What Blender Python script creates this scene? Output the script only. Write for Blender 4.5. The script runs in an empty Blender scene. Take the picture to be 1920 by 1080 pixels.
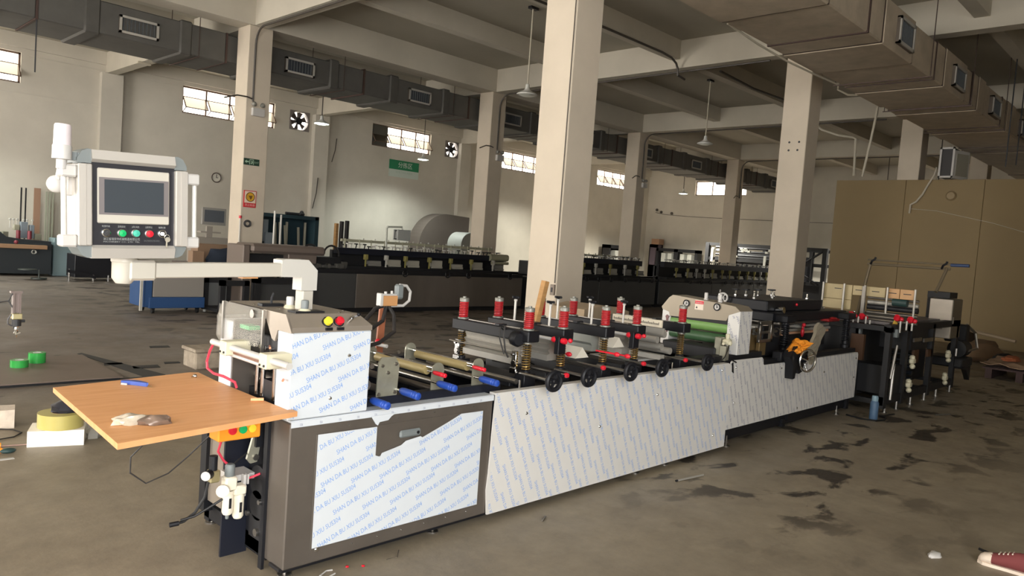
import bpy, bmesh, math, random
from mathutils import Vector, Matrix
random.seed(7)
PI = math.pi
S = bpy.context.scene
COL = S.collection
# ------------------------------------------------------------------ camera
CAM_H = 1.7
pitch, roll, yaw = (math.radians(a) for a in (3.32, 4.17, 44.13))
fw = Vector((math.cos(yaw), math.sin(yaw), 0)); rt = Vector((math.sin(yaw), -math.cos(yaw), 0)); up = Vector((0, 0, 1))
f2 = fw * math.cos(pitch) - up * math.sin(pitch); u2 = up * math.cos(pitch) + fw * math.sin(pitch)
r2 = rt * math.cos(roll) + u2 * math.sin(roll); u3 = u2 * math.cos(roll) - rt * math.sin(roll)
cam_d = bpy.data.cameras.new('camera'); cam = bpy.data.objects.new('camera', cam_d); COL.objects.link(cam)
cam.matrix_world = Matrix(((r2.x, u3.x, -f2.x, 0), (r2.y, u3.y, -f2.y, 0), (r2.z, u3.z, -f2.z, CAM_H), (0, 0, 0, 1)))
cam_d.sensor_width = 36; cam_d.lens = 36 * 1397 / 1920; cam_d.clip_start = 0.05; cam_d.clip_end = 300
S.camera = cam
# ------------------------------------------------------------------ sky, added fill lights, exposure
W = bpy.data.worlds.new('overcast_sky'); S.world = W; W.use_nodes = True
bg = W.node_tree.nodes['Background']; bg.inputs[0].default_value = (1.0, 0.93, 0.84, 1); bg.inputs[1].default_value = 9.5
def area(name, loc, size, sizey, direction, power, col):
    l = bpy.data.lights.new(name, 'AREA'); l.shape = 'RECTANGLE'; l.size = size; l.size_y = sizey; l.energy = power; l.color = col
    o = bpy.data.objects.new(name, l); o.location = loc; o.rotation_euler = Vector(direction).to_track_quat('-Z', 'Y').to_euler(); COL.objects.link(o); return o
area('added_gate_fill', (-3.0, -4.7, 3.2), 6.2, 4.8, (0.12, 1, -0.12), 930, (0.88, 0.94, 1.0))  # area light added in an unseen gate to light the near floor and panels
area('added_side_fill', (-6.6, 3.2, 2.0), 3.2, 3.6, (1, 0.15, 0.22), 300, (1.0, 0.97, 0.92))  # added area light in an unseen side opening, fills faces turned left
area('added_aisle_fill', (-6.6, 17.0, 2.2), 6.0, 4.0, (1, -0.1, 0.42), 900, (1.0, 0.97, 0.92))  # added for an invented aisle gate, tilted up to brighten the ceiling
S.view_settings.view_transform = 'Standard'; S.view_settings.look = 'None'; S.view_settings.gamma = 1
S.view_settings.use_curve_mapping = False; S.view_settings.exposure = 0.0
# ------------------------------------------------------------------ materials
MATS = {}
def lin(c):
    return tuple((x / 12.92 if x <= 0.04045 else ((x + 0.055) / 1.055) ** 2.4) for x in (v / 255 for v in c))
def mat(name, rgb, rough=0.5, metal=0.0, noise=0.0, nscale=6.0, bump=0.0, bscale=40.0, spec=0.5, emit=None, estr=0.0, alpha=None, trans=0.0, coat=0.0, rgb2=None, stretch=None):
    if name in MATS: return MATS[name]
    m = bpy.data.materials.new(name); m.use_nodes = True; nt = m.node_tree; b = nt.nodes['Principled BSDF']
    c = lin(rgb) + (1,)
    b.inputs['Base Color'].default_value = c; b.inputs['Roughness'].default_value = rough; b.inputs['Metallic'].default_value = metal
    b.inputs['Specular IOR Level'].default_value = spec; b.inputs['Coat Weight'].default_value = coat
    if trans: b.inputs['Transmission Weight'].default_value = trans
    if alpha is not None: b.inputs['Alpha'].default_value = alpha
    if emit: b.inputs['Emission Color'].default_value = lin(emit) + (1,); b.inputs['Emission Strength'].default_value = estr
    if noise or rgb2 or bump:
        tc = nt.nodes.new('ShaderNodeTexCoord'); mp = nt.nodes.new('ShaderNodeMapping'); nt.links.new(tc.outputs['Object'], mp.inputs[0])
        if stretch: mp.inputs['Scale'].default_value = stretch
    if noise or rgb2:
        n = nt.nodes.new('ShaderNodeTexNoise'); n.inputs['Scale'].default_value = nscale; n.inputs['Detail'].default_value = 6; n.inputs['Roughness'].default_value = 0.6
        nt.links.new(mp.outputs[0], n.inputs[0])
        r = nt.nodes.new('ShaderNodeValToRGB'); r.color_ramp.elements[0].position = 0.3; r.color_ramp.elements[1].position = 0.7
        if rgb2: a = lin(rgb2); r.color_ramp.elements[0].color = a + (1,); r.color_ramp.elements[1].color = c
        else:
            r.color_ramp.elements[0].color = tuple(x * (1 - noise) for x in c[:3]) + (1,); r.color_ramp.elements[1].color = tuple(min(1, x * (1 + noise)) for x in c[:3]) + (1,)
        nt.links.new(n.outputs[0], r.inputs[0]); nt.links.new(r.outputs[0], b.inputs['Base Color'])
    if bump:
        n2 = nt.nodes.new('ShaderNodeTexNoise'); n2.inputs['Scale'].default_value = bscale; n2.inputs['Detail'].default_value = 4
        nt.links.new(mp.outputs[0], n2.inputs[0]); bp = nt.nodes.new('ShaderNodeBump'); bp.inputs['Strength'].default_value = bump; bp.inputs['Distance'].default_value = 0.01
        nt.links.new(n2.outputs[0], bp.inputs['Height']); nt.links.new(bp.outputs[0], b.inputs['Normal'])
    MATS[name] = m; return m
plaster = mat('wall_plaster', (194, 188, 175), 0.85, noise=0.10, nscale=0.6, bump=0.12, bscale=6)
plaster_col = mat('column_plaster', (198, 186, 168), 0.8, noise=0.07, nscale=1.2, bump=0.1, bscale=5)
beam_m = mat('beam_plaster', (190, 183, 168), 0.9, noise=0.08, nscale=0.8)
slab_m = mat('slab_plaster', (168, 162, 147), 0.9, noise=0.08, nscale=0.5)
galv = mat('galvanised_duct', (92, 90, 86), 0.6, 0.25, noise=0.12, nscale=2.5, bump=0.1, bscale=3)
foil = mat('duct_insulation_foil', (176, 162, 142), 0.6, 0.0, noise=0.16, nscale=3, bump=0.5, bscale=5)
foil_dark = mat('duct_tape_seam', (70, 52, 46), 0.6, 0.1)
dark_steel = mat('dark_steel', (34, 34, 38), 0.45, 0.3)
black_m = mat('black_enamel', (19, 20, 25), 0.48, 0.0, spec=0.35)
black_matt = mat('black_matt', (24, 24, 27), 0.6)
navy_m = mat('blue_black_enamel', (22, 25, 36), 0.48, 0.0, spec=0.35)
steel = mat('stainless_steel', (150, 146, 140), 0.28, 0.9, noise=0.05, nscale=3, stretch=(1, 1, 12))
steel_br = mat('brushed_dark_steel', (108, 101, 94), 0.42, 0.55, noise=0.14, nscale=2.0, bump=0.03, bscale=30)
chrome = mat('chrome', (200, 200, 200), 0.12, 1.0)
alu = mat('aluminium_bar', (168, 164, 156), 0.42, 0.4, noise=0.06, nscale=8)
brass = mat('brass_spring_steel', (180, 150, 92), 0.3, 0.9)
zinc = mat('yellow_zinc_plate', (156, 154, 138), 0.38, 0.5, noise=0.15, nscale=10)
film = mat('white_protective_film', (202, 207, 212), 0.32, 0.0, noise=0.03, nscale=3, spec=0.5)
film2 = mat('white_film_greyed', (208, 206, 202), 0.36, 0.0, noise=0.03, nscale=3)
ink_blue = mat('blue_film_ink', (118, 156, 212), 0.5)
ink_grey = mat('grey_blue_film_ink', (112, 118, 146), 0.5)
red_m = mat('red_spring_enamel', (178, 30, 38), 0.35)
red_pl = mat('red_plastic', (206, 30, 48), 0.35)
blue_pl = mat('blue_handle_rubber', (36, 72, 160), 0.35)
white_pl = mat('white_plastic', (186, 183, 179), 0.4)
cream_pl = mat('cream_plastic', (204, 198, 172), 0.45)
cream_paint = mat('cream_painted_arm', (186, 181, 170), 0.45)
orange_pl = mat('orange_paint', (240, 150, 36), 0.45)
green_pl = mat('green_plastic', (16, 168, 96), 0.35)
teal_pl = mat('teal_plastic', (70, 176, 152), 0.35)
yellow_pl = mat('yellow_plastic', (232, 214, 60), 0.35)
grey_pl = mat('grey_plastic', (112, 118, 118), 0.5)
alu_pale = mat('pale_grey_aluminium', (172, 167, 160), 0.4, 0.15)
screen_m = mat('dark_screen_glass', (58, 64, 70), 0.12)
bezel_m = mat('black_front_plate', (34, 34, 40), 0.35)
grey_bez = mat('grey_screen_border', (112, 106, 106), 0.4)
wood_m = mat('orange_laminate_wood', (224, 168, 118), 0.5, noise=0.10, nscale=3.0, stretch=(1.0, 9, 1), rgb2=(210, 150, 98), spec=0.25)
wood_old = mat('bare_wood', (164, 124, 76), 0.7, noise=0.2, nscale=5, stretch=(1, 1, 6))
yel_board = mat('varnished_board', (158, 142, 104), 0.5, noise=0.08, nscale=5)
yel_board2 = mat('amber_board', (176, 136, 92), 0.5, noise=0.08, nscale=5)
clear_m = mat('clear_acrylic', (214, 210, 200), 0.12, alpha=0.16, spec=0.25)
rubber = mat('black_rubber', (18, 18, 20), 0.55)
hose_red = mat('red_hose', (206, 60, 80), 0.4)
cable_m = mat('black_cable', (38, 36, 36), 0.5)
pipe_dark = mat('dark_conduit', (72, 66, 60), 0.5)
pipe_pale = mat('pale_conduit', (190, 182, 164), 0.5)
green_roll = mat('green_rubber_roller', (112, 150, 84), 0.4)
win_frame = mat('brown_window_frame', (104, 84, 72), 0.5, 0.2)
lamp_white = mat('lamp_shade_white', (210, 210, 204), 0.4)
# ------------------------------------------------------------------ mesh helpers
class MB:
    def __init__(s): s.v = []; s.f = []; s.sm = []
    def _add(s, vs, fs, smooth=False):
        n = len(s.v); s.v += [tuple(v) for v in vs]; s.f += [tuple(i + n for i in f) for f in fs]; s.sm += [smooth] * len(fs); return s
    def box(s, x0, x1, y0, y1, z0, z1, c=0.0, M=None):
        if c <= 0:
            vs = [Vector((x, y, z)) for x in (x0, x1) for y in (y0, y1) for z in (z0, z1)]
            fs = [(0, 1, 3, 2), (4, 6, 7, 5), (0, 4, 5, 1), (2, 3, 7, 6), (0, 2, 6, 4), (1, 5, 7, 3)]
        else:
            c = min(c, (x1 - x0) / 2.01, (y1 - y0) / 2.01, (z1 - z0) / 2.01)
            b = bmesh.new(); bmesh.ops.create_cube(b, size=1)
            for v in b.verts: v.co = Vector(((x0 + x1) / 2 + v.co.x * (x1 - x0), (y0 + y1) / 2 + v.co.y * (y1 - y0), (z0 + z1) / 2 + v.co.z * (z1 - z0)))
            bmesh.ops.bevel(b, geom=b.edges[:], offset=c, segments=1, affect='EDGES'); b.verts.ensure_lookup_table()
            vs = [v.co.copy() for v in b.verts]; fs = [[v.index for v in f.verts] for f in b.faces]; b.free()
        if M: vs = [M @ v for v in vs]
        return s._add(vs, fs)
    def prism(s, pts, a0, a1, axis='y', M=None):
        # closed polygon pts (2D) extruded along axis; 'y': pts=(x,z); 'x': pts=(y,z); 'z': pts=(x,y)
        def mk(p, a): return Vector((p[0], a, p[1])) if axis == 'y' else (Vector((a, p[0], p[1])) if axis == 'x' else Vector((p[0], p[1], a)))
        n = len(pts); vs = [mk(p, a0) for p in pts] + [mk(p, a1) for p in pts]
        if M: vs = [M @ v for v in vs]
        fs = [tuple(range(n)), tuple(range(2 * n - 1, n - 1, -1))] + [(i, i + n, (i + 1) % n + n, (i + 1) % n) for i in range(n)]
        return s._add(vs, fs)
    def cyl(s, p0, p1, r0, r1=None, n=14, caps=True, smooth=True):
        p0 = Vector(p0); p1 = Vector(p1); r1 = r0 if r1 is None else r1; d = (p1 - p0).normalized()
        a = d.orthogonal().normalized(); b = d.cross(a)
        ring = [a * math.cos(2 * PI * i / n) + b * math.sin(2 * PI * i / n) for i in range(n)]
        vs = [p0 + q * r0 for q in ring] + [p1 + q * r1 for q in ring]
        s._add(vs, [(i, (i + 1) % n, (i + 1) % n + n, i + n) for i in range(n)], smooth)
        if caps:
            s._add([p0 + q * r0 for q in ring], [tuple(range(n - 1, -1, -1))]); s._add([p1 + q * r1 for q in ring], [tuple(range(n))])
        return s
    def lathe(s, base, prof, axis=(0, 0, 1), n=18, smooth=True):
        base = Vector(base); d = Vector(axis).normalized(); a = d.orthogonal().normalized(); b = d.cross(a); vs = []; fs = []
        for (r, h) in prof:
            for i in range(n): vs.append(base + d * h + (a * math.cos(2 * PI * i / n) + b * math.sin(2 * PI * i / n)) * max(r, 1e-5))
        m = len(prof)
        for j in range(m - 1):
            for i in range(n): fs.append((j * n + i, j * n + (i + 1) % n, (j + 1) * n + (i + 1) % n, (j + 1) * n + i))
        s._add(vs, fs, smooth); return s
    def tube(s, pts, r, n=8, closed=False):
        pts = [Vector(p) for p in pts]; m = len(pts); vs = []; prev = None
        for i, p in enumerate(pts):
            if closed: t = (pts[(i + 1) % m] - pts[i - 1]).normalized()
            else: t = (pts[min(i + 1, m - 1)] - pts[max(i - 1, 0)]).normalized()
            a = t.orthogonal().normalized() if prev is None else (prev - t * prev.dot(t)).normalized()
            prev = a; b = t.cross(a)
            for k in range(n): vs.append(p + (a * math.cos(2 * PI * k / n) + b * math.sin(2 * PI * k / n)) * r)
        fs = [(j * n + k, j * n + (k + 1) % n, ((j + 1) % m) * n + (k + 1) % n, ((j + 1) % m) * n + k) for j in range(m if closed else m - 1) for k in range(n)]
        if not closed: fs += [tuple(range(n - 1, -1, -1)), tuple(range((m - 1) * n, m * n))]
        return s._add(vs, fs, True)
    def torus(s, c, axis, R, r, n=24, k=8):
        c = Vector(c); d = Vector(axis).normalized(); a = d.orthogonal().normalized(); b = d.cross(a)
        return s.tube([c + (a * math.cos(2 * PI * i / n) + b * math.sin(2 * PI * i / n)) * R for i in range(n)], r, k, True)
    def helix(s, c, z0, z1, R, r, turns, n=12, k=5):
        N = int(turns * n); return s.tube([(c[0] + R * math.cos(2 * PI * i / n), c[1] + R * math.sin(2 * PI * i / n), z0 + (z1 - z0) * i / N) for i in range(N + 1)], r, k)
    def quad(s, a, b, c, d): return s._add([Vector(a), Vector(b), Vector(c), Vector(d)], [(0, 1, 2, 3)])
    def sphere(s, c, r, n=12, m=8, sc=(1, 1, 1)):
        c = Vector(c); vs = []; fs = []
        for j in range(m + 1):
            t = PI * j / m
            for i in range(n): vs.append(c + Vector((r * sc[0] * math.sin(t) * math.cos(2 * PI * i / n), r * sc[1] * math.sin(t) * math.sin(2 * PI * i / n), r * sc[2] * math.cos(t))))
        for j in range(m):
            for i in range(n): fs.append((j * n + i, (j + 1) * n + i, (j + 1) * n + (i + 1) % n, j * n + (i + 1) % n))
        return s._add(vs, fs, True)
def wloc(o):
    v = Vector((0, 0, 0))
    while o: v += o.location; o = o.parent
    return v
def obj(name, mb, m, parent=None, label=None, stuff=False):
    me = bpy.data.meshes.new(name); off = wloc(parent) if parent else Vector((0, 0, 0))
    me.from_pydata([Vector(v) - off for v in mb.v], [], mb.f); me.polygons.foreach_set('use_smooth', mb.sm)
    b = bmesh.new(); b.from_mesh(me); bmesh.ops.remove_doubles(b, verts=b.verts, dist=1e-5); bmesh.ops.recalc_face_normals(b, faces=b.faces); b.to_mesh(me); b.free()
    me.materials.append(m); me.update()
    if any(mb.sm): me.set_sharp_from_angle(angle=math.radians(38))
    o = bpy.data.objects.new(name, me); COL.objects.link(o)
    if parent: o.parent = parent
    if label: o['label'] = label
    if stuff: o['kind'] = 'stuff'
    return o
def center(o):
    # move a top-level mesh object's origin to the base centre of its geometry
    vs = [v.co for v in o.data.vertices]; c = Vector(((min(v.x for v in vs) + max(v.x for v in vs)) / 2, (min(v.y for v in vs) + max(v.y for v in vs)) / 2, min(v.z for v in vs)))
    o.data.transform(Matrix.Translation(-c)); o.location = c; return o
def one(name, mb, m, label, cat, group=None):
    o = center(obj(name, mb, m)); o['label'] = label; o['category'] = cat
    if group: o['group'] = group
    return o
def thing(name, loc, label, cat, group=None):
    o = bpy.data.objects.new(name, None); o.location = loc; o.empty_display_size = 0.1; COL.objects.link(o); o['label'] = label; o['category'] = cat
    if group: o['group'] = group
    return o
def struct(name, mb, m, parent=None, label=None):
    o = obj(name, mb, m, parent)
    if not parent: center(o); o['kind'] = 'structure'
    if label: o['label'] = label
    return o
def dup(root, loc, label=None):
    r = root.copy(); COL.objects.link(r); r.location = loc
    if label: r['label'] = label
    for ch in list(root.children):
        c = ch.copy(); COL.objects.link(c); c.parent = r
        for g in list(ch.children):
            d = g.copy(); COL.objects.link(d); d.parent = c
    return r
def text_geo(txt, size, res=1):
    cu = bpy.data.curves.new('t', 'FONT'); cu.body = txt; cu.size = size; cu.resolution_u = res; cu.align_x = 'LEFT'
    o = bpy.data.objects.new('t', cu); COL.objects.link(o); bpy.context.view_layer.update()
    me = o.to_mesh(); vs = [v.co.copy() for v in me.vertices]; fs = [tuple(p.vertices) for p in me.polygons]; o.to_mesh_clear()
    bpy.data.objects.remove(o); bpy.data.curves.remove(cu); return vs, fs
# ================================================================== THE SETTING
GX = [-6.75, 0.45, 7.65, 14.85, 22.05, 29.25]; GY = [-2.45, 6.63, 15.7]; YW = 25.0; XE = 36.6; ZB = 5.95; ZS = 6.58; CW = 0.54
# floor with concrete stains
def floor_mat():
    m = bpy.data.materials.new('stained_concrete'); m.use_nodes = True; nt = m.node_tree; b = nt.nodes['Principled BSDF']
    tc = nt.nodes.new('ShaderNodeTexCoord')
    def noise(sc, det=6, rough=0.6, st=None, dist=0.0):
        mp = nt.nodes.new('ShaderNodeMapping'); nt.links.new(tc.outputs['Object'], mp.inputs[0])
        if st: mp.inputs['Scale'].default_value = st
        n = nt.nodes.new('ShaderNodeTexNoise'); n.inputs['Scale'].default_value = sc; n.inputs['Detail'].default_value = det; n.inputs['Roughness'].default_value = rough; n.inputs['Distortion'].default_value = dist
        nt.links.new(mp.outputs[0], n.inputs[0]); return n.outputs[0]
    def ramp(src, stops):
        r = nt.nodes.new('ShaderNodeValToRGB'); e = r.color_ramp.elements
        while len(e) < len(stops): e.new(0.5)
        for i, (p, c) in enumerate(stops): e[i].position = p; e[i].color = c
        nt.links.new(src, r.inputs[0]); return r.outputs[0]
    def mix(fac, a, c, mode='MIX'):
        n = nt.nodes.new('ShaderNodeMix'); n.data_type = 'RGBA'; n.blend_type = mode
        if isinstance(fac, float): n.inputs[0].default_value = fac
        else: nt.links.new(fac, n.inputs[0])
        nt.links.new(a, n.inputs[6])
        if isinstance(c, tuple): n.inputs[7].default_value = c
        else: nt.links.new(c, n.inputs[7])
        return n.outputs[2]
    base = ramp(noise(0.45, 8), [(0.3, lin((118, 107, 91)) + (1,)), (0.5, lin((136, 125, 108)) + (1,)), (0.7, lin((146, 134, 113)) + (1,))])
    fine = ramp(noise(5, 10, 0.7), [(0.3, (0.80, 0.80, 0.80, 1)), (0.7, (1.15, 1.15, 1.13, 1))])
    col = mix(1.0, base, fine, 'MULTIPLY')
    st = ramp(noise(1.9, 5, 0.55, (1, 1.5, 1), 0.4), [(0.54, (0, 0, 0, 1)), (0.60, (1, 1, 1, 1))])
    # oil stains lie in the strip walked along the front of the machine
    sep = nt.nodes.new('ShaderNodeSeparateXYZ'); nt.links.new(tc.outputs['Object'], sep.inputs[0])
    def rng(sock, a0, a1, b0, b1):
        mm = nt.nodes.new('ShaderNodeMapRange'); mm.inputs[1].default_value = a0; mm.inputs[2].default_value = a1; mm.inputs[3].default_value = b0; mm.inputs[4].default_value = b1; nt.links.new(sock, mm.inputs[0]); return mm.outputs[0]
    def mul(a, c):
        mm = nt.nodes.new('ShaderNodeMath'); mm.operation = 'MULTIPLY'
        nt.links.new(a, mm.inputs[0])
        if isinstance(c, float): mm.inputs[1].default_value = c
        else: nt.links.new(c, mm.inputs[1])
        return mm.outputs[0]
    strip = mul(mul(rng(sep.outputs[0], 3.8, 5.2, 0, 1), rng(sep.outputs[1], 1.3, 2.0, 0.25, 1)), rng(sep.outputs[0], 13, 18, 1, 0.3))
    mask = mul(mul(st, strip), 0.9)
    col = mix(mask, col, lin((40, 33, 28)) + (1,))
    worn = nt.nodes.new('ShaderNodeMix'); worn.data_type = 'RGBA'; worn.blend_type = 'MULTIPLY'; nt.links.new(rng(sep.outputs[1], 6.6, 8.2, 0, 1), worn.inputs[0]); nt.links.new(col, worn.inputs[6]); worn.inputs[7].default_value = (0.70, 0.70, 0.80, 1); col = worn.outputs[2]  # floor colour multiplied darker and slightly bluer towards the back wall
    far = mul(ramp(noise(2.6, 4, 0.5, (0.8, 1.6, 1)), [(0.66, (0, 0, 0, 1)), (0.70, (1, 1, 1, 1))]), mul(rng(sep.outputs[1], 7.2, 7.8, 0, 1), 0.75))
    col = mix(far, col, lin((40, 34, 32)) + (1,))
    nt.links.new(col, b.inputs['Base Color'])
    nt.links.new(rng(noise(1.2), 0.3, 0.7, 0.42, 0.68), b.inputs['Roughness'])
    bp = nt.nodes.new('ShaderNodeBump'); bp.inputs['Strength'].default_value = 0.25; bp.inputs['Distance'].default_value = 0.01
    nt.links.new(noise(14, 8), bp.inputs['Height']); nt.links.new(bp.outputs[0], b.inputs['Normal']); return m
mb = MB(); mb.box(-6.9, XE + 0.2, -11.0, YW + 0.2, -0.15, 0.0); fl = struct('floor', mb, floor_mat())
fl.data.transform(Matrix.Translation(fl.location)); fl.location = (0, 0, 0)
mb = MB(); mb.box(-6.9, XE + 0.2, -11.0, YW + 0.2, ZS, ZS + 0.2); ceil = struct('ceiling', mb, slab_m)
# beams (structure, joined to the ceiling as parts)
def beam(x0, x1, y0, y1, z0):
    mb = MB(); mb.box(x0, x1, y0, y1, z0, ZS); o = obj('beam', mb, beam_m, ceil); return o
for gy in GY: beam(-6.9, XE, gy - CW / 2, gy + CW / 2, ZB)
for gx in GX: beam(gx - 0.15, gx + 0.15, -11.0, YW, ZB + 0.01)
for k in range(2):
    beam(-6.9, XE, 9.62 + 2.95 * k - 0.12, 9.62 + 2.95 * k + 0.12, 6.16)
    beam(-6.9, XE, 0.55 + 3.0 * k - 0.12, 0.55 + 3.0 * k + 0.12, 6.16)
    beam(-6.9, XE, 18.75 + 3.05 * k - 0.12, 18.75 + 3.05 * k + 0.12, 6.16)
# columns
n = 0
for gx in GX:
    for gy in GY:
        if gx < 0 or (gy < 0): continue
        if gx == 0.45 and gy < 10: continue
        n += 1
        mb = MB(); mb.box(gx - CW / 2, gx + CW / 2, gy - CW / 2, gy + CW / 2, 0, ZB - 0.002, c=0.012); o = struct('trim_%d' % n, mb, plaster_col); o['label'] = 'square plastered concrete column'
# window wall (Y = 25) built from panels around real openings
WIN = [(-2.2, 5.33, 5.22, 6.08), (9.82, 13.05, 5.2, 6.08), (17.22, 20.2, 5.23, 6.1), (24.5, 27.5, 5.21, 6.05), (31.7, 34.6, 5.21, 6.07)]
FAN = [(13.62, 14.42, 5.28, 5.98), (20.98, 21.78, 5.28, 5.98)]
mb = MB(); T = 0.24
op = sorted([(a, b, c, d) for a, b, c, d in WIN] + [(a + 0.04, b - 0.04, c + 0.04, d - 0.04) for a, b, c, d in FAN])
x = -6.9
for a, b, c, d in op:
    mb.box(x, a, YW, YW + T, 0, ZS); mb.box(a, b, YW, YW + T, 0, c); mb.box(a, b, YW, YW + T, d, ZS); x = b
mb.box(x, XE, YW, YW + T, 0, ZS)
wb = struct('wall_back', mb, plaster)
for gx in GX[2:5] + [29.25, 0.45]:
    mb = MB(); mb.box(gx - 0.3, gx + 0.3, YW - 0.22, YW + 0.01, 0, ZB); obj('pilaster', mb, plaster, wb)
mb = MB(); mb.box(-6.9, XE, YW - 0.10, YW + 0.01, 6.2, ZS); obj('lintel_band', mb, plaster, wb)
# end wall (X = 36.6) with its window
EW = (18.9, 21.95, 5.15, 5.93); mb = MB()
mb.box(XE, XE + T, -11, EW[0], 0, ZS); mb.box(XE, XE + T, EW[1], YW + T, 0, ZS); mb.box(XE, XE + T, EW[0], EW[1], 0, EW[2]); mb.box(XE, XE + T, EW[0], EW[1], EW[3], ZS)
struct('wall_end', mb, plaster)
# near walls behind the photographer with gate openings added unseen to let light in
mb = MB(); mb.box(-6.9, -6.3, -4.6, -4.4, 0, ZS); mb.box(0.3, XE, -4.6, -4.4, 0, ZS); mb.box(-6.3, 0.3, -4.6, -4.4, 5.7, ZS); struct('wall_front', mb, plaster)
mb = MB(); mb.box(-6.9, -6.7, 5.5, 13.0, 0, ZS); mb.box(-6.9, -6.7, 20.0, YW, 0, ZS); mb.box(-6.9, -6.7, 13.0, 20.0, 5.0, ZS); mb.box(-6.9, -6.7, -8.5, 1.0, 0, ZS); mb.box(-6.9, -6.7, 1.0, 5.5, 4.6, ZS); struct('wall_left', mb, plaster)
# partition of painted panels on the right
part_m = mat('ochre_painted_panel', (136, 115, 76), 0.6, noise=0.05, nscale=0.8)
mb = MB(); mb.box(21.64, 21.72, -4.4, 8.40, 0, 4.15); wr = struct('wall_right', mb, part_m)
y = 8.42; k = 0
while y > -3:
    w = 1.83; mb = MB(); mb.box(21.60, 21.645, y - w + 0.008, y, 0.03, 4.19, c=0.004); obj('wall_panel', mb, part_m, wr); y -= w
# raised steel plate on the floor to the left
def glass_mat():
    m = bpy.data.materials.new('dusty_window_glass'); m.use_nodes = True; nt = m.node_tree; nt.nodes.remove(nt.nodes['Principled BSDF'])
    t = nt.nodes.new('ShaderNodeBsdfTransparent'); t.inputs[0].default_value = (1.0, 0.97, 0.93, 1); d = nt.nodes.new('ShaderNodeBsdfTranslucent'); d.inputs[0].default_value = (0.9, 0.88, 0.84, 1)
    g = nt.nodes.new('ShaderNodeBsdfGlossy'); g.inputs['Roughness'].default_value = 0.1; g.inputs[0].default_value = (0.9, 0.9, 0.9, 1)
    mx = nt.nodes.new('ShaderNodeMixShader'); mx.inputs[0].default_value = 0.35; mx2 = nt.nodes.new('ShaderNodeMixShader'); mx2.inputs[0].default_value = 0.06
    nt.links.new(t.outputs[0], mx.inputs[1]); nt.links.new(d.outputs[0], mx.inputs[2]); nt.links.new(mx.outputs[0], mx2.inputs[1]); nt.links.new(g.outputs[0], mx2.inputs[2])
    nt.links.new(mx2.outputs[0], nt.nodes['Material Output'].inputs[0]); return m
GLASS = glass_mat()
SASH = glass_mat(); SASH.name = 'dusty_sash_glass'
for nd in SASH.node_tree.nodes:
    if nd.type == 'BSDF_TRANSPARENT': nd.inputs[0].default_value = (0.16, 0.14, 0.11, 1)
    if nd.type == 'BSDF_TRANSLUCENT': nd.inputs[0].default_value = (0.30, 0.26, 0.20, 1)

wn = 0
def window(a, b, z0, z1, nb, plane='y', dark=False):
    """frame, mullions, top lights, and awning sashes tilted open below the transom"""
    global wn; wn += 1
    w = bpy.data.objects.new('window_%d' % wn, None); COL.objects.link(w); w['kind'] = 'structure'
    w.location = ((a + b) / 2, YW + 0.1, z0) if plane == 'y' else (XE + 0.1, (a + b) / 2, z0)
    bw = (b - a) / nb; zt = z0 + (z1 - z0) * 0.62; f = 0.025
    def bx(mb, u0, u1, d0, d1, q0, q1):
        if plane == 'y': mb.box(u0, u1, YW + d0, YW + d1, q0, q1)
        else: mb.box(XE + d0, XE + d1, u0, u1, q0, q1)
    fr = MB(); bx(fr, a, b, 0.08, 0.13, z0, z0 + 0.05); bx(fr, a, b, 0.08, 0.13, z1 - 0.05, z1); bx(fr, a, a + 0.05, 0.08, 0.13, z0, z1); bx(fr, b - 0.05, b, 0.08, 0.13, z0, z1)
    obj('window_frame', fr, win_frame, w)
    for i in range(1, nb):
        m_ = MB(); bx(m_, a + i * bw - f, a + i * bw + f, 0.085, 0.125, z0, z1); obj('mullion', m_, win_frame, w)
    m_ = MB(); bx(m_, a, b, 0.09, 0.12, zt - 0.012, zt + 0.012); obj('transom', m_, win_frame, w)
    for i in range(nb):
        p = MB(); bx(p, a + i * bw + 0.03, a + (i + 1) * bw - 0.03, 0.10, 0.106, zt + 0.01, z1 - 0.04); obj('pane', p, GLASS, w)
        if plane == 'y':
            t = 0.30; h = zt - z0 - 0.05
            q = MB(); x0 = a + i * bw + 0.04; x1 = a + (i + 1) * bw - 0.04; yo = YW + 0.08; zo = zt - 0.015
            q.quad((x0, yo, zo), (x1, yo, zo), (x1, yo - t * 0.9, zo - h * 0.72), (x0, yo - t * 0.9, zo - h * 0.72)); s_ = obj('pane', q, SASH, w, 'awning sash tilted open')
            r = MB()
            for xx in (x0, x1): r.tube([(xx, yo, zo), (xx, yo - t * 0.9, zo - h * 0.72)], 0.02, 4)
            r.tube([(x0, yo - t * .9, zo - h * .72), (x1, yo - t * .9, zo - h * .72)], 0.02, 4)
            obj('sash_bar', r, win_frame, w)
            q = MB(); st = MB()
            st.tube([(x0 + 0.02, yo, z0 + 0.06), (x0 + 0.02, yo - t * .85, zo - h * .7)], 0.016, 4); obj('stay', st, win_frame, w)
        else:
            p = MB(); bx(p, a + i * bw + 0.03, a + (i + 1) * bw - 0.03, 0.10, 0.106, z0 + 0.04, zt - 0.01); obj('pane', p, GLASS, w)
    return w
for (a, b, c, d), nb in zip(WIN, (5, 4, 4, 4, 4)): window(a, b, c, d, nb)
window(EW[0], EW[1], EW[2], EW[3], 3, 'x')
# dark sliding shutter leaf in the left bay of the third window
mb = MB(); mb.box(17.26, 17.98, YW + 0.03, YW + 0.07, 5.27, 6.06); one('window_shutter', mb, mat('dark_shutter', (84, 82, 76), 0.6), 'dark grey shutter leaf covering the left bay of the window above the green sign', 'shutter')
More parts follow.
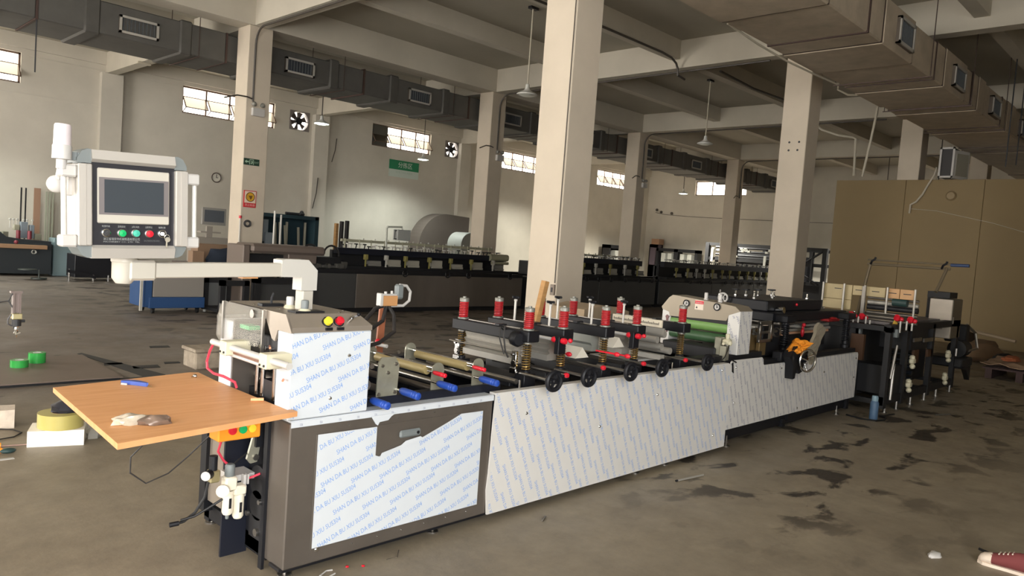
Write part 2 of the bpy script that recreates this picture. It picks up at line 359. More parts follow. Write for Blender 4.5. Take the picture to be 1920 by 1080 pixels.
# horizontal light grooves of the wall lining are real shallow rails
for z, x0, x1 in ((4.95, 3.0, 7.3), (6.02, 5.5, 9.8)):
    mb = MB(); mb.box(x0, x1, YW - 0.02, YW + 0.005, z, z + 0.03); struct('trim_%d' % (50 + int(z)), mb, plaster)
# ================================================================== DUCTS, LAMPS, CONDUITS, SIGNS
def duct(label, x0, x1, y0, y1, z0, z1, m, mgr, grilles, face_y, out, seams, rods, proud=0.03, collars=()):
    """section boxes between collars, collars, seams, grilles with frame and blades, hanger rods"""
    t = thing('air_duct', ((x0 + x1) / 2, (y0 + y1) / 2, z0), label, 'air duct', 'rectangular overhead air ducts')
    cuts = sorted(seams); xs = [x0] + cuts + [x1]
    for i in range(len(xs) - 1):
        a, b = xs[i] + 0.012, xs[i + 1] - 0.012
        d = 0.012 * ((i * 7) % 3)
        mb = MB(); mb.box(a, b, y0 - d, y1 + d, z0 - d, z1 + d, c=0.02); obj('duct_section', mb, m, t)
    for c in cuts:
        mb = MB(); mb.box(c - 0.02, c + 0.02, y0 - proud, y1 + proud, z0 - proud, z1 + proud); obj('joint_flange', mb, mgr, t)
    for (a, b, q0, q1) in grilles:
        w = 0.045; yo = face_y + out * 0.09
        fr = MB(); lo, hi = min(yo, yo - out * 0.02), max(yo, yo - out * 0.02)
        bd = MB(); bl_, bh_ = min(face_y, yo - out * 0.02), max(face_y, yo - out * 0.02); c_ = w * 0.5
        bd.box(a, b, bl_, bh_, q0, q0 + c_); bd.box(a, b, bl_, bh_, q1 - c_, q1); bd.box(a, a + c_, bl_, bh_, q0, q1); bd.box(b - c_, b, bl_, bh_, q0, q1)
        fr.box(a, b, lo, hi, q0, q0 + w); fr.box(a, b, lo, hi, q1 - w, q1); fr.box(a, a + w, lo, hi, q0, q1); fr.box(b - w, b, lo, hi, q0, q1)
        g = obj('grille', fr, mat('grille_frame_pale', (168, 164, 156), 0.5), t)
        obj('grille_box', bd, mat('grille_box_brown', (96, 86, 76), 0.6), g)
        k = MB(); k.box(a + w, b - w, min(face_y - out * 0.0, face_y + out * 0.02), max(face_y, face_y + out * 0.02), q0 + w, q1 - w); obj('grille_back', k, mat('grille_dark', (48, 52, 60), 0.5), g)
        nb = 9; bl = MB()
        for i in range(nb): xx = a + w + (b - a - 2 * w) * (i + 0.5) / nb; bl.box(xx - 0.006, xx + 0.006, face_y + out * 0.02 if out > 0 else face_y - 0.07, face_y + 0.07 if out > 0 else face_y - 0.02, q0 + w, q1 - w)
        obj('blade', bl, mat('grille_blade', (92, 96, 98), 0.5), g)
    for r in rods:
        mb = MB()
        for yy in (y0 - 0.05, y1 + 0.05): mb.cyl((r, yy, z0 - 0.03), (r, yy, ZS), 0.008, n=6)
        mb.box(r - 0.012, r + 0.012, y0 - 0.08, y1 + 0.08, z0 - 0.045, z0 - 0.03); obj('hanger_rod', mb, foil_dark, t)
    for (c0, c1) in collars:
        mb = MB(); mb.box(c0, c1, y0 - 0.06, y1 + 0.06, z0 - 0.06, z1 + 0.06, c=0.03); obj('collar', mb, mat('galvanised_collar', (84, 82, 78), 0.6, 0.2, noise=0.1, nscale=4), t)
    return t
gx = [1.85 + 3.55 * i for i in range(10)]
gl = [(g - 0.37, g + 0.37, 5.28, 5.62) for g in gx]
seams = sorted([g - 0.98 for g in gx] + [g - 0.70 for g in gx] + [g + 0.80 for g in gx] + [g + 1.05 for g in gx])
duct('long grey metal air duct running between the back columns and window wall', -6.7, 34.5, 16.12, 17.55, 5.20, 5.78, galv, foil_dark, gl, 16.12, -1, [g - 1.75 for g in gx], [g + 1.2 for g in gx], collars=[(g - 0.98, g - 0.70) for g in gx] + [(g + 0.80, g + 1.05) for g in gx])
gr = [(11.88, 12.56, 5.10, 5.50), (14.9, 15.6, 5.08, 5.46), (17.75, 18.45, 5.08, 5.46), (20.6, 21.3, 5.08, 5.46), (23.5, 24.2, 5.08, 5.46), (8.6, 9.2, 5.08, 5.48)]
sm = [5.5, 8.0, 9.42, 10.83, 11.37, 12.72, 13.95, 14.45, 15.85, 16.3, 16.75, 17.3, 18.8, 19.3, 20.1, 21.7, 22.6, 25, 27.5, 30]
duct('broad duct wrapped in creased beige foil, above the right side of the floor', 1.5, 33.5, 4.0, 5.45, 5.0, 5.62, foil, foil_dark, gr, 4.0, -1, sm, [13.6, 16.2, 19.0, 22.2], proud=0.012)
# pendant lamps
def lamp(x, y, z, label, lit=0.0, col=(0.93, 1.0, 0.95), top=ZS):
    t = thing('pendant_lamp', (x, y, z), label, 'lamp', 'bell shaped pendant lamps')
    mb = MB(); mb.lathe((x, y, z), [(0.21, 0.0), (0.215, 0.02), (0.17, 0.05), (0.07, 0.10), (0.045, 0.15), (0.04, 0.22), (0.012, 0.24)], n=20); obj('lamp_shade', mb, lamp_white, t)
    e = mat('lamp_lens_lit', (240, 248, 238), 0.4, emit=(235, 250, 235), estr=14) if lit else mat('lamp_lens_off', (214, 216, 208), 0.3)
    mb = MB(); mb.lathe((x, y, z), [(0.001, -0.02), (0.12, -0.015), (0.19, 0.012)], n=20); obj('lens', mb, e, t)
    mb = MB(); mb.cyl((x, y, z + 0.22), (x, y, top), 0.016, n=8); obj('rod', mb, pipe_pale if not lit else pipe_dark, t)
    mb = MB(); mb.box(x - 0.1, x + 0.12, y - 0.05, y + 0.05, top - 0.05, top); obj('ceiling_plate', mb, dark_steel, t)
    if lit:
        l = bpy.data.lights.new('lamp_bulb', 'SPOT'); l.energy = lit; l.color = col; l.spot_size = math.radians(150); l.spot_blend = 0.7; l.shadow_soft_size = 0.12
        o = bpy.data.objects.new('lamp_bulb', l); o.location = (0, 0, -0.05); o.parent = t; COL.objects.link(o)
lamp(11.19, 10.83, 4.79, 'unlit pendant lamp on a long pale rod just left of the big near column')
lamp(18.32, 10.81, 4.83, 'unlit pendant lamp on a long pale rod between the near column and its right neighbour')
lamp(17.85, 22.5, 4.66, 'lit pendant lamp hanging over the green wall sign', 900)
lamp(11.35, 19.0, 4.72, 'pendant lamp on a dark cord to the right of the first exhaust fan', 90, top=5.2 + 1.38)
lamp(30.64, 19.0, 4.66, 'lit pendant lamp beside the brown framed window at the far end', 8000, col=(1.0, 0.97, 0.86))
lamp(2.6, 22.4, 4.66, 'lit pendant lamp near the window wall beyond the left edge', 900)
lamp(25.3, 22.4, 4.66, 'added unseen pendant lamp in the bay behind the big near column', 1000, col=(1.0, 0.98, 0.88))  # extra lamp added out of sight to brighten the hall
lamp(33.0, 10.8, 4.66, 'added unseen pendant lamp at the far end behind the near right column', 2200, col=(1.0, 0.96, 0.86))  # lamp put in unseen to brighten the far end
# exhaust fans in the window wall
def fan(x0, x1, z0, z1, label):
    cx, cz = (x0 + x1) / 2, (z0 + z1) / 2; r = (x1 - x0) * 0.44
    t = thing('exhaust_fan', (cx, YW, z0), label, 'fan', 'exhaust fans in the window wall')
    mb = MB(); N = 32; ring = []
    for i in range(N):
        a = 2 * PI * i / N; c, s_ = math.cos(a), math.sin(a); k = 1 / max(abs(c), abs(s_))
        ring.append(((cx + r * c, cz + r * s_), (cx + (x1 - x0) / 2 * c * k, cz + (z1 - z0) / 2 * s_ * k)))
    for i in range(N):
        (a, b), (c, d) = ring[i], ring[(i + 1) % N]
        mb.quad((a[0], YW - 0.02, a[1]), (b[0], YW - 0.02, b[1]), (d[0], YW - 0.02, d[1]), (c[0], YW - 0.02, c[1]))
        mb.quad((a[0], YW - 0.02, a[1]), (a[0], YW + 0.2, a[1]), (c[0], YW + 0.2, c[1]), (c[0], YW - 0.02, c[1]))
    obj('housing', mb, mat('fan_housing_grey', (120, 112, 108), 0.5), t)
    for i in range(6):
        a = 2 * PI * i / 6 + 0.3; b = MB(); p = []
        for (rr, da) in ((0.09, -0.5), (r * 0.95, -0.30), (r * 0.95, 0.34), (0.09, 0.5)): p.append((cx + rr * math.cos(a + da), YW + 0.08 + 0.06 * (da > 0), cz + rr * math.sin(a + da)))
        b.quad(*p); b.quad(*[(q[0], q[1] + 0.006, q[2]) for q in p]); obj('fan_blade', b, mat('fan_blade_dark', (70, 60, 58), 0.5), t)
    b = MB(); b.cyl((cx, YW + 0.02, cz), (cx, YW + 0.16, cz), 0.13, n=14); obj('hub', b, dark_steel, t)
    b = MB(); b.cyl((cx - r, YW + 0.02, cz), (cx + r, YW + 0.02, cz), 0.012, n=6); b.cyl((cx, YW + 0.02, cz - r), (cx, YW + 0.02, cz + r), 0.012, n=6); obj('guard_bar', b, dark_steel, t)
fan(*FAN[0], 'square exhaust fan beside the second window, left of the pendant lamp')
fan(*FAN[1], 'square exhaust fan to the right of the window with the shutter')
# emergency lights with conduits on the back-row columns
def emlight(cx, label):
    y = 15.43; t = thing('emergency_light', (cx, y, 4.05), label, 'emergency light', 'twin head emergency lights on the back columns')
    mb = MB(); mb.box(cx - 0.12, cx + 0.16, y - 0.09, y, 4.05, 4.22, c=0.01); obj('battery_box', mb, white_pl, t)
    for dx in (-0.07, 0.12):
        mb = MB(); mb.lathe((cx + dx, y - 0.05, 4.30), [(0.001, -0.05), (0.045, -0.045), (0.055, 0.0), (0.03, 0.04), (0.001, 0.045)], axis=(0, -1, 0.1), n=12); obj('lamp_head', mb, mat('lamp_head_grey', (130, 128, 120), 0.3), t)
emlight(7.62, 'white emergency light with two heads on the leftmost column')
emlight(14.95, 'twin head emergency light on the column left of the big near column')
emlight(22.2, 'twin head emergency light on the column right of the big near column')
def conduit(pts, r, label, m=pipe_dark, group='wall and column conduits'): 
    mb = MB(); mb.tube(pts, r, 8); return one('conduit_pipe', mb, m, label, 'conduit', group)
def elbow(cx, label):
    y = 15.405; pts = [(cx, y, 4.35), (cx, y, 5.55)] + [(cx + 0.0 + 0.03 * 0, y - 0.35 * (1 - math.cos(a)), 5.55 + 0.35 * math.sin(a)) for a in [PI / 2 * i / 6 for i in range(1, 7)]] + [(cx, y - 8.0, 5.92)]
    return conduit(pts, 0.022, label)
for cx, s_ in ((7.52, 'leftmost'), (14.86, 'second'), (22.06, 'third'), (29.26, 'fourth')):
    elbow(cx, 'dark conduit bending from the %s back column to run under the beam' % s_)
for cx, s_ in ((7.4, 'leftmost'), (14.6, 'second'), (21.8, 'third'), (29.0, 'fourth')):
    conduit([(cx + 0.1, 15.40, 4.40), (cx - 0.02, 15.38, 4.42), (cx - 0.28, 15.3, 4.40), (cx - 0.6, 15.2, 4.28)], 0.016, 'short cable stub sticking out left of the emergency light on the %s back column' % s_)
conduit([(9.5, 9.46, 6.10), (11.6, 9.46, 6.13), (13.9, 9.46, 6.13), (14.3, 9.46, 6.10), (14.5, 9.46, 6.02), (14.58, 9.46, 5.92), (14.6, 9.46, 5.78), (14.9, 9.46, 5.74)], 0.025, 'dark conduit along the ceiling beam with a drop bend near the middle beam')
conduit([(15.95, 9.17, 6.12), (17.6, 9.16, 6.05), (19.6, 9.15, 6.1)], 0.03, 'dark ceiling pipe left of the column with four screw holes')
conduit([(19, 7.62, 6.57), (19, 7.6, 6.15), (19, 7.34, 6.0), (19, 6.95, 5.96)], 0.025, 'short pale conduit right below the foil duct', pipe_pale)
conduit([(19, 8.5, 6.57), (19, 8.2, 5.4), (19, 7.9, 5.17), (19, 7.5, 5.02), (19, 7.13, 4.94), (19, 7.05, 4.9), (19, 7.01, 4.0)], 0.03, 'pale conduit curving down behind the column with four screw holes', pipe_pale)
conduit([(19, 6.60, 5.94), (19, 6.62, 5.5), (19, 6.70, 4.8), (19, 6.81, 3.98)], 0.03, 'slanting pale conduit above the ochre partition', pipe_pale)
conduit([(9.6, 5.47, 5.02), (10.6, 5.49, 4.97), (11.6, 5.50, 4.95), (12.6, 5.48, 4.96), (13.6, 5.46, 4.98)], 0.016, 'sagging pale conduit along the left edge of the foil duct', pipe_pale)
# signs on the leftmost back column and the wall
def flat_text(txt, size, x, y, z, m, parent, name='lettering', w=None, lab=None):
    vs, fs = text_geo(txt, size, 2); xs = [v.x for v in vs]; k = 1.0 if not w else w / (max(xs) - min(xs)); x_0 = min(xs); y_0 = min(v.y for v in vs)
    mb = MB(); mb._add([(x + (v.x - x_0) * k, y, z + (v.y - y_0) * k) for v in vs], fs); return obj(name, mb, m, parent, lab)
sg = mat('sign_green', (40, 128, 88), 0.5); wt = mat('sign_white', (226, 228, 222), 0.5); sr = mat('sign_red', (196, 44, 52), 0.5)
dkg = mat('exit_sign_dark_green', (34, 62, 48), 0.5); pale_g = mat('exit_sign_pale', (168, 196, 172), 0.5)
t = thing('exit_sign', (7.55, 15.42, 2.99), 'small dark green running man exit sign on the leftmost column', 'sign')
mb = MB(); mb.box(7.39, 7.74, 15.405, 15.425, 2.995, 3.135); obj('sign_plate', mb, dkg, t)
mb = MB(); y_ = 15.403   # arrow, doorway and running figure
mb.prism([(7.41, 3.065), (7.45, 3.10), (7.45, 3.078), (7.50, 3.078), (7.50, 3.052), (7.45, 3.052), (7.45, 3.03)], y_, 15.405)
mb.box(7.515, 7.53, y_, 15.405, 3.01, 3.12); mb.box(7.515, 7.61, y_, 15.405, 3.108, 3.12); mb.box(7.60, 7.612, y_, 15.405, 3.01, 3.12)
mb.prism([(7.545, 3.03), (7.565, 3.06), (7.555, 3.09), (7.575, 3.095), (7.59, 3.06), (7.575, 3.02), (7.565, 3.02), (7.572, 3.05), (7.555, 3.02)], y_, 15.405)
obj('sign_symbol', mb, pale_g, t)
flat_text('EXIT', 0.05, 7.63, 15.403, 3.045, pale_g, t, w=0.095)
t = thing('warning_sign', (7.56, 15.42, 2.09), 'white and red notice with a yellow round emblem on the leftmost column', 'sign')
mb = MB(); mb.box(7.43, 7.71, 15.405, 15.425, 2.09, 2.45); obj('sign_plate', mb, sr, t)
mb = MB(); mb.box(7.445, 7.695, 15.400, 15.405, 2.185, 2.435); obj('sign_panel', mb, mat('sign_cream', (226, 206, 186), 0.5), t)
mb = MB(); mb.cyl((7.57, 15.400, 2.315), (7.57, 15.394, 2.315), 0.10, n=24); obj('emblem', mb, mat('sign_amber', (206, 160, 44), 0.5), t)
mb = MB(); mb.torus((7.57, 15.394, 2.315), (0, 1, 0), 0.095, 0.009, 24, 6); mb.prism([(7.53, 2.34), (7.62, 2.345), (7.60, 2.28), (7.575, 2.255), (7.56, 2.29)], 15.390, 15.394); obj('emblem_mark', mb, mat('sign_brown', (110, 74, 30), 0.5), t)
flat_text('禁止吸烟', 0.06, 7.46, 15.403, 2.115, mat('sign_pale_pink', (232, 190, 184), 0.5), t, w=0.22)
t = thing('wall_sign', (18.85, YW, 4.05), 'green wall sign with white characters over a pale lower half', 'sign')
mb = MB(); mb.box(18.12, 19.62, YW - 0.03, YW, 4.42, 4.80); obj('sign_plate', mb, sg, t)
mb = MB(); mb.box(18.12, 19.62, YW - 0.03, YW, 4.12, 4.42); obj('sign_panel', mb, mat('sign_pale', (196, 208, 198), 0.5), t)
flat_text('分拣区', 0.22, 18.55, YW - 0.034, 4.51, wt, t, w=0.72)
flat_text('SORTING AREA', 0.10, 18.45, YW - 0.034, 4.28, mat('sign_faint', (170, 190, 176), 0.5), t, w=0.85)
# wall clock
t = thing('wall_clock', (11.02, YW, 3.05), 'small round wall clock with dark rim behind the grey screen stand', 'clock')
mb = MB(); mb.torus((11.04, YW - 0.03, 3.23), (0, 1, 0), 0.155, 0.018, 28, 6); obj('rim', mb, mat('clock_rim', (90, 80, 74), 0.5), t)
mb = MB(); mb.cyl((11.04, YW, 3.23), (11.04, YW - 0.025, 3.23), 0.15, n=28); obj('dial', mb, mat('clock_dial', (206, 202, 190), 0.5), t)
mb = MB(); mb.box(11.032, 11.048, YW - 0.035, YW - 0.028, 3.22, 3.34); mb.box(11.03, 11.10, YW - 0.035, YW - 0.028, 3.222, 3.238); obj('hands', mb, black_matt, t)
# outlet box on top of the partition, its cable, and a round bell plate
t = thing('air_outlet_box', (21.5, 5.5, 4.19), 'white framed open air outlet box sitting on the ochre partition', 'air outlet')
x0, x1, y0, y1, z0, z1 = 21.25, 21.85, 5.42, 5.76, 4.20, 4.97; f = 0.045; mb = MB()
for (a, b, c, d, e, g) in ((x0, x0 + f, y0, y1, z0, z0 + f), (x0, x0 + f, y0, y1, z1 - f, z1), (x0, x0 + f, y0, y0 + f, z0, z1), (x0, x0 + f, y1 - f, y1, z0, z1)): mb.box(a, b, c, d, e, g)
obj('opening_frame', mb, white_pl, t)
mb = MB(); mb.box(x0 + f, x1, y0 + 0.02, y1 - 0.02, z0 + 0.02, z1 - 0.02); obj('dark_opening', mb, mat('outlet_dark', (52, 50, 50), 0.6), t)
mb = MB(); a = (x0, y0, z0); mb.prism([(x0, y0), (x0 + 0.5, y0 - 0.22), (x0 + 0.54, y0 - 0.18), (x0 + 0.04, y0 + 0.04)], z0 - 0.02, z1 - 0.08, 'z'); obj('side_flap_frame', mb, white_pl, t)
mb = MB(); mb.prism([(x0 + 0.06, y0 - 0.035), (x0 + 0.44, y0 - 0.205), (x0 + 0.44, y0 - 0.215), (x0 + 0.06, y0 - 0.045)], z0 + 0.05, z1 - 0.16, 'z'); obj('side_flap_panel', mb, mat('outlet_grey', (150, 146, 132), 0.6), t)
mb = MB(); mb.tube([(21.52, 5.87, 4.5), (21.55, 5.92, 4.3), (21.57, 6.05, 4.05), (21.57, 6.16, 3.8), (21.57, 6.30, 3.6), (21.57, 6.42, 3.53), (21.57, 6.43, 3.3)], 0.025, 8); one('loose_cable', mb, pipe_pale, 'pale cable drooping from the outlet box down the ochre partition', 'cable')
mb = MB(); mb.lathe((21.6, 5.49, 3.77), [(0.001, 0.06), (0.09, 0.055), (0.12, 0.02), (0.13, 0.0)], axis=(-1, 0, 0), n=20); one('round_wall_cover', mb, mat('cover_ochre', (150, 130, 96), 0.6), 'round ochre cover plate on the partition below the air outlet box', 'wall cover')
mb = MB(); mb.tube([(21.59, 6.4, 3.42), (21.59, 5.8, 3.38), (21.59, 4.5, 3.1), (21.59, 2.8, 2.6)], 0.006, 5); one('thin_wire', mb, pipe_pale, 'thin pale wire sagging across the ochre partition', 'wire')
for i, (x, y, z) in enumerate(((17.8, 3.6, 4.0), (19.5, 3.75, 4.25), (20.8, 3.7, 4.2), (22.5, 3.8, 4.25), (23.2, 3.72, 4.25), (24.5, 3.9, 4.2), (23.0, 6.2, 4.25), (24.5, 7.0, 4.2))):
    mb = MB(); mb.cyl((x, y, z), (x, y, ZS), 0.012, n=6); one('hanging_rod', mb, dark_steel, ('nearest', 'second nearest', 'third nearest', 'fourth nearest', 'fifth nearest', 'sixth nearest', 'last but one', 'farthest')[i] + ' thin dark rod hanging beside the foil duct above the partition', 'rod', 'thin rods hanging near the foil duct')
mb = MB(); mb.cyl((3.66, 16.14, 4.22), (3.66, 16.14, 5.19), 0.012, n=6); one('dangling_wire', mb, dark_steel, 'thin dark wire dangling under the long grey duct at far left', 'wire')
# wires and boxes on the walls
mb = MB(); mb.tube([(36.57, 24.4, 4.15), (36.57, 23.8, 4.05), (36.57, 22.5, 3.98), (36.57, 20.5, 3.93), (36.57, 16, 3.86), (36.57, 12, 3.86)], 0.012, 5); one('wall_cable', mb, pipe_dark, 'grey cable sagging along the far end wall', 'cable')
for (x, y, z, l) in ((36.5, 24.3, 4.30, 'upper'), (36.5, 24.0, 4.18, 'middle'), (36.5, 23.3, 4.12, 'right')):
    mb = MB(); mb.lathe((36.56, y, z), [(0.001, 0.08), (0.07, 0.06), (0.08, 0)], axis=(-1, 0, 0), n=10); one('junction_box', mb, pipe_dark, '%s round junction box of three at the far wall corner' % l, 'junction box')
for (x, z0, z1, l) in ((15.3, 4.3, 5.2, 'long dark stub conduit on the pilaster beside the green sign bay'), (14.6, 2.5, 3.65, 'thin dark conduit rising above the dark green cabinet')):
    mb = MB(); mb.tube([(x, YW - 0.26, z0), (x + 0.12, YW - 0.26, (z0 + z1) / 2), (x + 0.16, YW - 0.26, z1)], 0.018, 6); one('conduit_pipe', mb, pipe_dark, l, 'conduit')
for i, (y, z) in enumerate(((6.5, 3.1), (6.7, 3.1), (6.52, 2.94), (6.70, 2.94))):
    mb = MB(); mb.cyl((14.585, y, z + 1.05), (14.575, y, z + 1.05), 0.022, n=8); one('anchor_bolt', mb, dark_steel, ('upper right', 'upper left', 'lower right', 'lower left')[i] + ' of four small anchor bolts on the near right column', 'bolt', 'four anchor bolts on the column')

mb = MB(); mb.cyl((7.368, 6.38, 1.24), (7.368, 6.38, 5.9), 0.007, n=6); one('column_wire', mb, pipe_dark, 'thin dark wire running down the big near column', 'wire')
t = thing('switch_box', (7.36, 6.41, 1.08), 'small grey switch box low on the big near column', 'switch')
mb = MB(); mb.box(7.345, 7.378, 6.365, 6.435, 1.08, 1.22, c=0.004); obj('box_body', mb, mat('dull_switch_grey', (128, 116, 104), 0.6), t)
mb = MB(); mb.box(7.335, 7.347, 6.39, 6.41, 1.12, 1.18); obj('switch_lever', mb, dark_steel, t)
# ================================================================== THE BAG MAKING MACHINE
FY = 3.157
M_ = thing('bag_making_machine', (5.5, 3.6, 0), 'long bag making machine with white film wrapped side panels and red spring posts', 'machine')
TXT = text_geo('SHAN DA BU XIU SUS304', 0.030, 2)
_xs = [v.x for v in TXT[0]]; TX0 = min(_xs); TK = 0.32 / (max(_xs) - TX0)
def film_text(name, u0, u1, v0, v1, fn, m, parent, rot=0.0, org=(0, 0), poly=None, hole=None, ht=1.0):
    """strings of the printed film on a lattice, clipped to a rectangle (u,v); fn maps (u,v) to 3D"""
    b = bmesh.new(); ca, sa = math.cos(rot), math.sin(rot); th = math.radians(20)
    R_ = 1.2 + max(u1 - u0, v1 - v0); ni = int(R_ / 0.15) + 3
    for i in range(-ni, ni):
        for j in range(-ni, ni):
            px, py = i * 0.177 + 0.0885 * (j % 2) * 0.9, -0.155 * j * 0.5 * 2 - 0.010 * i
            qx, qy = org[0] + px * ca - py * sa, org[1] + px * sa + py * ca
            ex, ey = qx + 0.32 * math.cos(th + rot), qy + 0.32 * math.sin(th + rot)
            if max(qx, ex) < u0 - 0.03 or min(qx, ex) > u1 + 0.03 or max(qy, ey) < v0 - 0.03 or min(qy, ey) > v1 + 0.03: continue
            vs = []
            for v in TXT[0]:
                a, c = (v.x - TX0) * TK, v.y * 1.25 * ht; t = th + rot
                vs.append(b.verts.new((qx + a * math.cos(t) - c * math.sin(t), qy + a * math.sin(t) + c * math.cos(t), 0)))
            for f in TXT[1]:
                try: b.faces.new([vs[k] for k in f])
                except ValueError: pass
    for co, no in (((u0, 0, 0), (-1, 0, 0)), ((u1, 0, 0), (1, 0, 0)), ((0, v0, 0), (0, -1, 0)), ((0, v1, 0), (0, 1, 0))):
        bmesh.ops.bisect_plane(b, geom=b.verts[:] + b.edges[:] + b.faces[:], plane_co=co, plane_no=no, clear_outer=True)
    if hole:
        kill = [f for f in b.faces if hole(f.calc_center_median())]; bmesh.ops.delete(b, geom=kill, context='FACES')
    b.verts.ensure_lookup_table(); mb = MB(); mb._add([fn(v.co.x, v.co.y) for v in b.verts], [[v.index for v in f.verts] for f in b.faces]); b.free()
    o = obj(name, mb, m, parent, stuff=True); return o
def screws(pts, y, parent, r=0.009, name='screw'):
    for (x, z) in pts:
        mb = MB(); mb.lathe((x, y, z), [(0.0001, 0.007), (r * 0.6, 0.006), (r, 0.0)], axis=(0, -1, 0), n=8); obj(name, mb, chrome, parent)
# --- base frame
fr = MB()
fr.box(1.83, 6.1, 3.20, 3.26, 0.02, 0.14); fr.box(1.83, 9.2, 4.02, 4.08, 0.02, 0.14); fr.box(6.1, 9.22, 3.22, 3.28, 0.06, 0.16)
for x in (1.83, 3.1, 4.5, 6.0, 7.4, 9.14): fr.box(x, x + 0.07, 3.2, 4.08, 0.04, 0.12)
for x in (3.2, 4.6, 6.02, 7.5, 9.12):
    fr.box(x, x + 0.06, 3.19, 3.25, 0.1, 0.70); fr.box(x, x + 0.06, 4.03, 4.09, 0.1, 0.70)
fr.box(1.86, 9.2, 3.18, 3.235, 0.66, 0.772); fr.box(1.86, 9.2, 4.04, 4.10, 0.60, 0.80)
obj('frame', fr, black_m, M_)
mb = MB(); mb.box(3.17, 9.15, 3.235, 4.04, 0.60, 0.63); mb.box(1.9, 3.17, 3.30, 4.04, 0.60, 0.63); obj('deck_plate', mb, navy_m, M_)
mb = MB(); mb.box(1.90, 3.15, 4.05, 4.09, 0.12, 0.6); mb.box(3.3, 9.0, 4.05, 4.07, 0.12, 0.6); obj('rear_panel', mb, black_m, M_)
for x in (1.86, 2.80, 4.84, 5.25, 6.28, 8.9):
    mb = MB(); mb.cyl((x, 3.22, 0.0), (x, 3.22, 0.008), 0.035, n=12); mb.cyl((x, 3.22, 0.008), (x, 3.22, 0.10), 0.009, n=8); mb.cyl((x, 3.22, 0.035), (x, 3.22, 0.05), 0.018, n=6)
    f = obj('levelling_foot', mb, steel, M_)
    mb = MB(); mb.cyl((x, 4.05, 0.0), (x, 4.05, 0.008), 0.035, n=12); mb.cyl((x, 4.05, 0.008), (x, 4.05, 0.08), 0.009, n=8); obj('levelling_foot', mb, steel, M_)
for x in (1.88, 2.82): mb = MB(); mb.box(x - 0.08, x + 0.10, 3.17, 3.27, 0.045, 0.06); obj('foot_plate', mb, dark_steel, M_)
# --- left cabinet with its door
mb = MB(); mb.box(1.812, 3.162, FY, 3.35, 0.052, 0.774, c=0.006); cab = obj('cabinet', mb, steel_br, M_)
mb = MB(); mb.box(1.955, 3.085, FY - 0.004, FY, 0.122, 0.705, c=0.0015); door = obj('cabinet_door', mb, steel_br, M_)
fy = FY - 0.0055
mb = MB(); mb.prism([(1.963, 0.129), (3.080, 0.127), (3.078, 0.698), (2.905, 0.700), (2.80, 0.660), (2.62, 0.598), (2.52, 0.575), (2.41, 0.553), (2.335, 0.536), (2.313, 0.545), (2.313, 0.698), (1.963, 0.702)], fy, fy + 0.0012)
obj('protective_film', mb, film, door)
mb = MB(); mb.prism([(2.335, 0.536), (2.42, 0.556), (2.62, 0.60), (2.60, 0.612), (2.50, 0.600), (2.47, 0.580), (2.345, 0.556)], fy - 0.012, fy - 0.010); obj('peeled_film_edge', mb, film, door)
hole = lambda c: (c.x > 2.308 and c.x < 2.91 and c.y > 0.536 + max(0, c.x - 2.335) * 0.29)
film_text('film_print', 1.966, 3.075, 0.13, 0.695, lambda u, v: (u, fy - 0.0008, v), ink_blue, door, org=(2.53, 0.40), hole=hole)
mb = MB(); mb.box(2.455, 2.60, FY - 0.024, FY - 0.004, 0.618, 0.660, c=0.012); lk = obj('door_lock', mb, grey_pl, door)
mb = MB(); mb.cyl((2.575, FY - 0.024, 0.64), (2.575, FY - 0.027, 0.64), 0.009, n=10); obj('keyhole', mb, black_m, door)
screws([(1.996, 0.116), (2.326, 0.739)], FY, cab, 0.016); screws([(2.2 + 0.16 * i, 0.098) for i in range(6)], FY, cab, 0.005)
screws([(2.14, 0.728), (2.45, 0.73), (2.70, 0.733), (3.0, 0.735)], FY, cab, 0.005)
# film covered ledge on top of the cabinet
mb = MB(); mb.prism([(FY - 0.003, 0.752), (FY - 0.003, 0.780), (FY + 0.004, 0.786), (3.33, 0.786), (3.33, 0.776), (FY + 0.0, 0.776), (FY, 0.752)], 1.815, 3.165, 'x'); lg = obj('ledge_film', mb, film, M_)
mb = MB(); mb.prism([(2.27, 0.758), (2.30, 0.715), (2.315, 0.705), (2.325, 0.722), (2.38, 0.726), (2.40, 0.745), (2.43, 0.760)], FY - 0.008, FY - 0.005); obj('torn_film_flap', mb, film, M_)
vs, fs = text_geo('SUS304', 0.022, 1)
mb = MB()
for i in range(12):
    x = 1.86 + i * 0.108
    for ch in (vs,): mb._add([(x + v.x * 0.22, FY - 0.0045, 0.757 + v.y * 0.9) for v in ch], fs)
obj('film_print', mb, ink_grey, M_, stuff=True)
# --- long side panels under protective film
def p_front(u, v): return (u, FY - 0.0125, v)
mb = MB(); mb.prism([(3.166, 0.046), (6.098, 0.046), (6.098, 0.78), (6.06, 0.795), (3.175, 0.797), (3.166, 0.60), (3.158, 0.30), (3.150, 0.20)], FY - 0.012, FY); mb.box(3.17, 6.06, FY - 0.01, 3.20, 0.785, 0.797)
p1 = obj('side_panel', mb, film2, M_, 'long white film covered side panel')
film_text('film_print', 3.175, 6.09, 0.05, 0.79, p_front, ink_blue, p1, rot=math.radians(-86.5), org=(3.42, 0.60), ht=0.9)
mb = MB(); mb.prism([(6.102, 0.192), (9.21, 0.190), (9.212, 0.70), (9.19, 0.727), (6.76, 0.733), (6.735, 0.745), (6.725, 0.79), (6.70, 0.812), (6.12, 0.816), (6.102, 0.80)], FY - 0.012, FY)
mb.box(6.78, 9.18, FY - 0.01, 3.19, 0.715, 0.727); p2 = obj('side_panel', mb, film2, M_, 'far white film covered side panel with stepped top edge')
def hole2(c): return c.y > 0.735 and c.x > 6.73
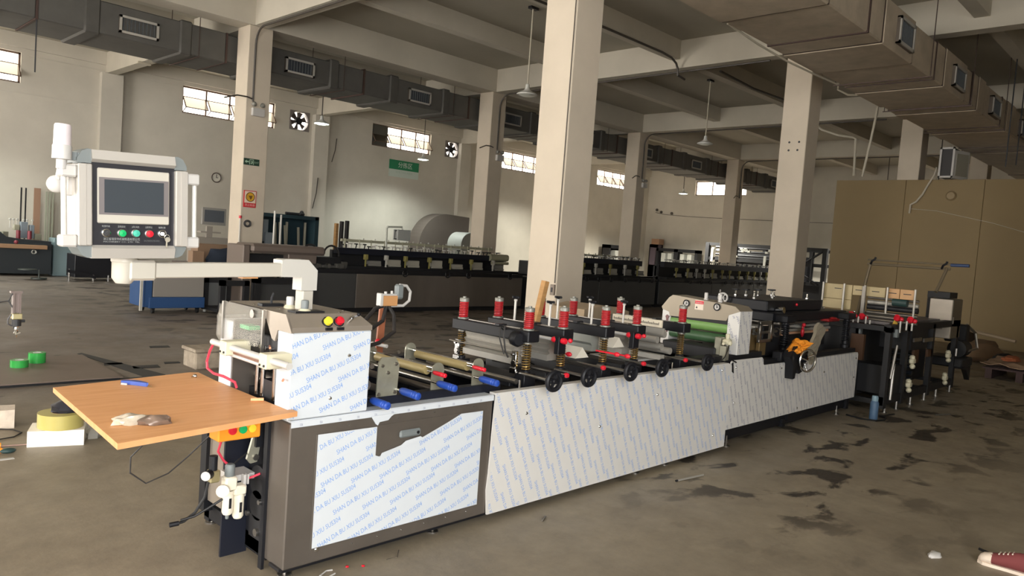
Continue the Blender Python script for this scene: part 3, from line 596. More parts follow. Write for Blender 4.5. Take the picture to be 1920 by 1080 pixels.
film_text('film_print', 6.11, 9.2, 0.195, 0.80, p_front, ink_grey, p2, rot=math.radians(-86.5), org=(6.42, 0.60), hole=hole2, ht=0.9)
screws([(3.459, 0.642), (4.238, 0.459), (5.946, 0.741), (5.879, 0.172), (4.95, 0.62)], FY - 0.012, p1, 0.011)
screws([(6.195, 0.752), (7.137, 0.678), (6.216, 0.425), (8.224, 0.563), (9.13, 0.436), (9.15, 0.66), (7.6, 0.23)], FY - 0.012, p2, 0.011)
# --- cutter head housing at the left end
HX0, HX1 = 1.79, 2.243
mb = MB(); mb.box(HX0, HX1, 3.152, 3.285, 0.79, 1.21, c=0.006); h1 = obj('housing_side', mb, film, M_, 'near housing side wrapped in blue lettered film')
film_text('film_print', HX0 + 0.004, HX1 - 0.004, 0.80, 1.205, lambda u, v: (u, 3.1505, v), ink_blue, h1, org=(1.885, 0.965))
film_text('film_print', 3.158, 3.28, 0.80, 1.0, lambda u, v: (HX0 - 0.0012, 3.43 - u, v), ink_blue, h1, org=(3.10, 0.905))
screws([(2.018, 0.879), (2.115, 1.087)], 3.152, h1, 0.010)
mb = MB(); mb.box(HX0, HX1, 3.775, 3.905, 0.79, 1.19, c=0.006); h2 = obj('housing_side', mb, film, M_, 'far housing side in white film')
# steel hood: roof, sloped ends
mb = MB()
V = [(HX0, 3.152, 1.21), (HX1, 3.152, 1.21), (HX1, 3.90, 1.21), (HX0, 3.90, 1.21), (1.80, 3.215, 1.292), (2.19, 3.215, 1.292), (2.19, 3.84, 1.292), (1.80, 3.84, 1.292), (HX1, 3.152, 1.235), (HX0, 3.152, 1.235)]
mb._add(V, [(4, 5, 6, 7), (0, 1, 8, 9), (9, 8, 5, 4), (8, 1, 2, 6, 5), (2, 3, 7, 6)])
mb.prism([(3.152, 1.208), (3.285, 1.208), (3.31, 1.15), (3.34, 1.16), (3.42, 1.27), (3.44, 1.292), (3.215, 1.292)], HX0 - 0.001, HX0 + 0.012, 'x')
hd = obj('hood', mb, mat('satin_hood_steel', (152, 142, 130), 0.4, 0.45, noise=0.08, nscale=3), M_)
mb = MB(); mb.prism([(3.40, 1.291), (3.44, 1.165), (3.92, 1.165), (3.93, 1.20), (3.87, 1.291)], HX0 - 0.012, HX0 - 0.006, 'x'); mb.prism([(3.42, 1.165), (3.92, 1.165), (3.92, 1.10), (3.88, 1.075), (3.46, 1.10)], HX0 - 0.016, HX0 - 0.010, 'x')
mb.box(HX0 - 0.012, 2.2, 3.905, 3.909, 1.1, 1.27)
obj('clear_guard', mb, clear_m, M_)
mb = MB(); mb.box(HX0 - 0.02, HX0 - 0.008, 3.84, 3.856, 1.09, 1.29); mb.cyl((HX0 - 0.02, 3.50, 1.262), (HX0 - 0.03, 3.50, 1.262), 0.022, n=12); mb.box(HX0 - 0.02, HX0 - 0.008, 3.40, 3.415, 1.02, 1.29); obj('guard_trim', mb, steel, M_)
# push buttons and switch on the sloped near end
for (x, m, nm) in ((1.985, yellow_pl, 'yellow push button'), (2.05, red_pl, 'red push button')):
    mb = MB(); d = (0, -0.82, 0.57); mb.lathe((x, 3.172, 1.252), [(0.026, 0.0), (0.027, 0.012), (0.024, 0.014)], axis=d, n=16); bz = obj('button_collar', mb, black_m, M_)
    mb = MB(); mb.lathe((x, 3.172, 1.252), [(0.021, 0.010), (0.020, 0.030), (0.0001, 0.033)], axis=d, n=16); obj('push_button', mb, m, bz, nm)
    mb = MB(); mb.box(x - 0.018, x + 0.018, 3.14, 3.16, 1.218, 1.232); obj('tag_plate', mb, black_m, bz)
mb = MB(); mb.cyl((2.115, 3.18, 1.255), (2.115, 3.145, 1.28), 0.010, n=10); mb.cyl((2.115, 3.145, 1.28), (2.125, 3.115, 1.296), 0.006, n=8); obj('toggle_switch', mb, chrome, M_)
mb = MB(); mb.sphere((2.127, 3.11, 1.299), 0.010); obj('switch_tip', mb, black_m, M_)
# knobs on the hood roof
for (x, y) in ((1.95, 3.47), (1.93, 3.29)):
    mb = MB(); mb.lathe((x, y, 1.292), [(0.030, 0), (0.031, 0.008), (0.024, 0.014), (0.021, 0.018)], n=18); b_ = obj('regulator_base', mb, cream_pl, M_)
    mb = MB(); mb.lathe((x, y, 1.292), [(0.0185, 0.016), (0.0195, 0.052), (0.017, 0.060), (0.0001, 0.061)], n=14); obj('regulator_cap', mb, grey_pl if y < 3.4 else white_pl, b_)
mb = MB(); mb.box(1.86, 2.02, 3.25, 3.33, 1.292, 1.300); obj('black_base_plate', mb, black_m, M_)
mb = MB(); mb.box(1.84, 1.96, 3.55, 3.60, 1.292, 1.306); mb.tube([(1.90, 3.57, 1.30), (1.90, 3.57, 1.335), (1.91, 3.57, 1.36)], 0.006, 6); obj('air_fitting', mb, black_m, M_)
for (x, y) in ((1.83, 3.62), (2.16, 3.30), (2.10, 3.24), (1.86, 3.42)): mb = MB(); mb.sphere((x, y, 1.294), 0.008, 8, 6, (1, 1, .6)); obj('dome_nut', mb, chrome, M_)
# works inside the cutter head
for (x, z, r, m) in ((1.92, 1.02, 0.03, black_m), (1.95, 0.90, 0.028, steel), (2.08, 0.97, 0.035, steel), (2.1, 1.12, 0.02, chrome)):
    mb = MB(); mb.cyl((x, 3.285, z), (x, 3.775, z), r, n=18); obj('roller', mb, m, M_)
mb = MB(); mb.box(1.80, 1.84, 3.29, 3.74, 1.055, 1.165, c=0.005); bk = obj('knife_holder', mb, black_matt, M_)
for i in range(6): mb = MB(); mb.cyl((1.80, 3.34 + i * 0.055, 1.105), (1.785, 3.34 + i * 0.055, 1.105), 0.011, n=8); obj('bolt', mb, chrome, bk)
mb = MB(); mb.box(1.80, 1.86, 3.60, 3.70, 1.165, 1.185); obj('green_block', mb, green_pl, bk)
mb = MB(); mb.box(1.9, 2.2, 3.285, 3.775, 0.79, 0.84); mb.box(1.84, 1.9, 3.30, 3.5, 0.84, 0.93); mb.box(2.15, 2.2, 3.285, 3.775, 0.84, 1.15); obj('inner_block', mb, dark_steel, M_)
for y in (3.38, 3.50, 3.56): mb = MB(); mb.cyl((1.84, y, 0.84), (1.84, y, 1.05), 0.012, n=10); obj('guide_rod', mb, chrome, M_)
mb = MB(); mb.box(1.80, 2.2, 3.762, 3.775, 0.79, 1.2); mb.box(2.2, 2.23, 3.29, 3.77, 0.79, 1.2); obj('inner_plate', mb, steel_br, M_)
# antistatic rail on cream clamps in front of the opening
mb = MB(); mb.cyl((1.70, 3.00, 1.083), (1.70, 3.79, 1.083), 0.0165, n=14); rl = obj('rail_tube', mb, white_pl, M_)
mb = MB(); mb.cyl((1.715, 3.20, 1.043), (1.715, 3.64, 1.043), 0.010, n=10); obj('rail_tube', mb, white_pl, M_)
mb = MB(); mb.box(1.705, 1.725, 3.24, 3.58, 1.053, 1.064); obj('rail_grid', mb, mat('rail_slot_brown', (120, 84, 66), 0.6), M_)
for y in (3.185, 3.60):
    mb = MB(); mb.box(1.665, 1.80, y - 0.035, y + 0.035, 1.045, 1.115, c=0.004); cl = obj('rail_clamp', mb, cream_pl, M_)
    for dz in (-0.02, 0.02): mb = MB(); mb.cyl((1.665, y + dz, 1.06), (1.660, y + dz, 1.06), 0.006, n=8); obj('clamp_screw', mb, dark_steel, cl)
mb = MB(); mb.tube([(1.70, 3.775, 1.08), (1.70, 3.82, 1.03), (1.70, 3.85, 0.97), (1.70, 3.84, 0.935), (1.70, 3.76, 0.92), (1.70, 3.65, 0.925), (1.74, 3.60, 0.90), (1.75, 3.60, 0.87)], 0.007, 8); obj('red_hose', mb, hose_red, M_)
mb = MB(); mb.cyl((1.78, 3.19, 0.985), (1.76, 3.16, 0.985), 0.006, n=6); mb.cyl((1.76, 3.30, 1.13), (1.73, 3.24, 1.13), 0.005, n=6); obj('copper_pin', mb, mat('copper', (206, 120, 90), 0.3, 0.8), M_)
# --- left end under the board: black legs, bracket, motor, button box, air filter set
mb = MB(); mb.box(1.70, 1.84, 3.585, 3.60, 0.0, 0.80); obj('end_plate', mb, navy_m, M_)
mb = MB(); mb.box(1.80, 1.825, 3.605, 4.03, 0.16, 0.80, c=0.004); obj('rear_cover', mb, mat('satin_hood_steel', (0, 0, 0)), M_)
mb = MB(); mb.box(1.83, 1.90, 3.36, 3.58, 0.03, 0.785); obj('end_leg', mb, black_m, M_)
mb = MB(); mb.box(1.795, 1.81, 3.335, 3.37, 0.0, 0.785); obj('end_leg', mb, black_m, M_)
mb = MB(); mb.prism([(1.80, 0.76), (1.835, 0.76), (1.80, 0.52), (1.765, 0.515), (1.745, 0.54)], 3.44, 3.455); br = obj('support_bracket', mb, zinc, M_)
mb = MB(); mb.cyl((1.79, 3.44, 0.545), (1.79, 3.43, 0.545), 0.016, n=10); obj('bracket_bolt', mb, steel, br)
mb = MB(); mb.cyl((1.86, 3.42, 0.42), (1.80, 3.42, 0.42), 0.085, n=20); mb.cyl((1.86, 3.42, 0.30), (1.80, 3.42, 0.30), 0.075, n=20); mb.box(1.80, 1.9, 3.37, 3.5, 0.12, 0.25, c=0.01); obj('gear_motor', mb, black_matt, M_)
for (y, z, r) in ((3.40, 0.17, 0.02), (3.50, 0.24, 0.014), (3.38, 0.33, 0.012)): mb = MB(); mb.cyl((1.80, y, z), (1.785, y, z), r, n=10); obj('bolt', mb, steel, M_)
t = thing('push_button_box', (1.63, 3.3, 0.675), 'orange push button box with red, green and yellow buttons under the wooden board', 'button box')
mb = MB(); mb.box(1.528, 1.738, 3.30, 3.40, 0.688, 0.812, c=0.006); bx_ = obj('box_body', mb, orange_pl, t)
for (x, m, nm) in ((1.594, red_pl, 'red button'), (1.645, green_pl, 'green button'), (1.690, yellow_pl, 'yellow button')):
    mb = MB(); mb.lathe((x, 3.30, 0.737), [(0.0195, 0.0), (0.019, 0.010), (0.0001, 0.012)], axis=(0, -1, 0), n=18); obj('push_button', mb, m, t, nm)
# air filter regulator
t = thing('air_filter_set', (1.66, 3.45, 0.25), 'white air filter regulator with pressure gauges and hoses on the machine end', 'air filter')
ivory = mat('ivory_plastic', (228, 220, 200), 0.35)
mb = MB(); mb.lathe((1.655, 3.43, 0.475), [(0.022, 0.0), (0.024, 0.005), (0.024, 0.052), (0.018, 0.060), (0.0001, 0.061)], n=14); obj('adjusting_knob', mb, grey_pl, t)
mb = MB(); mb.box(1.625, 1.685, 3.40, 3.46, 0.405, 0.475, c=0.008); mb.box(1.672, 1.735, 3.40, 3.46, 0.375, 0.425, c=0.008); mb.lathe((1.65, 3.43, 0.405), [(0.03, 0.0), (0.026, -0.03)], n=12); obj('filter_body', mb, ivory, t)
for (x, z0, z1) in ((1.652, 0.285, 0.385), (1.707, 0.255, 0.38)):
    mb = MB(); mb.lathe((x, 3.43, z0), [(0.0001, -0.002), (0.020, 0.0), (0.027, 0.012), (0.027, z1 - z0)], n=14); bw = obj('bowl', mb, ivory, t)
    mb = MB(); mb.box(x - 0.006, x + 0.006, 3.4015, 3.404, z0 + 0.035, z0 + 0.085); obj('sight_slot', mb, dark_steel, bw)
mb = MB(); mb.lathe((1.652, 3.43, 0.262), [(0.008, 0), (0.010, 0.02)], n=8); obj('drain', mb, grey_pl, t)
mb = MB(); mb.box(1.725, 1.740, 3.42, 3.45, 0.36, 0.47, c=0.003); mb.box(1.744, 1.752, 3.42, 3.45, 0.42, 0.47); mb.box(1.68, 1.80, 3.46, 3.58, 0.43, 0.46); obj('wall_bracket', mb, white_pl, t)
mb = MB(); mb.cyl((1.628, 3.41, 0.423), (1.60, 3.38, 0.423), 0.010, n=8); mb.lathe((1.608, 3.39, 0.423), [(0.0001, -0.0), (0.030, 0.0), (0.031, 0.018), (0.027, 0.021), (0.0001, 0.021)], axis=(-0.55, -0.83, 0), n=18); obj('pressure_gauge', mb, ivory, t)
mb = MB(); mb.box(1.555, 1.605, 3.42, 3.47, 0.455, 0.515, c=0.006); obj('brass_block', mb, mat('nickel_brass', (176, 166, 128), 0.35, 0.7), t)
mb = MB(); mb.cyl((1.575, 3.44, 0.515), (1.575, 3.44, 0.585), 0.020, n=12); mb.cyl((1.555, 3.43, 0.50), (1.525, 3.40, 0.505), 0.022, n=14); obj('hand_valve', mb, black_m, t)
mb = MB(); mb.lathe((1.521, 3.396, 0.505), [(0.0001, 0.004), (0.022, 0.003), (0.023, 0)], axis=(-0.7, -0.7, 0), n=16); obj('gauge_dial', mb, white_pl, t)
for pts, r, m, nm in (([(1.56, 3.45, 0.46), (1.55, 3.46, 0.38), (1.51, 3.47, 0.31), (1.46, 3.47, 0.278), (1.42, 3.47, 0.272)], 0.007, rubber, 'hose'), ([(1.625, 3.43, 0.365), (1.56, 3.44, 0.33), (1.50, 3.45, 0.30), (1.44, 3.46, 0.29)], 0.006, rubber, 'hose'),
    ([(1.60, 3.42, 0.66), (1.60, 3.45, 0.60), (1.63, 3.45, 0.55), (1.66, 3.45, 0.52)], 0.006, hose_red, 'hose'), ([(1.66, 3.44, 0.51), (1.70, 3.44, 0.545), (1.76, 3.46, 0.57)], 0.004, rubber, 'hose'), ([(1.745, 3.44, 0.44), (1.78, 3.42, 0.455), (1.80, 3.40, 0.47)], 0.006, hose_red, 'hose')):
    mb = MB(); mb.tube(pts, r, 7); obj(nm, mb, m, t)
mb = MB(); mb.cyl((1.435, 3.47, 0.274), (1.395, 3.475, 0.272), 0.012, n=8); obj('hose_coupling', mb, black_m, t)
# wooden board lying on the left end
wb_ = MB(); wb_.prism([(1.045, 4.067), (0.98, 2.955), (1.812, 3.10), (1.812, 3.148), (1.786, 3.150), (1.786, 3.92), (1.80, 4.18), (1.76, 4.20)], 0.822, 0.846, 'z')
board = one('wooden_board', wb_, wood_m, 'orange wood grain board lying flat against the left end of the long machine', 'board')
board.data.transform(Matrix.Identity(4))
mb = MB(); mb.box(1.56, 1.80, 3.42, 3.46, 0.795, 0.822); mb.box(1.50, 1.80, 3.98, 4.02, 0.795, 0.822); mb.box(1.78, 1.82, 3.42, 3.46, 0.6, 0.80); mb.box(1.78, 1.84, 3.98, 4.05, 0.10, 0.80); mb.cyl((1.2, 3.44, 0.81), (1.8, 3.44, 0.81), 0.01, n=6); obj('board_bracket', mb, black_m, M_)
# --- blue handles with rods, end plates and rollers between cutter and presses
def handle(x, y0, z, L, m, r, parent, name='handle_grip', rod=True):
    mb = MB(); mb.lathe((x, y0, z), [(r * 0.55, 0.0), (r * 0.8, 0.006), (r, 0.03), (r, L * 0.72), (r * 0.86, L * 0.74), (r, L * 0.78), (r, L * 0.82), (r * 0.86, L * 0.85), (r, L * 0.89), (r * 0.95, L * 0.97), (r * 0.6, L), (r * 0.35, L), (r * 0.33, L - 0.006), (0.0001, L - 0.006)], axis=(0, -1, -0.02), n=18)
    g = obj(name, mb, m, parent)
    if rod: mb = MB(); mb.cyl((x, y0 + 0.05, z), (x, y0 - 0.004, z), r * 0.36, n=10); obj('handle_rod', mb, chrome, parent)
    return g
handle(2.30, 3.20, 0.832, 0.15, blue_pl, 0.021, M_)
handle(2.50, 3.215, 0.862, 0.16, blue_pl, 0.021, M_); handle(2.75, 3.20, 0.884, 0.155, blue_pl, 0.0205, M_); handle(3.07, 3.19, 0.888, 0.155, blue_pl, 0.0205, M_)
handle(2.75, 3.245, 0.939, 0.11, red_pl, 0.013, M_); handle(3.07, 3.26, 0.947, 0.11, red_pl, 0.013, M_)
mb = MB(); mb.prism([(2.362, 0.832), (2.497, 0.832), (2.505, 1.0), (2.475, 1.045), (2.385, 1.045), (2.365, 1.015)], 3.245, 3.253); pl_ = obj('adjuster_plate', mb, zinc, M_)
for (x, z) in ((2.375, 0.845), (2.48, 0.85), (2.39, 1.0), (2.48, 1.005), (2.43, 0.96), (2.49, 1.07)): mb = MB(); mb.lathe((x, 3.245, z), [(0.010, 0), (0.009, 0.008), (0.0001, 0.009)], axis=(0, -1, 0), n=10); obj('cap_screw', mb, steel, pl_)
def disc_plate(x, y, z0, zt, w, m):
    P_ = [(x - w / 2, z0), (x + w / 2, z0), (x + w / 2, zt - w / 2)] + [(x + w / 2 * math.cos(a), zt - w / 2 + w / 2 * math.sin(a)) for a in [PI * i / 8 for i in range(1, 8)]] + [(x - w / 2, zt - w / 2)]
    mb = MB(); mb.prism(P_, y, y + 0.008); return obj('roller_bracket', mb, m, M_)
for x, zf, zr in ((2.80, 0.99, 1.0), (3.12, 0.995, 1.02)):
    disc_plate(x, 3.262, 0.83, zf, 0.09, zinc); disc_plate(x, 3.93, 0.83, zf, 0.09, zinc)
    for z, r, m in ((0.95, 0.012, chrome), (0.872, 0.018, steel)):
        mb = MB(); mb.cyl((x, 3.27, z), (x, 3.93, z), r, n=12); obj('roller', mb, m, M_)
    mb = MB(); mb.cyl((x, 3.36, 0.93), (x, 3.86, 0.93), 0.028, n=18); obj('roller', mb, mat('amber_roller', (166, 148, 102), 0.5, 0.1), M_)
for (x, z, r) in ((2.42, 0.86, 0.02), (2.43, 0.93, 0.018), (2.30, 0.90, 0.03), (2.33, 1.0, 0.015), (2.60, 0.80, 0.015), (2.95, 0.78, 0.02)):
    mb = MB(); mb.cyl((x, 3.255, z), (x, 4.0, z), r, n=14); obj('roller', mb, steel_br, M_)
mb = MB(); mb.box(2.26, 2.34, 3.3, 3.98, 0.79, 0.86); mb.box(2.27, 2.30, 3.3, 3.98, 0.97, 1.03); mb.box(2.5, 3.3, 3.9, 3.98, 0.80, 0.84); mb.box(2.26, 3.3, 3.98, 4.05, 0.76, 0.90); obj('inner_frame', mb, navy_m, M_)
mb = MB(); mb.box(2.26, 3.30, 3.24, 3.30, 0.76, 0.832); obj('inner_rail', mb, navy_m, M_)
# sensor on its bent bracket behind
t = M_
mb = MB(); mb.prism([(2.90, 0.90), (2.955, 0.90), (2.965, 1.22), (2.915, 1.22)], 4.02, 4.035); obj('sensor_post', mb, mat('brown_strip', (150, 90, 62), 0.5), M_)
mb = MB(); mb.cyl((2.86, 4.02, 0.99), (2.90, 3.9, 0.985), 0.012, n=8); obj('sensor_arm', mb, white_pl, M_)
mb = MB(); mb.sphere((2.90, 4.0, 1.0), 0.022); obj('red_cap', mb, red_pl, M_)
mb = MB(); mb.box(2.91, 3.04, 4.0, 4.04, 1.235, 1.305, c=0.004); sb = obj('sensor_block', mb, mat('ochre_block', (190, 140, 92), 0.5), M_)
mb = MB(); mb.box(2.895, 2.92, 3.995, 4.045, 1.235, 1.32, c=0.004); mb.box(2.91, 3.03, 4.0, 4.04, 1.305, 1.315); mb.lathe((2.95, 4.02, 1.315), [(0.010, 0), (0.010, 0.015), (0.0001, 0.016)], n=8); mb.lathe((3.0, 4.02, 1.315), [(0.010, 0), (0.008, 0.02), (0.0001, 0.021)], n=8); obj('terminal', mb, white_pl, sb)
mb = MB(); mb.box(3.03, 3.09, 4.0, 4.045, 1.28, 1.38, c=0.012); obj('plug', mb, grey_pl, sb)
mb = MB(); mb.tube([(3.06, 4.02, 1.375), (3.12, 4.02, 1.37), (3.155, 4.02, 1.33), (3.15, 4.02, 1.27), (3.10, 4.02, 1.235), (3.0, 4.02, 1.235)], 0.010, 8); obj('cable', mb, white_pl, sb)
for pts in ([(2.98, 4.02, 1.235), (2.99, 3.97, 1.18), (2.95, 3.9, 1.08), (2.80, 3.85, 1.02), (2.62, 3.8, 1.0)], [(2.93, 4.02, 1.235), (2.86, 4.0, 1.22), (2.74, 3.95, 1.14), (2.62, 3.9, 1.05)], [(2.96, 4.02, 1.235), (2.92, 3.99, 1.14), (2.78, 3.92, 1.10), (2.66, 3.86, 1.08)]):
    mb = MB(); mb.tube(pts, 0.013, 8); obj('black_cable', mb, cable_m, M_)
# --- heat seal press stations
def station(X, kind):
    s = bpy.data.objects.new('press_station', None); COL.objects.link(s); s.parent = M_; s.location = Vector((X, 3.6, 0.77)) - M_.location
    for Y in (3.29, 3.93):
        mb = MB(); mb.box(X - 0.055, X + 0.055, Y - 0.045, Y + 0.045, 0.772, 0.865, c=0.004); mb.lathe((X, Y, 0.865), [(0.034, 0), (0.034, 0.018), (0.014, 0.02), (0.014, 0.22)], n=16); mb.cyl((X, Y, 0.865), (X, Y, 1.30), 0.013, n=10); obj('guide_post', mb, black_m if Y < 3.5 else dark_steel, s)
        mb = MB(); mb.helix((X, Y), 0.885, 1.065, 0.026, 0.0048, 11, 14, 6); obj('lower_spring', mb, brass, s)
        mb = MB(); mb.lathe((X, Y, 1.06), [(0.032, 0), (0.032, 0.02), (0.02, 0.03)], n=14); mb.cyl((X, Y, 1.15), (X, Y, 1.16), 0.04, n=16); mb.lathe((X, Y, 1.272), [(0.034, 0), (0.034, 0.022), (0.031, 0.026), (0.014, 0.027), (0.013, 0.036), (0.0001, 0.037)], n=14); obj('spring_seat', mb, mat('dull_nickel', (128, 127, 120), 0.45, 0.4), s)
        mb = MB(); mb.helix((X, Y), 1.160, 1.276, 0.030, 0.0046, 9.5, 14, 6); sp = obj('upper_spring', mb, red_m, s, 'red coil spring')
        mb = MB(); mb.cyl((X, Y, 1.16), (X, Y, 1.276), 0.026, n=14); obj('spring_gap_shade', mb, mat('red_spring_shade', (104, 12, 18), 0.6), s)  # darker red cylinder puts the shade between the coils into colour
    mb = MB(); mb.box(X - 0.055, X + 0.055, 3.235, 3.985, 1.075, 1.15, c=0.006); obj('press_beam', mb, black_m, s)
    mb = MB(); mb.box(X - 0.012, X + 0.004, 3.36, 3.86, 1.15, 1.154); obj('beam_strip', mb, steel, s)
    mb = MB(); mb.box(X - 0.045, X + 0.03, 3.52, 3.56, 1.15, 1.163); obj('beam_bracket', mb, dark_steel, s)
    if kind in 'HM':
        mb = MB(); z = [0.915, 0.955, 0.965, 0.99, 1.0, 1.025, 1.035, 1.075]
        w = [0.048, 0.050, 0.022, 0.046, 0.022, 0.044, 0.020, 0.040]
        prof = [(X - a, q) for a, q in zip(w, z)] + [(X + a, q) for a, q in zip(w[::-1], z[::-1])]; mb.prism(prof, 3.375, 3.86); obj('heating_bar', mb, alu, s)
    elif kind == 'W':
        mb = MB(); mb.prism([(X - 0.05, 1.075), (X - 0.05, 1.02), (X - 0.03, 1.0), (X - 0.03, 0.955), (X + 0.05, 0.955), (X + 0.05, 1.075)], 3.375, 3.86); obj('heating_bar', mb, mat('grey_cast_bar', (150, 152, 146), 0.5, 0.4), s)
    mb = MB(); mb.box(X - 0.09, X + 0.09, 3.34, 3.88, 0.772, 0.84, c=0.004); obj('lower_platen', mb, black_matt, s)
    if kind == 'H':
        mb = MB(); mb.lathe((X - 0.055, 3.36, 1.09), [(0.045, 0), (0.052, 0.01), (0.052, 0.055), (0.04, 0.07), (0.0001, 0.07)], axis=(-0.3, -1, 0), n=8); obj('motor_knob', mb, black_m, s)
        mb = MB(); mb.tube([(X - 0.06, 3.44, 1.14), (X - 0.09, 3.42, 1.16), (X - 0.115, 3.40, 1.10), (X - 0.10, 3.39, 1.0), (X - 0.075, 3.385, 0.96)], 0.006, 6); mb.tube([(X - 0.05, 3.47, 1.13), (X - 0.10, 3.45, 1.15), (X - 0.13, 3.42, 1.08), (X - 0.10, 3.40, 0.98)], 0.005, 6); obj('cable', mb, cable_m, s)
        for yy in (3.335, 3.90):
            mb = MB(); mb.box(X - 0.075, X - 0.05, yy - 0.02, yy + 0.02, 0.90, 1.01, c=0.004); mb.cyl((X - 0.08, yy, 0.93), (X - 0.05, yy, 0.93), 0.018, n=10); mb.cyl((X - 0.085, yy + 0.01, 0.985), (X - 0.05, yy + 0.01, 0.985), 0.010, n=8); mb.box(X - 0.08, X - 0.06, yy - 0.03, yy + 0.03, 0.86, 0.90, c=0.004); obj('clamp', mb, chrome, s)
        mb = MB(); mb.cyl((X - 0.09, 3.33, 0.995), (X - 0.09, 3.96, 0.995), 0.006, n=8); mb.cyl((X - 0.1, 3.27, 0.82), (X - 0.1, 3.93, 0.82), 0.018, n=12); obj('tie_rod', mb, steel, s)
    if kind in 'MW':
        for Y in (3.42, 3.76):
            mb = MB(); mb.cyl((X, Y, 1.15), (X, Y, 1.305), 0.0085, n=8); mb.lathe((X, Y, 1.29), [(0.012, 0), (0.014, 0.012), (0.010, 0.016)], n=10); r_ = obj('adjusting_screw', mb, mat('bright_screw_steel', (206, 203, 196), 0.35, 0.3), s)
            mb = MB(); mb.box(X - 0.036, X + 0.036, Y - 0.008, Y + 0.008, 1.312, 1.328, c=0.004); mb.box(X - 0.008, X + 0.008, Y - 0.036, Y + 0.036, 1.312, 1.328, c=0.004); mb.lathe((X, Y, 1.302), [(0.011, 0), (0.009, 0.018), (0.0001, 0.019)], n=8); obj('star_knob', mb, black_m, r_)
            mb = MB(); mb.cyl((X - 0.0, Y, 1.05), (X, Y, 1.075), 0.02, n=10); obj('screw_nut', mb, dark_steel, s)
    # spoked handwheel with shaft
    wx, wy, wz = X - 0.045, 3.00, 0.868
    mb = MB(); mb.torus((wx, wy, wz), (0.12, 1, 0), 0.055, 0.016, 26, 8)
    for k in range(4):
        a = PI / 4 + k * PI / 2 + X; mb.cyl((wx, wy, wz), (wx + 0.056 * math.cos(a), wy - 0.0067 * math.cos(a), wz + 0.056 * math.sin(a)), 0.0125, 0.010, n=6)
    mb.lathe((wx, wy - 0.018, wz), [(0.0001, 0), (0.014, 0.0), (0.019, 0.010), (0.019, 0.040), (0.0001, 0.040)], axis=(0, 1, 0), n=14); mb.cyl((wx + 0.04, wy - 0.01, wz + 0.038), (wx + 0.04, wy - 0.045, wz + 0.038), 0.007, n=8); hw = obj('handwheel', mb, black_m, s)
    mb = MB(); mb.cyl((wx, 3.02, wz), (wx, 3.30, wz), 0.0095, n=10); obj('wheel_shaft', mb, steel, s)
    return s
for X, k in ((3.575, 'H'), (3.925, 'M'), (4.40, 'W'), (4.80, 'M'), (5.46, 'N')): station(X, k)
# white prism bars and long aluminium bars between the stations
for X, z in ((4.17, 0.93), (4.60, 0.985)):
    mb = MB(); mb.prism([(X - 0.075, z), (X + 0.075, z), (X, z + 0.075)], 3.30, 3.80); tb = obj('triangular_bar', mb, mat('white_painted_bar', (214, 208, 194), 0.45), M_)
for (X, z) in ((5.05, 1.03), (5.12, 0.97), (5.15, 1.07), (5.25, 0.93)):
    mb = MB(); mb.cyl((X, 3.25, z), (X, 3.95, z), 0.028, n=18); obj('roller', mb, alu, M_)
mb = MB(); mb.box(5.08, 5.10, 3.245, 3.73, 1.125, 1.185, c=0.002); rb = obj('scale_bar', mb, mat('pale_scale_bar', (206, 196, 176), 0.5), M_)
mb = MB()
for i in range(46):
    if 18 < i < 25: continue
    y = 3.27 + i * 0.0098; mb.box(5.0785, 5.0800, y, y + 0.004, 1.145, 1.145 + (0.022 if i % 5 == 0 else 0.014))
obj('scale_marks', mb, dark_steel, rb, stuff=True)
mb = MB(); mb.box(5.11, 5.13, 3.24, 3.72, 1.07, 1.12); mb.box(5.14, 5.20, 3.27, 3.9, 0.86, 0.90); obj('cross_bar', mb, alu, M_)
mb = MB(); mb.box(4.9, 5.35, 3.42, 3.80, 0.83, 0.845); obj('white_tray', mb, white_pl, M_)
# red knobs, levers and their rods
def red_knob(x, y, z, L=0.10, ball=True, axis=(0, 1, 0)):
    d = Vector(axis).normalized(); p = Vector((x, y, z))
    mb = MB(); mb.cyl(p, p + d * L, 0.008, n=8); o = obj('lever_rod', mb, steel, M_)
    mb = MB(); mb.lathe(p, [(0.0001, -0.022), (0.014, -0.020), (0.018, -0.006), (0.013, 0.008), (0.008, 0.012)], axis=tuple(d), n=12); obj('red_knob', mb, red_pl, o)
for (x, y, z, L) in ((3.70, 3.05, 0.885, 0.30), (4.10, 3.06, 0.905, 0.30), (4.60, 3.07, 0.90, 0.35), (5.20, 3.08, 0.888, 0.3)): red_knob(x, y, z, L)
for x in (3.80, 4.66):
    mb = MB(); mb.cyl((x, 3.20, 1.085), (x, 3.86, 1.085), 0.012, n=10); r_ = obj('swing_rod', mb, white_pl, M_)
    for y in (3.17, 3.25, 3.54):
        mb = MB(); mb.lathe((x, y, 1.085), [(0.0001, -0.02), (0.018, -0.018), (0.022, 0.0), (0.018, 0.018), (0.0001, 0.02)], axis=(0, 1, 0), n=12); mb.sphere((x + 0.03 * (y < 3.2), y - 0.03 * (y < 3.2), 1.09), 0.016); obj('red_knob', mb, red_pl, r_)
    mb = MB(); mb.box(x - 0.015, x + 0.06, 3.2, 3.24, 0.99, 1.11, c=0.003); mb.box(x - 0.015, x + 0.015, 3.82, 3.86, 0.99, 1.1, c=0.003); obj('rod_bracket', mb, black_m, r_)
for (x, y, z) in ((4.24, 3.05, 0.99), (4.34, 3.03, 0.975), (4.02, 3.30, 0.965)):
    mb = MB(); mb.sphere((x, y, z), 0.017, 10, 8, (1, 1.5, 1)); mb.cyl((x, y, z), (x - 0.06, y + 0.14, z + 0.01), 0.006, n=6); obj('red_knob', mb, red_pl, M_)
mb = MB()
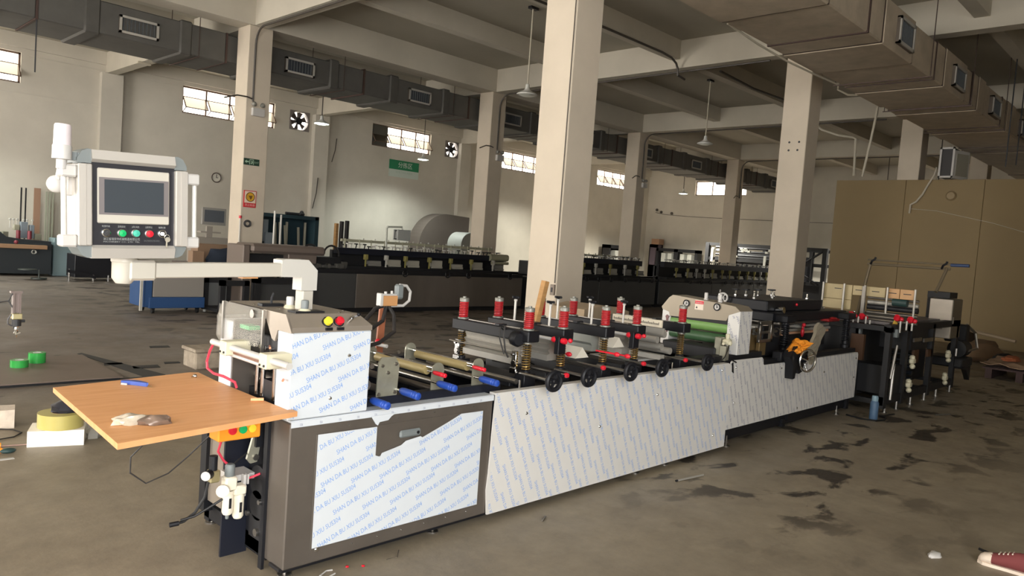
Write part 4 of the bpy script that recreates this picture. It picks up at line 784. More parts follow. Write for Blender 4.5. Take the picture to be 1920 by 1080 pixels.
for x in (3.42, 4.05, 5.2): mb.cyl((x, 3.19, 0.797), (x, 3.19, 0.85), 0.007, n=8)
obj('pin', mb, chrome, M_, stuff=True)
# --- second housing: roller unit with gauges
U0, U1 = 6.29, 6.53
mb = MB(); mb.box(U0, U1, 3.20, 3.318, 0.845, 1.245, c=0.004); u1 = obj('roller_unit_side', mb, film2, M_, 'near film wrapped pillar of the roller unit')
film_text('film_print', U0 + 0.004, U1 - 0.004, 0.85, 1.24, lambda u, v: (u, 3.1985, v), ink_grey, u1, rot=math.radians(-86.5), org=(6.40, 1.15), ht=0.9)
film_text('film_print', 3.205, 3.315, 0.85, 1.2, lambda u, v: (U0 - 0.0015, 6.52 - u, v), ink_grey, u1, rot=math.radians(-86.5), org=(3.28, 1.2), ht=0.9)
mb = MB(); mb.box(U0, U1, 3.93, 4.02, 0.845, 1.20, c=0.004); u2_ = obj('roller_unit_side', mb, film2, M_, 'far film wrapped pillar of the roller unit')
mb = MB()
prof = [(3.20, 1.245), (3.31, 1.20), (3.33, 1.145), (3.93, 1.122), (3.945, 1.16), (4.02, 1.18), (4.03, 1.205), (3.955, 1.30), (3.915, 1.328), (3.36, 1.296), (3.25, 1.285)]
mb.prism(prof, U0 - 0.004, U1 + 0.01, 'x'); obj('roller_unit_hood', mb, mat('beige_brushed_hood', (146, 136, 120), 0.42, 0.4), M_)
for y in (3.757, 3.433):
    mb = MB(); mb.torus((U0 - 0.012, y, 1.262), (1, 0, 0), 0.030, 0.006, 22, 6); g = obj('pressure_gauge', mb, black_m, M_)
    mb = MB(); mb.cyl((U0 - 0.004, y, 1.262), (U0 - 0.012, y, 1.262), 0.027, n=20); obj('gauge_face', mb, white_pl, g)
    mb = MB(); mb.box(U0 - 0.0145, U0 - 0.0125, y - 0.003, y + 0.003, 1.25, 1.283); mb.box(U0 - 0.0145, U0 - 0.0125, y - 0.015, y, 1.258, 1.264); obj('gauge_needle', mb, black_m, g)
for y in (3.62, 3.47):
    mb = MB(); mb.lathe((6.40, y, 1.30), [(0.021, 0), (0.022, 0.02), (0.017, 0.024), (0.018, 0.07), (0.015, 0.078), (0.0001, 0.079)], n=14); obj('regulator_cap', mb, white_pl, M_)
mb = MB(); mb.box(U0 - 0.006, U0 - 0.004, 3.575, 3.665, 1.215, 1.305); lb = obj('warning_label', mb, mat('label_cream', (220, 206, 190), 0.5), M_)
mb = MB(); mb.box(U0 - 0.0075, U0 - 0.006, 3.575, 3.665, 1.27, 1.30); obj('label_red_band', mb, red_pl, lb)
vs, fs = text_geo('WARNING', 0.02, 1); xs = [v.x for v in vs]; k = 0.075 / (max(xs) - min(xs)); mb = MB(); mb._add([(U0 - 0.008, 3.659 - (v.x - min(xs)) * k, 1.276 + v.y) for v in vs], fs); obj('label_lettering', mb, white_pl, lb)
mb = MB(); mb.prism([(3.635, 1.228), (3.655, 1.228), (3.645, 1.25)], U0 - 0.0075, U0 - 0.006, 'x'); obj('label_mark', mb, black_m, lb)
mb = MB(); mb.box(U0 + 0.02, U1, 3.318, 3.93, 1.06, 1.14); obj('inner_bar', mb, black_matt, M_)
mb = MB(); mb.cyl((U0 + 0.06, 3.32, 1.075), (U0 + 0.06, 3.93, 1.075), 0.052, n=22); obj('green_roller', mb, green_roll, M_)
mb = MB(); mb.cyl((U0 + 0.05, 3.32, 0.965), (U0 + 0.05, 3.93, 0.965), 0.048, n=22); obj('green_roller', mb, mat('dark_green_roller', (62, 92, 62), 0.4), M_)
mb = MB(); mb.box(U0 - 0.15, U0 + 0.04, 3.34, 3.9, 0.78, 0.90, c=0.01); mb.box(5.7, 6.9, 3.25, 3.36, 0.76, 0.842); mb.box(5.7, 6.9, 3.9, 4.04, 0.76, 0.842); obj('roller_unit_base', mb, black_matt, M_)
mb = MB(); mb.prism([(3.935, 1.115), (3.96, 1.13), (3.975, 1.115), (3.965, 1.09), (3.957, 0.96), (3.943, 0.96), (3.948, 1.09)], U0 - 0.012, U0 - 0.002, 'x'); obj('hanging_wrench', mb, mat('rusty_wrench', (120, 84, 84), 0.5), M_)
mb = MB(); mb.box(U0 - 0.13, U0 - 0.05, 3.30, 3.36, 0.80, 1.0, c=0.004); mb.box(6.12, 6.18, 3.22, 3.28, 0.80, 0.93); v_ = obj('valve_stand', mb, zinc, M_)
mb = MB(); mb.lathe((6.21, 3.26, 0.985), [(0.018, 0), (0.02, 0.05), (0.0001, 0.052)], n=10); mb.box(6.16, 6.25, 3.23, 3.29, 0.94, 0.99, c=0.012); mb.cyl((6.15, 3.25, 0.96), (6.10, 3.24, 0.955), 0.013, n=8); mb.sphere((6.19, 3.225, 0.955), 0.024, 8, 6); obj('pneumatic_valve', mb, cream_pl, M_)
mb = MB(); mb.tube([(6.17, 3.22, 0.94), (6.12, 3.20, 0.90), (6.05, 3.19, 0.84), (5.98, 3.2, 0.80)], 0.005, 6); obj('cable', mb, cable_m, M_)
mb = MB(); mb.prism([(6.10, 0.79), (6.13, 0.80), (6.155, 0.70), (6.12, 0.715), (6.115, 0.76)], FY - 0.016, FY - 0.0125); mb.tube([(6.02, 3.16, 0.815), (6.08, 3.13, 0.825), (6.16, 3.13, 0.80)], 0.006, 6); obj('torn_gap', mb, black_m, M_)
# --- far press section of the machine
mb = MB(); mb.box(6.6, 9.2, 3.24, 3.32, 0.63, 0.76); mb.box(6.6, 9.2, 3.9, 4.05, 0.63, 0.80); mb.box(6.6, 7.3, 3.32, 3.9, 0.66, 0.74); obj('press_bed', mb, black_matt, M_)
for X in (7.49, 9.175):
    for Y in (3.30, 3.95):
        mb = MB(); mb.cyl((X, Y, 0.72), (X, Y, 1.16), 0.020, n=12); mb.lathe((X, Y, 0.75), [(0.05, 0), (0.05, 0.05), (0.036, 0.06), (0.036, 0.10)], n=14); mb.lathe((X, Y, 1.08), [(0.036, 0), (0.04, 0.04), (0.02, 0.09), (0.0001, 0.095)], n=14); obj('guide_post', mb, steel if Y > 3.5 else dark_steel, M_)
        mb = MB(); mb.helix((X, Y), 0.84, 1.09, 0.037, 0.0075, 11, 14, 6); obj('black_spring', mb, black_m, M_, 'black coil spring')
mb = MB(); mb.box(7.30, 9.30, 3.36, 4.16, 1.105, 1.20, c=0.01); mb.box(7.35, 8.75, 3.45, 4.15, 1.20, 1.315, c=0.012); mb.box(9.05, 9.30, 3.24, 3.40, 1.105, 1.18, c=0.01); mb.box(7.38, 7.60, 3.24, 3.40, 1.105, 1.18, c=0.01); pb = obj('press_beam', mb, black_m, M_)
for i, (x, y) in enumerate(((7.45, 4.05), (7.55, 3.7), (7.75, 4.02), (7.95, 4.0), (8.1, 3.75), (8.25, 4.0), (8.45, 3.9), (8.6, 4.0), (8.68, 3.6))):
    mb = MB(); mb.cyl((x, y, 1.31), (x, y, 1.375), 0.011, n=8); mb.lathe((x, y, 1.315), [(0.022, 0), (0.022, 0.015), (0.012, 0.02)], n=6); o = obj('clamp_screw', mb, chrome, pb)
    if i in (2, 3, 5, 7): mb = MB(); mb.lathe((x, y, 1.372), [(0.012, 0), (0.05, 0.008), (0.05, 0.020), (0.0001, 0.022)], n=8); obj('star_knob', mb, black_m, pb)
    elif i % 2: mb = MB(); mb.sphere((x, y, 1.385), 0.016, 8, 6); obj('ball_tip', mb, chrome, pb)
mb = MB(); mb.sphere((8.05, 3.445, 1.27), 0.016); obj('red_lamp', mb, red_pl, pb)
mb = MB(); mb.cyl((7.56, 3.44, 1.215), (7.56, 3.36, 1.225), 0.035, n=12); obj('chrome_cap', mb, chrome, pb)
mb = MB(); mb.torus((7.30, 3.93, 1.30), (1, 0.2, 0), 0.047, 0.010, 22, 8)
for k in range(3): a = k * 2 * PI / 3; mb.cyl((7.30, 3.93, 1.30), (7.30, 3.93 + 0.045 * math.cos(a), 1.30 + 0.045 * math.sin(a)), 0.006, n=6)
mb.cyl((7.30, 3.93, 1.30), (7.42, 3.93, 1.28), 0.010, n=8); obj('small_handwheel', mb, white_pl, M_)
for (z, r, m, x) in ((1.065, 0.035, steel, 7.7), (1.0, 0.03, alu, 7.62), (0.955, 0.018, mat('salmon_bar', (196, 150, 120), 0.45), 7.66), (1.03, 0.022, alu, 8.1)):
    mb = MB(); mb.cyl((x, 3.36, z), (x, 4.0, z), r, n=14); obj('roller', mb, m, M_)
for (z, m, y) in ((1.075, steel, 3.42), (1.03, alu, 3.46), (0.99, alu, 3.44), (0.955, mat('salmon_bar', (0, 0, 0)), 3.46)):
    mb = MB(); mb.box(7.62, 9.06, y, y + 0.03, z - 0.014, z + 0.014, c=0.004); obj('long_bar', mb, m, M_)
mb = MB(); mb.box(7.62, 9.06, 3.50, 3.9, 0.78, 0.93); obj('lower_bed', mb, black_matt, M_)
# chrome clamp between roller unit and press
mb = MB(); mb.box(6.80, 6.84, 3.24, 3.27, 0.96, 1.12, c=0.004); mb.box(7.04, 7.08, 3.24, 3.27, 0.93, 1.14, c=0.004); mb.box(6.80, 7.08, 3.24, 3.27, 0.93, 0.96, c=0.004); mb.box(6.80, 7.08, 3.24, 3.27, 1.10, 1.14, c=0.004); mb.cyl((6.7, 3.26, 1.02), (7.2, 3.26, 1.03), 0.014, n=8)
mb.lathe((7.14, 3.24, 1.02), [(0.045, 0), (0.05, 0.02), (0.04, 0.05)], axis=(1, 0, 0), n=14); mb.lathe((6.72, 3.25, 1.05), [(0.03, 0), (0.034, 0.02), (0.02, 0.04)], axis=(1, 0, 0), n=14); obj('chrome_clamp', mb, steel, M_)
mb = MB(); mb.box(6.66, 7.0, 3.34, 3.36, 0.76, 1.05, c=0.004); mb.box(6.92, 7.06, 3.29, 3.33, 0.79, 0.93, c=0.005); bp_ = obj('brass_plate', mb, mat('dull_brass_plate', (124, 104, 70), 0.45, 0.5), M_)
for x in (6.82, 6.90): mb = MB(); mb.sphere((x, 3.27, 0.80), 0.018); obj('dome_nut', mb, chrome, bp_)
mb = MB(); mb.box(7.12, 7.5, 3.36, 3.42, 0.76, 1.06, c=0.004); obj('black_bracket', mb, black_matt, M_)
mb = MB(); mb.cyl((8.02, 3.34, 0.93), (8.02, 3.34, 1.05), 0.012, n=8); mb.sphere((8.02, 3.33, 1.06), 0.022); mb.sphere((8.0, 3.33, 0.98), 0.03, 10, 8, (0.7, 0.7, 1.6)); obj('red_lever', mb, red_pl, M_)
mb = MB(); mb.box(8.62, 8.95, 3.30, 3.40, 1.085, 1.115, c=0.006); mb.sphere((8.75, 3.30, 1.12), 0.04, 8, 6, (2, 1, .5)); obj('red_clamp', mb, mat('dark_red_clamp', (140, 26, 28), 0.45), M_)
mb = MB(); mb.sphere((9.25, 3.25, 1.20), 0.016); obj('ball_tip', mb, chrome, M_)
# chrome handwheel on its black body at the panel front
mb = MB(); mb.prism([(7.12, 0.80), (7.20, 0.90), (7.42, 0.92), (7.46, 0.80), (7.45, 0.64), (7.36, 0.62), (7.30, 0.68), (7.27, 0.58), (7.22, 0.575), (7.20, 0.72)], 3.06, 3.14); mb.box(7.1, 7.5, 3.14, 3.24, 0.74, 0.84, c=0.01); mb.cyl((7.38, 3.0, 0.765), (7.38, 3.1, 0.765), 0.03, n=12); gb = obj('handwheel_bracket', mb, black_m, M_)
mb = MB(); mb.torus((7.36, 2.985, 0.765), (0.35, 1, 0), 0.108, 0.012, 32, 8)
for k in range(3):
    a = 0.6 + k * 2 * PI / 3; u = Vector((1, -0.35, 0)).normalized(); c = Vector((7.36, 2.985, 0.765)); mb.tube([c, c + u * 0.05 * math.cos(a) + Vector((0, 0.03, 0.05 * math.sin(a))), c + u * 0.105 * math.cos(a) + Vector((0, 0, 0.105 * math.sin(a)))], 0.008, 6)
obj('chrome_handwheel', mb, chrome, M_)
# orange cloth and the flat steel pouch resting over the edge
def sheet(name, P_, m, label, cat, thick=0.004, div=6, amp=0.006, seed=1, parent=None):
    a, b, c, d = [Vector(p) for p in P_]; rnd = random.Random(seed); mb = MB(); g = []
    n = (b - a).cross(d - a).normalized()
    for i in range(div + 1):
        for j in range(div + 1):
            u, v = i / div, j / div; p = a * (1 - u) * (1 - v) + b * u * (1 - v) + c * u * v + d * (1 - u) * v; g.append(p + n * rnd.uniform(-amp, amp))
    k = div + 1; N = len(g); vs = g + [p - n * thick for p in g]; fs = []
    for i in range(div):
        for j in range(div):
            q = (i * k + j, (i + 1) * k + j, (i + 1) * k + j + 1, i * k + j + 1); fs.append(q); fs.append(tuple(N + t for t in reversed(q)))
    edge = [i * k for i in range(k)] + [div * k + j for j in range(1, k)] + [i * k + div for i in range(div - 1, -1, -1)] + [j for j in range(div - 1, 0, -1)]
    for i in range(len(edge)): e, f = edge[i], edge[(i + 1) % len(edge)]; fs.append((e, f, f + N, e + N))
    mb._add(vs, fs); return one(name, mb, m, label, cat) if not parent else obj(name, mb, m, parent, label)
foil_p = mat('silver_pouch_foil', (178, 170, 152), 0.35, 0.45, noise=0.1, nscale=6)
sheet('foil_pouch', [(7.50, 3.02, 0.88), (7.60, 3.04, 0.70), (8.10, 3.12, 1.05), (7.86, 3.10, 1.12)], foil_p, 'crumpled silver foil pouch leaning on the chrome handwheel', 'pouch', 0.03, 7, 0.012, 3)
sheet('orange_cloth', [(7.10, 3.08, 0.885), (7.28, 3.03, 0.84), (7.50, 3.0, 0.93), (7.36, 3.12, 0.975)], mat('orange_cloth', (224, 140, 32), 0.7), 'crumpled orange glove or cloth beside the chrome handwheel', 'cloth', 0.03, 7, 0.015, 5)
# wooden lath leaning against the press beams, a box behind
mb = MB(); d = Matrix.Translation((3.985, 3.60, 1.16)) @ Matrix.Rotation(math.radians(4), 4, 'X') @ Matrix.Rotation(math.radians(9), 4, 'Y'); mb.box(-0.022, 0.022, -0.02, 0.02, 0, 0.30, M=d); one('wooden_lath', mb, wood_old, 'short wooden lath standing up between the second and third red spring stations', 'lath')
# ================================================================== OPERATOR CONSOLE ON ITS SWING ARM
t = thing('operator_console', (1.98, 3.38, 1.292), 'white operator console with dark touch screen on a swinging arm over the board', 'control panel')
PC = Vector((1.084, 3.2, 1.746)); RM = Matrix.Translation(PC) @ Matrix.Rotation(-math.radians(2.2), 4, 'Y')
def pbox(mb, u0, u1, v0, v1, d0, d1, c=0.0): mb.box(u0, u1, d0, d1, v0, v1, c=c, M=RM); return mb
obj('console_box', pbox(MB(), -0.17, 0.17, -0.19, 0.19, 0.02, 0.14), grey_pl, t)
obj('front_plate', pbox(MB(), -0.157, 0.157, -0.160, 0.160, 0.0, 0.02), bezel_m, t)
tr = obj('touch_screen', pbox(MB(), -0.136, 0.136, -0.074, 0.141, -0.010, 0.0, 0.004), mat('screen_housing', (182, 177, 166), 0.4), t)
obj('screen_border', pbox(MB(), -0.131, 0.131, -0.040, 0.105, -0.0115, -0.010), grey_bez, tr)
obj('screen', pbox(MB(), -0.112, 0.112, -0.032, 0.097, -0.0125, -0.0115), screen_m, tr)
for (v0, v1) in ((0.160, 0.208), (-0.212, -0.160)):
    mb = MB(); s_ = 1 if v0 > 0 else -1
    pr_ = [(0.02, v0 if s_ > 0 else v1), (-0.004, v0 if s_ > 0 else v1), (-0.022, (v0 + 0.012) if s_ > 0 else (v1 - 0.012)), (-0.010, v1 if s_ > 0 else v0), (0.13, v1 if s_ > 0 else v0), (0.13, v0 if s_ > 0 else v1)]
    mb.prism(pr_, -0.157, 0.157, 'x', M=RM); obj('frame_profile', mb, alu_pale, t)
for u0, u1 in ((-0.206, -0.157), (0.157, 0.206)):
    mb = MB(); pbox(mb, u0, u1, -0.162, 0.152, -0.022, 0.13, 0.004); pbox(mb, (u0 + 0.002) if u0 < 0 else u0 + 0.022, (u0 + 0.026) if u0 < 0 else u1 - 0.002, -0.160, 0.150, -0.026, -0.02); obj('frame_profile', mb, alu_pale, t)
for su in (-1, 1):
    for sv in (-1, 1):
        a = [(0.157, 0.155), (0.157, 0.208), (0.170, 0.210), (0.19, 0.200), (0.206, 0.172), (0.206, 0.155)]
        mb = MB(); mb.prism([(su * p, sv * q) for p, q in a], -0.008, 0.125, 'y', M=RM); obj('corner_piece', mb, grey_pl, t)
for su in (-1, 1):
    e = 0.262; lo, hi = (0.206, e) if su > 0 else (-e, -0.206)
    for v in (0.098, -0.168):
        obj('handle_bracket', pbox(MB(), lo, hi, v, v + 0.046, -0.012, 0.05, 0.006), white_pl, t)
    a = su * 0.247; mb = MB(); mb.cyl(RM @ Vector((a, 0.012, -0.13)), RM @ Vector((a, 0.012, 0.11)), 0.0095, n=12); obj('handle_bar', mb, mat('white_handle_bar', (206, 204, 198), 0.35), t)
# push buttons
for (u, v, m, nm) in ((-0.103, -0.112, None, 'selector switch'), (-0.046, -0.112, green_pl, 'green button'), (0.006, -0.111, teal_pl, 'teal button'), (0.058, -0.112, red_pl, 'red button'), (0.110, -0.111, None, 'key switch')):
    mb = MB(); c = RM @ Vector((u, 0.0, v)); mb.lathe(c, [(0.0165, 0), (0.0165, 0.006), (0.013, 0.008)], axis=(0, -1, 0), n=16); cb = obj('button_ring', mb, chrome if m is None else steel, t)
    if m: mb = MB(); mb.lathe(c, [(0.0135, 0.006), (0.0135, 0.016), (0.0001, 0.018)], axis=(0, -1, 0), n=16); obj('push_button', mb, m, cb, nm)
    elif u < 0: mb = MB(); mb.cyl(c, c + Vector((0, -0.012, 0)), 0.012, n=14); mb.box(-0.004, 0.004, -0.020, -0.010, -0.012, 0.012, M=Matrix.Translation(c) @ Matrix.Rotation(0.7, 4, 'Y')); obj('switch_knob', mb, mat('switch_dark', (60, 60, 62), 0.3), cb, nm)
    else:
        mb = MB(); mb.cyl(c, c + Vector((0, -0.010, 0)), 0.010, n=12); mb.box(-0.002, 0.002, -0.03, -0.01, -0.006, 0.006, M=Matrix.Translation(c)); obj('key', mb, chrome, cb)
        mb = MB(); k = c + Vector((0.010, -0.028, -0.012)); mb.torus(k, (0, 1, 0.2), 0.010, 0.0012, 14, 4); mb.cyl(k + Vector((0.003, 0, -0.010)), k + Vector((0.003, -0.002, -0.010)), 0.0105, n=14); mb.box(-0.003, 0.003, -0.001, 0.001, -0.042, -0.014, M=Matrix.Translation(k)); obj('hanging_key', mb, mat('key_nickel', (206, 200, 184), 0.3, 0.6), cb)
def ctext(txt, size, u, v, w, m, nm='lettering'):
    vs, fs = text_geo(txt, size, 1); xs = [p.x for p in vs]; k = w / (max(xs) - min(xs)); mb = MB(); mb._add([RM @ Vector((u - w / 2 + (p.x - min(xs)) * k, -0.0006, v + p.y)) for p in vs], fs); return obj(nm, mb, m, t)
pl_t = mat('pale_lettering', (150, 152, 150), 0.5)
for (u, s_) in ((-0.103, '电源开关'), (-0.046, '主机启动'), (0.006, '点动'), (0.058, '主机停止'), (0.110, '钥匙锁')): ctext(s_, 0.009, u, -0.089, 0.028, pl_t)
ctext('浙江省瑞安市机械制造有限公司', 0.012, -0.045, -0.140, 0.135, pl_t); ctext('MACHINERY CO., LTD  TEL', 0.007, -0.045, -0.149, 0.135, pl_t); ctext('BAG MAKING MACHINE', 0.010, 0.07, -0.144, 0.06, mat('faint_lettering', (96, 98, 98), 0.5))
# warning beacon at the left corner
mb = MB(); mb.lathe((0.822, 3.20, 1.862), [(0.018, 0), (0.018, 0.034), (0.033, 0.036), (0.033, 0.085), (0.031, 0.088)], n=22); b_ = obj('beacon_base', mb, white_pl, t)
mb = MB(); mb.lathe((0.822, 3.20, 1.862), [(0.030, 0.088), (0.029, 0.160), (0.026, 0.166), (0.0001, 0.167)], n=22); obj('beacon_lens', mb, mat('pale_beacon_lens', (206, 196, 198), 0.3), b_)
mb = MB(); mb.box(0.84, 0.90, 3.21, 3.25, 1.90, 1.93); mb.box(0.875, 0.89, 3.20, 3.26, 1.89, 1.93); obj('beacon_bracket', mb, grey_pl, t)
mb = MB(); mb.sphere((0.832, 3.30, 1.806), 0.034, 16, 10, (1, .6, 1)); mb.cyl((0.835, 3.30, 1.806), (0.84, 3.28, 1.87), 0.012, n=8); mb.box(0.86, 0.905, 3.26, 3.30, 1.765, 1.85, c=0.004); obj('rear_knob', mb, white_pl, t)
# tilting neck, arm and elbow
mb = MB(); mb.lathe((1.085, 3.285, 1.425), [(0.0001, 0.0), (0.030, 0.0), (0.045, 0.022), (0.046, 0.085), (0.050, 0.090), (0.050, 0.118), (0.0001, 0.12)], n=22); obj('tilt_joint', mb, cream_paint, t)
mb = MB(); A0 = Vector((1.105, 3.275, 1.484)); A1 = Vector((1.95, 3.375, 1.500)); dv = (A1 - A0).normalized(); ang = math.atan2(dv.y, dv.x); AM = Matrix.Translation(A0) @ Matrix.Rotation(ang, 4, 'Z') @ Matrix.Rotation(-math.asin(dv.z), 4, 'Y')
mb.box(-0.02, 0.095, -0.04, 0.04, -0.045, 0.040, c=0.01, M=AM); obj('arm_socket', mb, cream_paint, t)
mb = MB(); mb.box(0.09, 0.735, -0.030, 0.030, -0.035, 0.030, c=0.004, M=AM); obj('arm_tube', mb, cream_paint, t)
EM = Matrix.Translation((1.975, 3.38, 0)) @ Matrix.Rotation(ang, 4, 'Z')
mb = MB(); mb.prism([(-0.165, 1.462), (-0.165, 1.545), (-0.145, 1.549), (-0.010, 1.549), (0.048, 1.497), (0.048, 1.395), (-0.046, 1.395), (-0.046, 1.462)], -0.037, 0.037, 'y', M=EM); obj('elbow', mb, mat('white_cast_elbow', (192, 189, 182), 0.45), t)
mb = MB(); mb.box(-0.032, 0.036, -0.032, 0.032, 1.292, 1.396, c=0.006, M=EM); obj('post', mb, cream_paint, t)
mb = MB(); mb.box(0.09 + 0.42, 0.09 + 0.50, -0.02, 0.02, -0.043, -0.035, M=AM); obj('sticker_pad', mb, mat('ochre_block', (0, 0, 0)), t)
# ================================================================== UNWIND UNIT BEHIND THE MACHINE (dark frame, boards, top bar)
U_ = thing('unwind_unit', (11, 3.4, 0), 'dark steel unwind unit with upright boards and a high roller bar at the machine end', 'machine')
mb = MB()
for x in (9.55, 10.2, 11.3, 12.5):
    for y in (2.93, 4.0): mb.box(x - 0.05, x + 0.05, y - 0.03, y + 0.03, 0.06, 1.04)
mb.box(9.5, 12.6, 2.90, 2.98, 0.98, 1.07); mb.box(9.5, 12.6, 3.97, 4.05, 0.98, 1.07); mb.box(9.5, 12.6, 2.91, 2.97, 0.10, 0.20); mb.box(9.5, 12.6, 3.98, 4.04, 0.10, 0.20)
for x in (9.5, 10.2, 11.3, 12.5): mb.box(x, x + 0.08, 2.95, 4.0, 0.10, 0.16); mb.box(x, x + 0.08, 2.95, 4.0, 0.99, 1.05)
mb.box(9.6, 12.5, 3.30, 4.0, 0.15, 0.98); mb.box(9.72, 10.15, 2.93, 3.3, 0.20, 0.55); mb.box(10.4, 11.1, 2.92, 3.3, 0.72, 0.98)
obj('frame', mb, black_matt, U_)
for x in (9.62, 10.05, 10.6, 11.2, 11.75, 12.45): mb = MB(); mb.cyl((x, 2.92, 0), (x, 2.92, 0.10), 0.018, n=8); mb.cyl((x, 2.92, 0), (x, 2.92, 0.01), 0.04, n=12); obj('levelling_foot', mb, steel, U_)
for z in (0.30, 0.38, 0.46, 0.54, 0.62, 0.70, 0.78): mb = MB(); mb.cyl((10.85, 3.0, z), (10.85, 3.9, z), 0.028, n=10); obj('roller', mb, mat('dark_roller', (44, 48, 54), 0.35, 0.5), U_)
for (x, z) in ((10.35, 0.62), (10.30, 0.32), (12.0, 0.60), (11.95, 0.28)):
    mb = MB(); mb.lathe((x, 2.87, z), [(0.03, 0), (0.035, 0.03), (0.02, 0.05)], axis=(0, 0.3, 1), n=8); mb.box(x - 0.06, x + 0.05, 2.84, 2.90, z - 0.06, z + 0.01, c=0.015); mb.sphere((x - 0.02, 2.86, z - 0.09), 0.035, 8, 6); obj('white_valve', mb, cream_pl, U_)
for (x0, x1, z) in ((10.42, 10.74, 0.83), (10.86, 11.25, 0.81)): mb = MB(); mb.box(x0, x1, 2.89, 2.915, z, z + 0.05, c=0.003); obj('steel_plate', mb, steel, U_)
mb = MB(); mb.cyl((9.75, 2.89, 0.82), (9.62, 2.89, 0.42), 0.018, n=8); mb.cyl((9.70, 2.89, 0.60), (9.68, 2.89, 0.16), 0.022, n=8); obj('air_cylinder', mb, steel, U_)
mb = MB(); mb.box(10.5, 10.7, 2.90, 2.93, 0.55, 0.72); mb.box(9.36, 9.42, 3.15, 3.3, 0.62, 0.93); mb.box(11.1, 11.3, 2.9, 2.93, 0.6, 0.7); obj('orange_part', mb, mat('rust_orange', (70, 44, 24), 0.6), U_)
# boards across the unit
BX = 10.0
for i, (a, b, m) in enumerate(((3.93, 3.565, yel_board), (3.565, 3.40, yel_board), (3.40, 3.16, yel_board), (3.16, 2.995, yel_board2), (2.995, 2.82, yel_board2))):
    mb = MB(); mb.box(BX, BX + 0.03, b + 0.003, a - 0.003, 1.375 - (0.07 if i == 0 else 0), 1.498, c=0.003); bo = obj('board', mb, m, U_)
    mb = MB(); c = (a + b) / 2; mb.box(BX - 0.002, BX, c - 0.045, c + 0.045, 1.436, 1.446); obj('slot', mb, dark_steel, bo)
mb = MB(); mb.box(BX, BX + 0.03, 3.57, 3.93, 1.18, 1.30); obj('board', mb, yel_board, U_)
for y, z0 in ((3.93, 1.27), (3.66, 1.16), (3.40, 1.08), (3.13, 1.18), (2.81, 1.07)): mb = MB(); mb.cyl((BX - 0.03, y, z0), (BX - 0.03, y, 1.51), 0.014, n=10); obj('upright_rod', mb, alu, U_)
mb = MB(); mb.box(BX - 0.05, BX - 0.01, 3.385, 3.43, 1.05, 1.5, c=0.003); obj('upright_post', mb, steel, U_)
for (y0, y1, z, m, r) in ((2.7, 3.4, 1.36, steel, 0.018), (2.7, 3.4, 1.30, alu, 0.028), (2.7, 3.4, 1.24, dark_steel, 0.035), (2.7, 3.4, 1.17, steel, 0.022), (2.85, 3.4, 1.12, steel, 0.03), (3.45, 3.9, 1.12, steel, 0.03), (2.7, 3.9, 1.08, steel, 0.02)):
    mb = MB(); mb.cyl((BX + 0.12, y0 + 0.1, z), (BX + 0.12, y1, z), r, n=12); obj('roller', mb, m, U_)
mb = MB(); mb.cyl((BX + 0.05, 2.91, 1.33), (BX + 0.05, 3.08, 1.33), 0.05, n=14); obj('teal_motor', mb, mat('dark_teal', (34, 58, 56), 0.5), U_)
for (y, z, x) in ((3.46, 1.13, 9.75), (3.34, 1.12, 9.78), (2.93, 1.15, 9.78), (2.80, 1.14, 9.85)):
    mb = MB(); mb.lathe((x, y, z), [(0.0001, -0.03), (0.035, -0.03), (0.048, 0.0), (0.035, 0.03), (0.0001, 0.03)], axis=(0, 1, 0.2), n=6); mb.sphere((x, y - 0.05, z - 0.01), 0.028, 8, 6); obj('red_knob', mb, red_pl, U_)
for (y, z0, z1) in ((3.42, 1.02, 1.09), (3.36, 1.02, 1.12), (3.27, 1.02, 1.13), (3.22, 1.02, 1.09), (2.87, 0.98, 1.12), (2.80, 1.02, 1.13), (2.74, 1.02, 1.11)): mb = MB(); mb.cyl((9.72, y, z0), (9.72, y, z1), 0.012, n=8); obj('short_rod', mb, alu, U_)
mb = MB(); mb.box(9.60, 9.68, 3.28, 3.34, 0.90, 0.98, c=0.004); mb.box(9.65, 9.72, 2.87, 2.93, 0.92, 1.02, c=0.004); obj('grey_valve', mb, grey_pl, U_)
mb = MB(); mb.prism([(2.93, 1.02), (3.02, 1.02), (2.97, 1.16)], 9.86, 9.88, 'x'); obj('yellow_sign', mb, mat('ochre_yellow_plate', (196, 156, 36), 0.5), U_)
mb = MB(); mb.box(9.9, 12.3, 3.05, 3.95, 1.04, 1.075); obj('bed_plate', mb, mat('grey_web', (104, 98, 98), 0.5), U_)
mb = MB(); mb.box(12.0, 12.4, 2.93, 3.22, 1.385, 1.47); mb.box(12.20, 12.3, 3.22, 3.27, 1.0, 1.42); obj('black_box', mb, black_matt, U_)
# high roller bar on two leaning uprights
HB = mat('dull_steel_bar', (120, 108, 88), 0.45, 0.4)
mb = MB()
for y in (3.85, 2.86): mb.cyl((11.1, y + 0.02, 1.05 if y > 3 else 1.48), (11.35, y - 0.02, 1.81), 0.022, n=8)
mb.cyl((11.35, 2.80, 1.800), (11.35, 3.87, 1.800), 0.018, n=8); mb.cyl((11.35, 2.80, 1.86), (11.35, 3.87, 1.86), 0.012, n=8); obj('high_bar_frame', mb, HB, U_)
for y in (3.80, 2.88): mb = MB(); mb.tube([(11.33, y + 0.02, 1.80), (11.30, y, 1.84), (11.33, y - 0.03, 1.87), (11.33, y - 0.04, 1.90)], 0.015, 6); obj('hook', mb, black_m, U_)
mb = MB(); mb.cyl((11.35, 2.80, 1.855), (11.35, 2.58, 1.86), 0.022, n=12); obj('blue_grip', mb, mat('dull_blue_grip', (40, 58, 92), 0.5), U_)
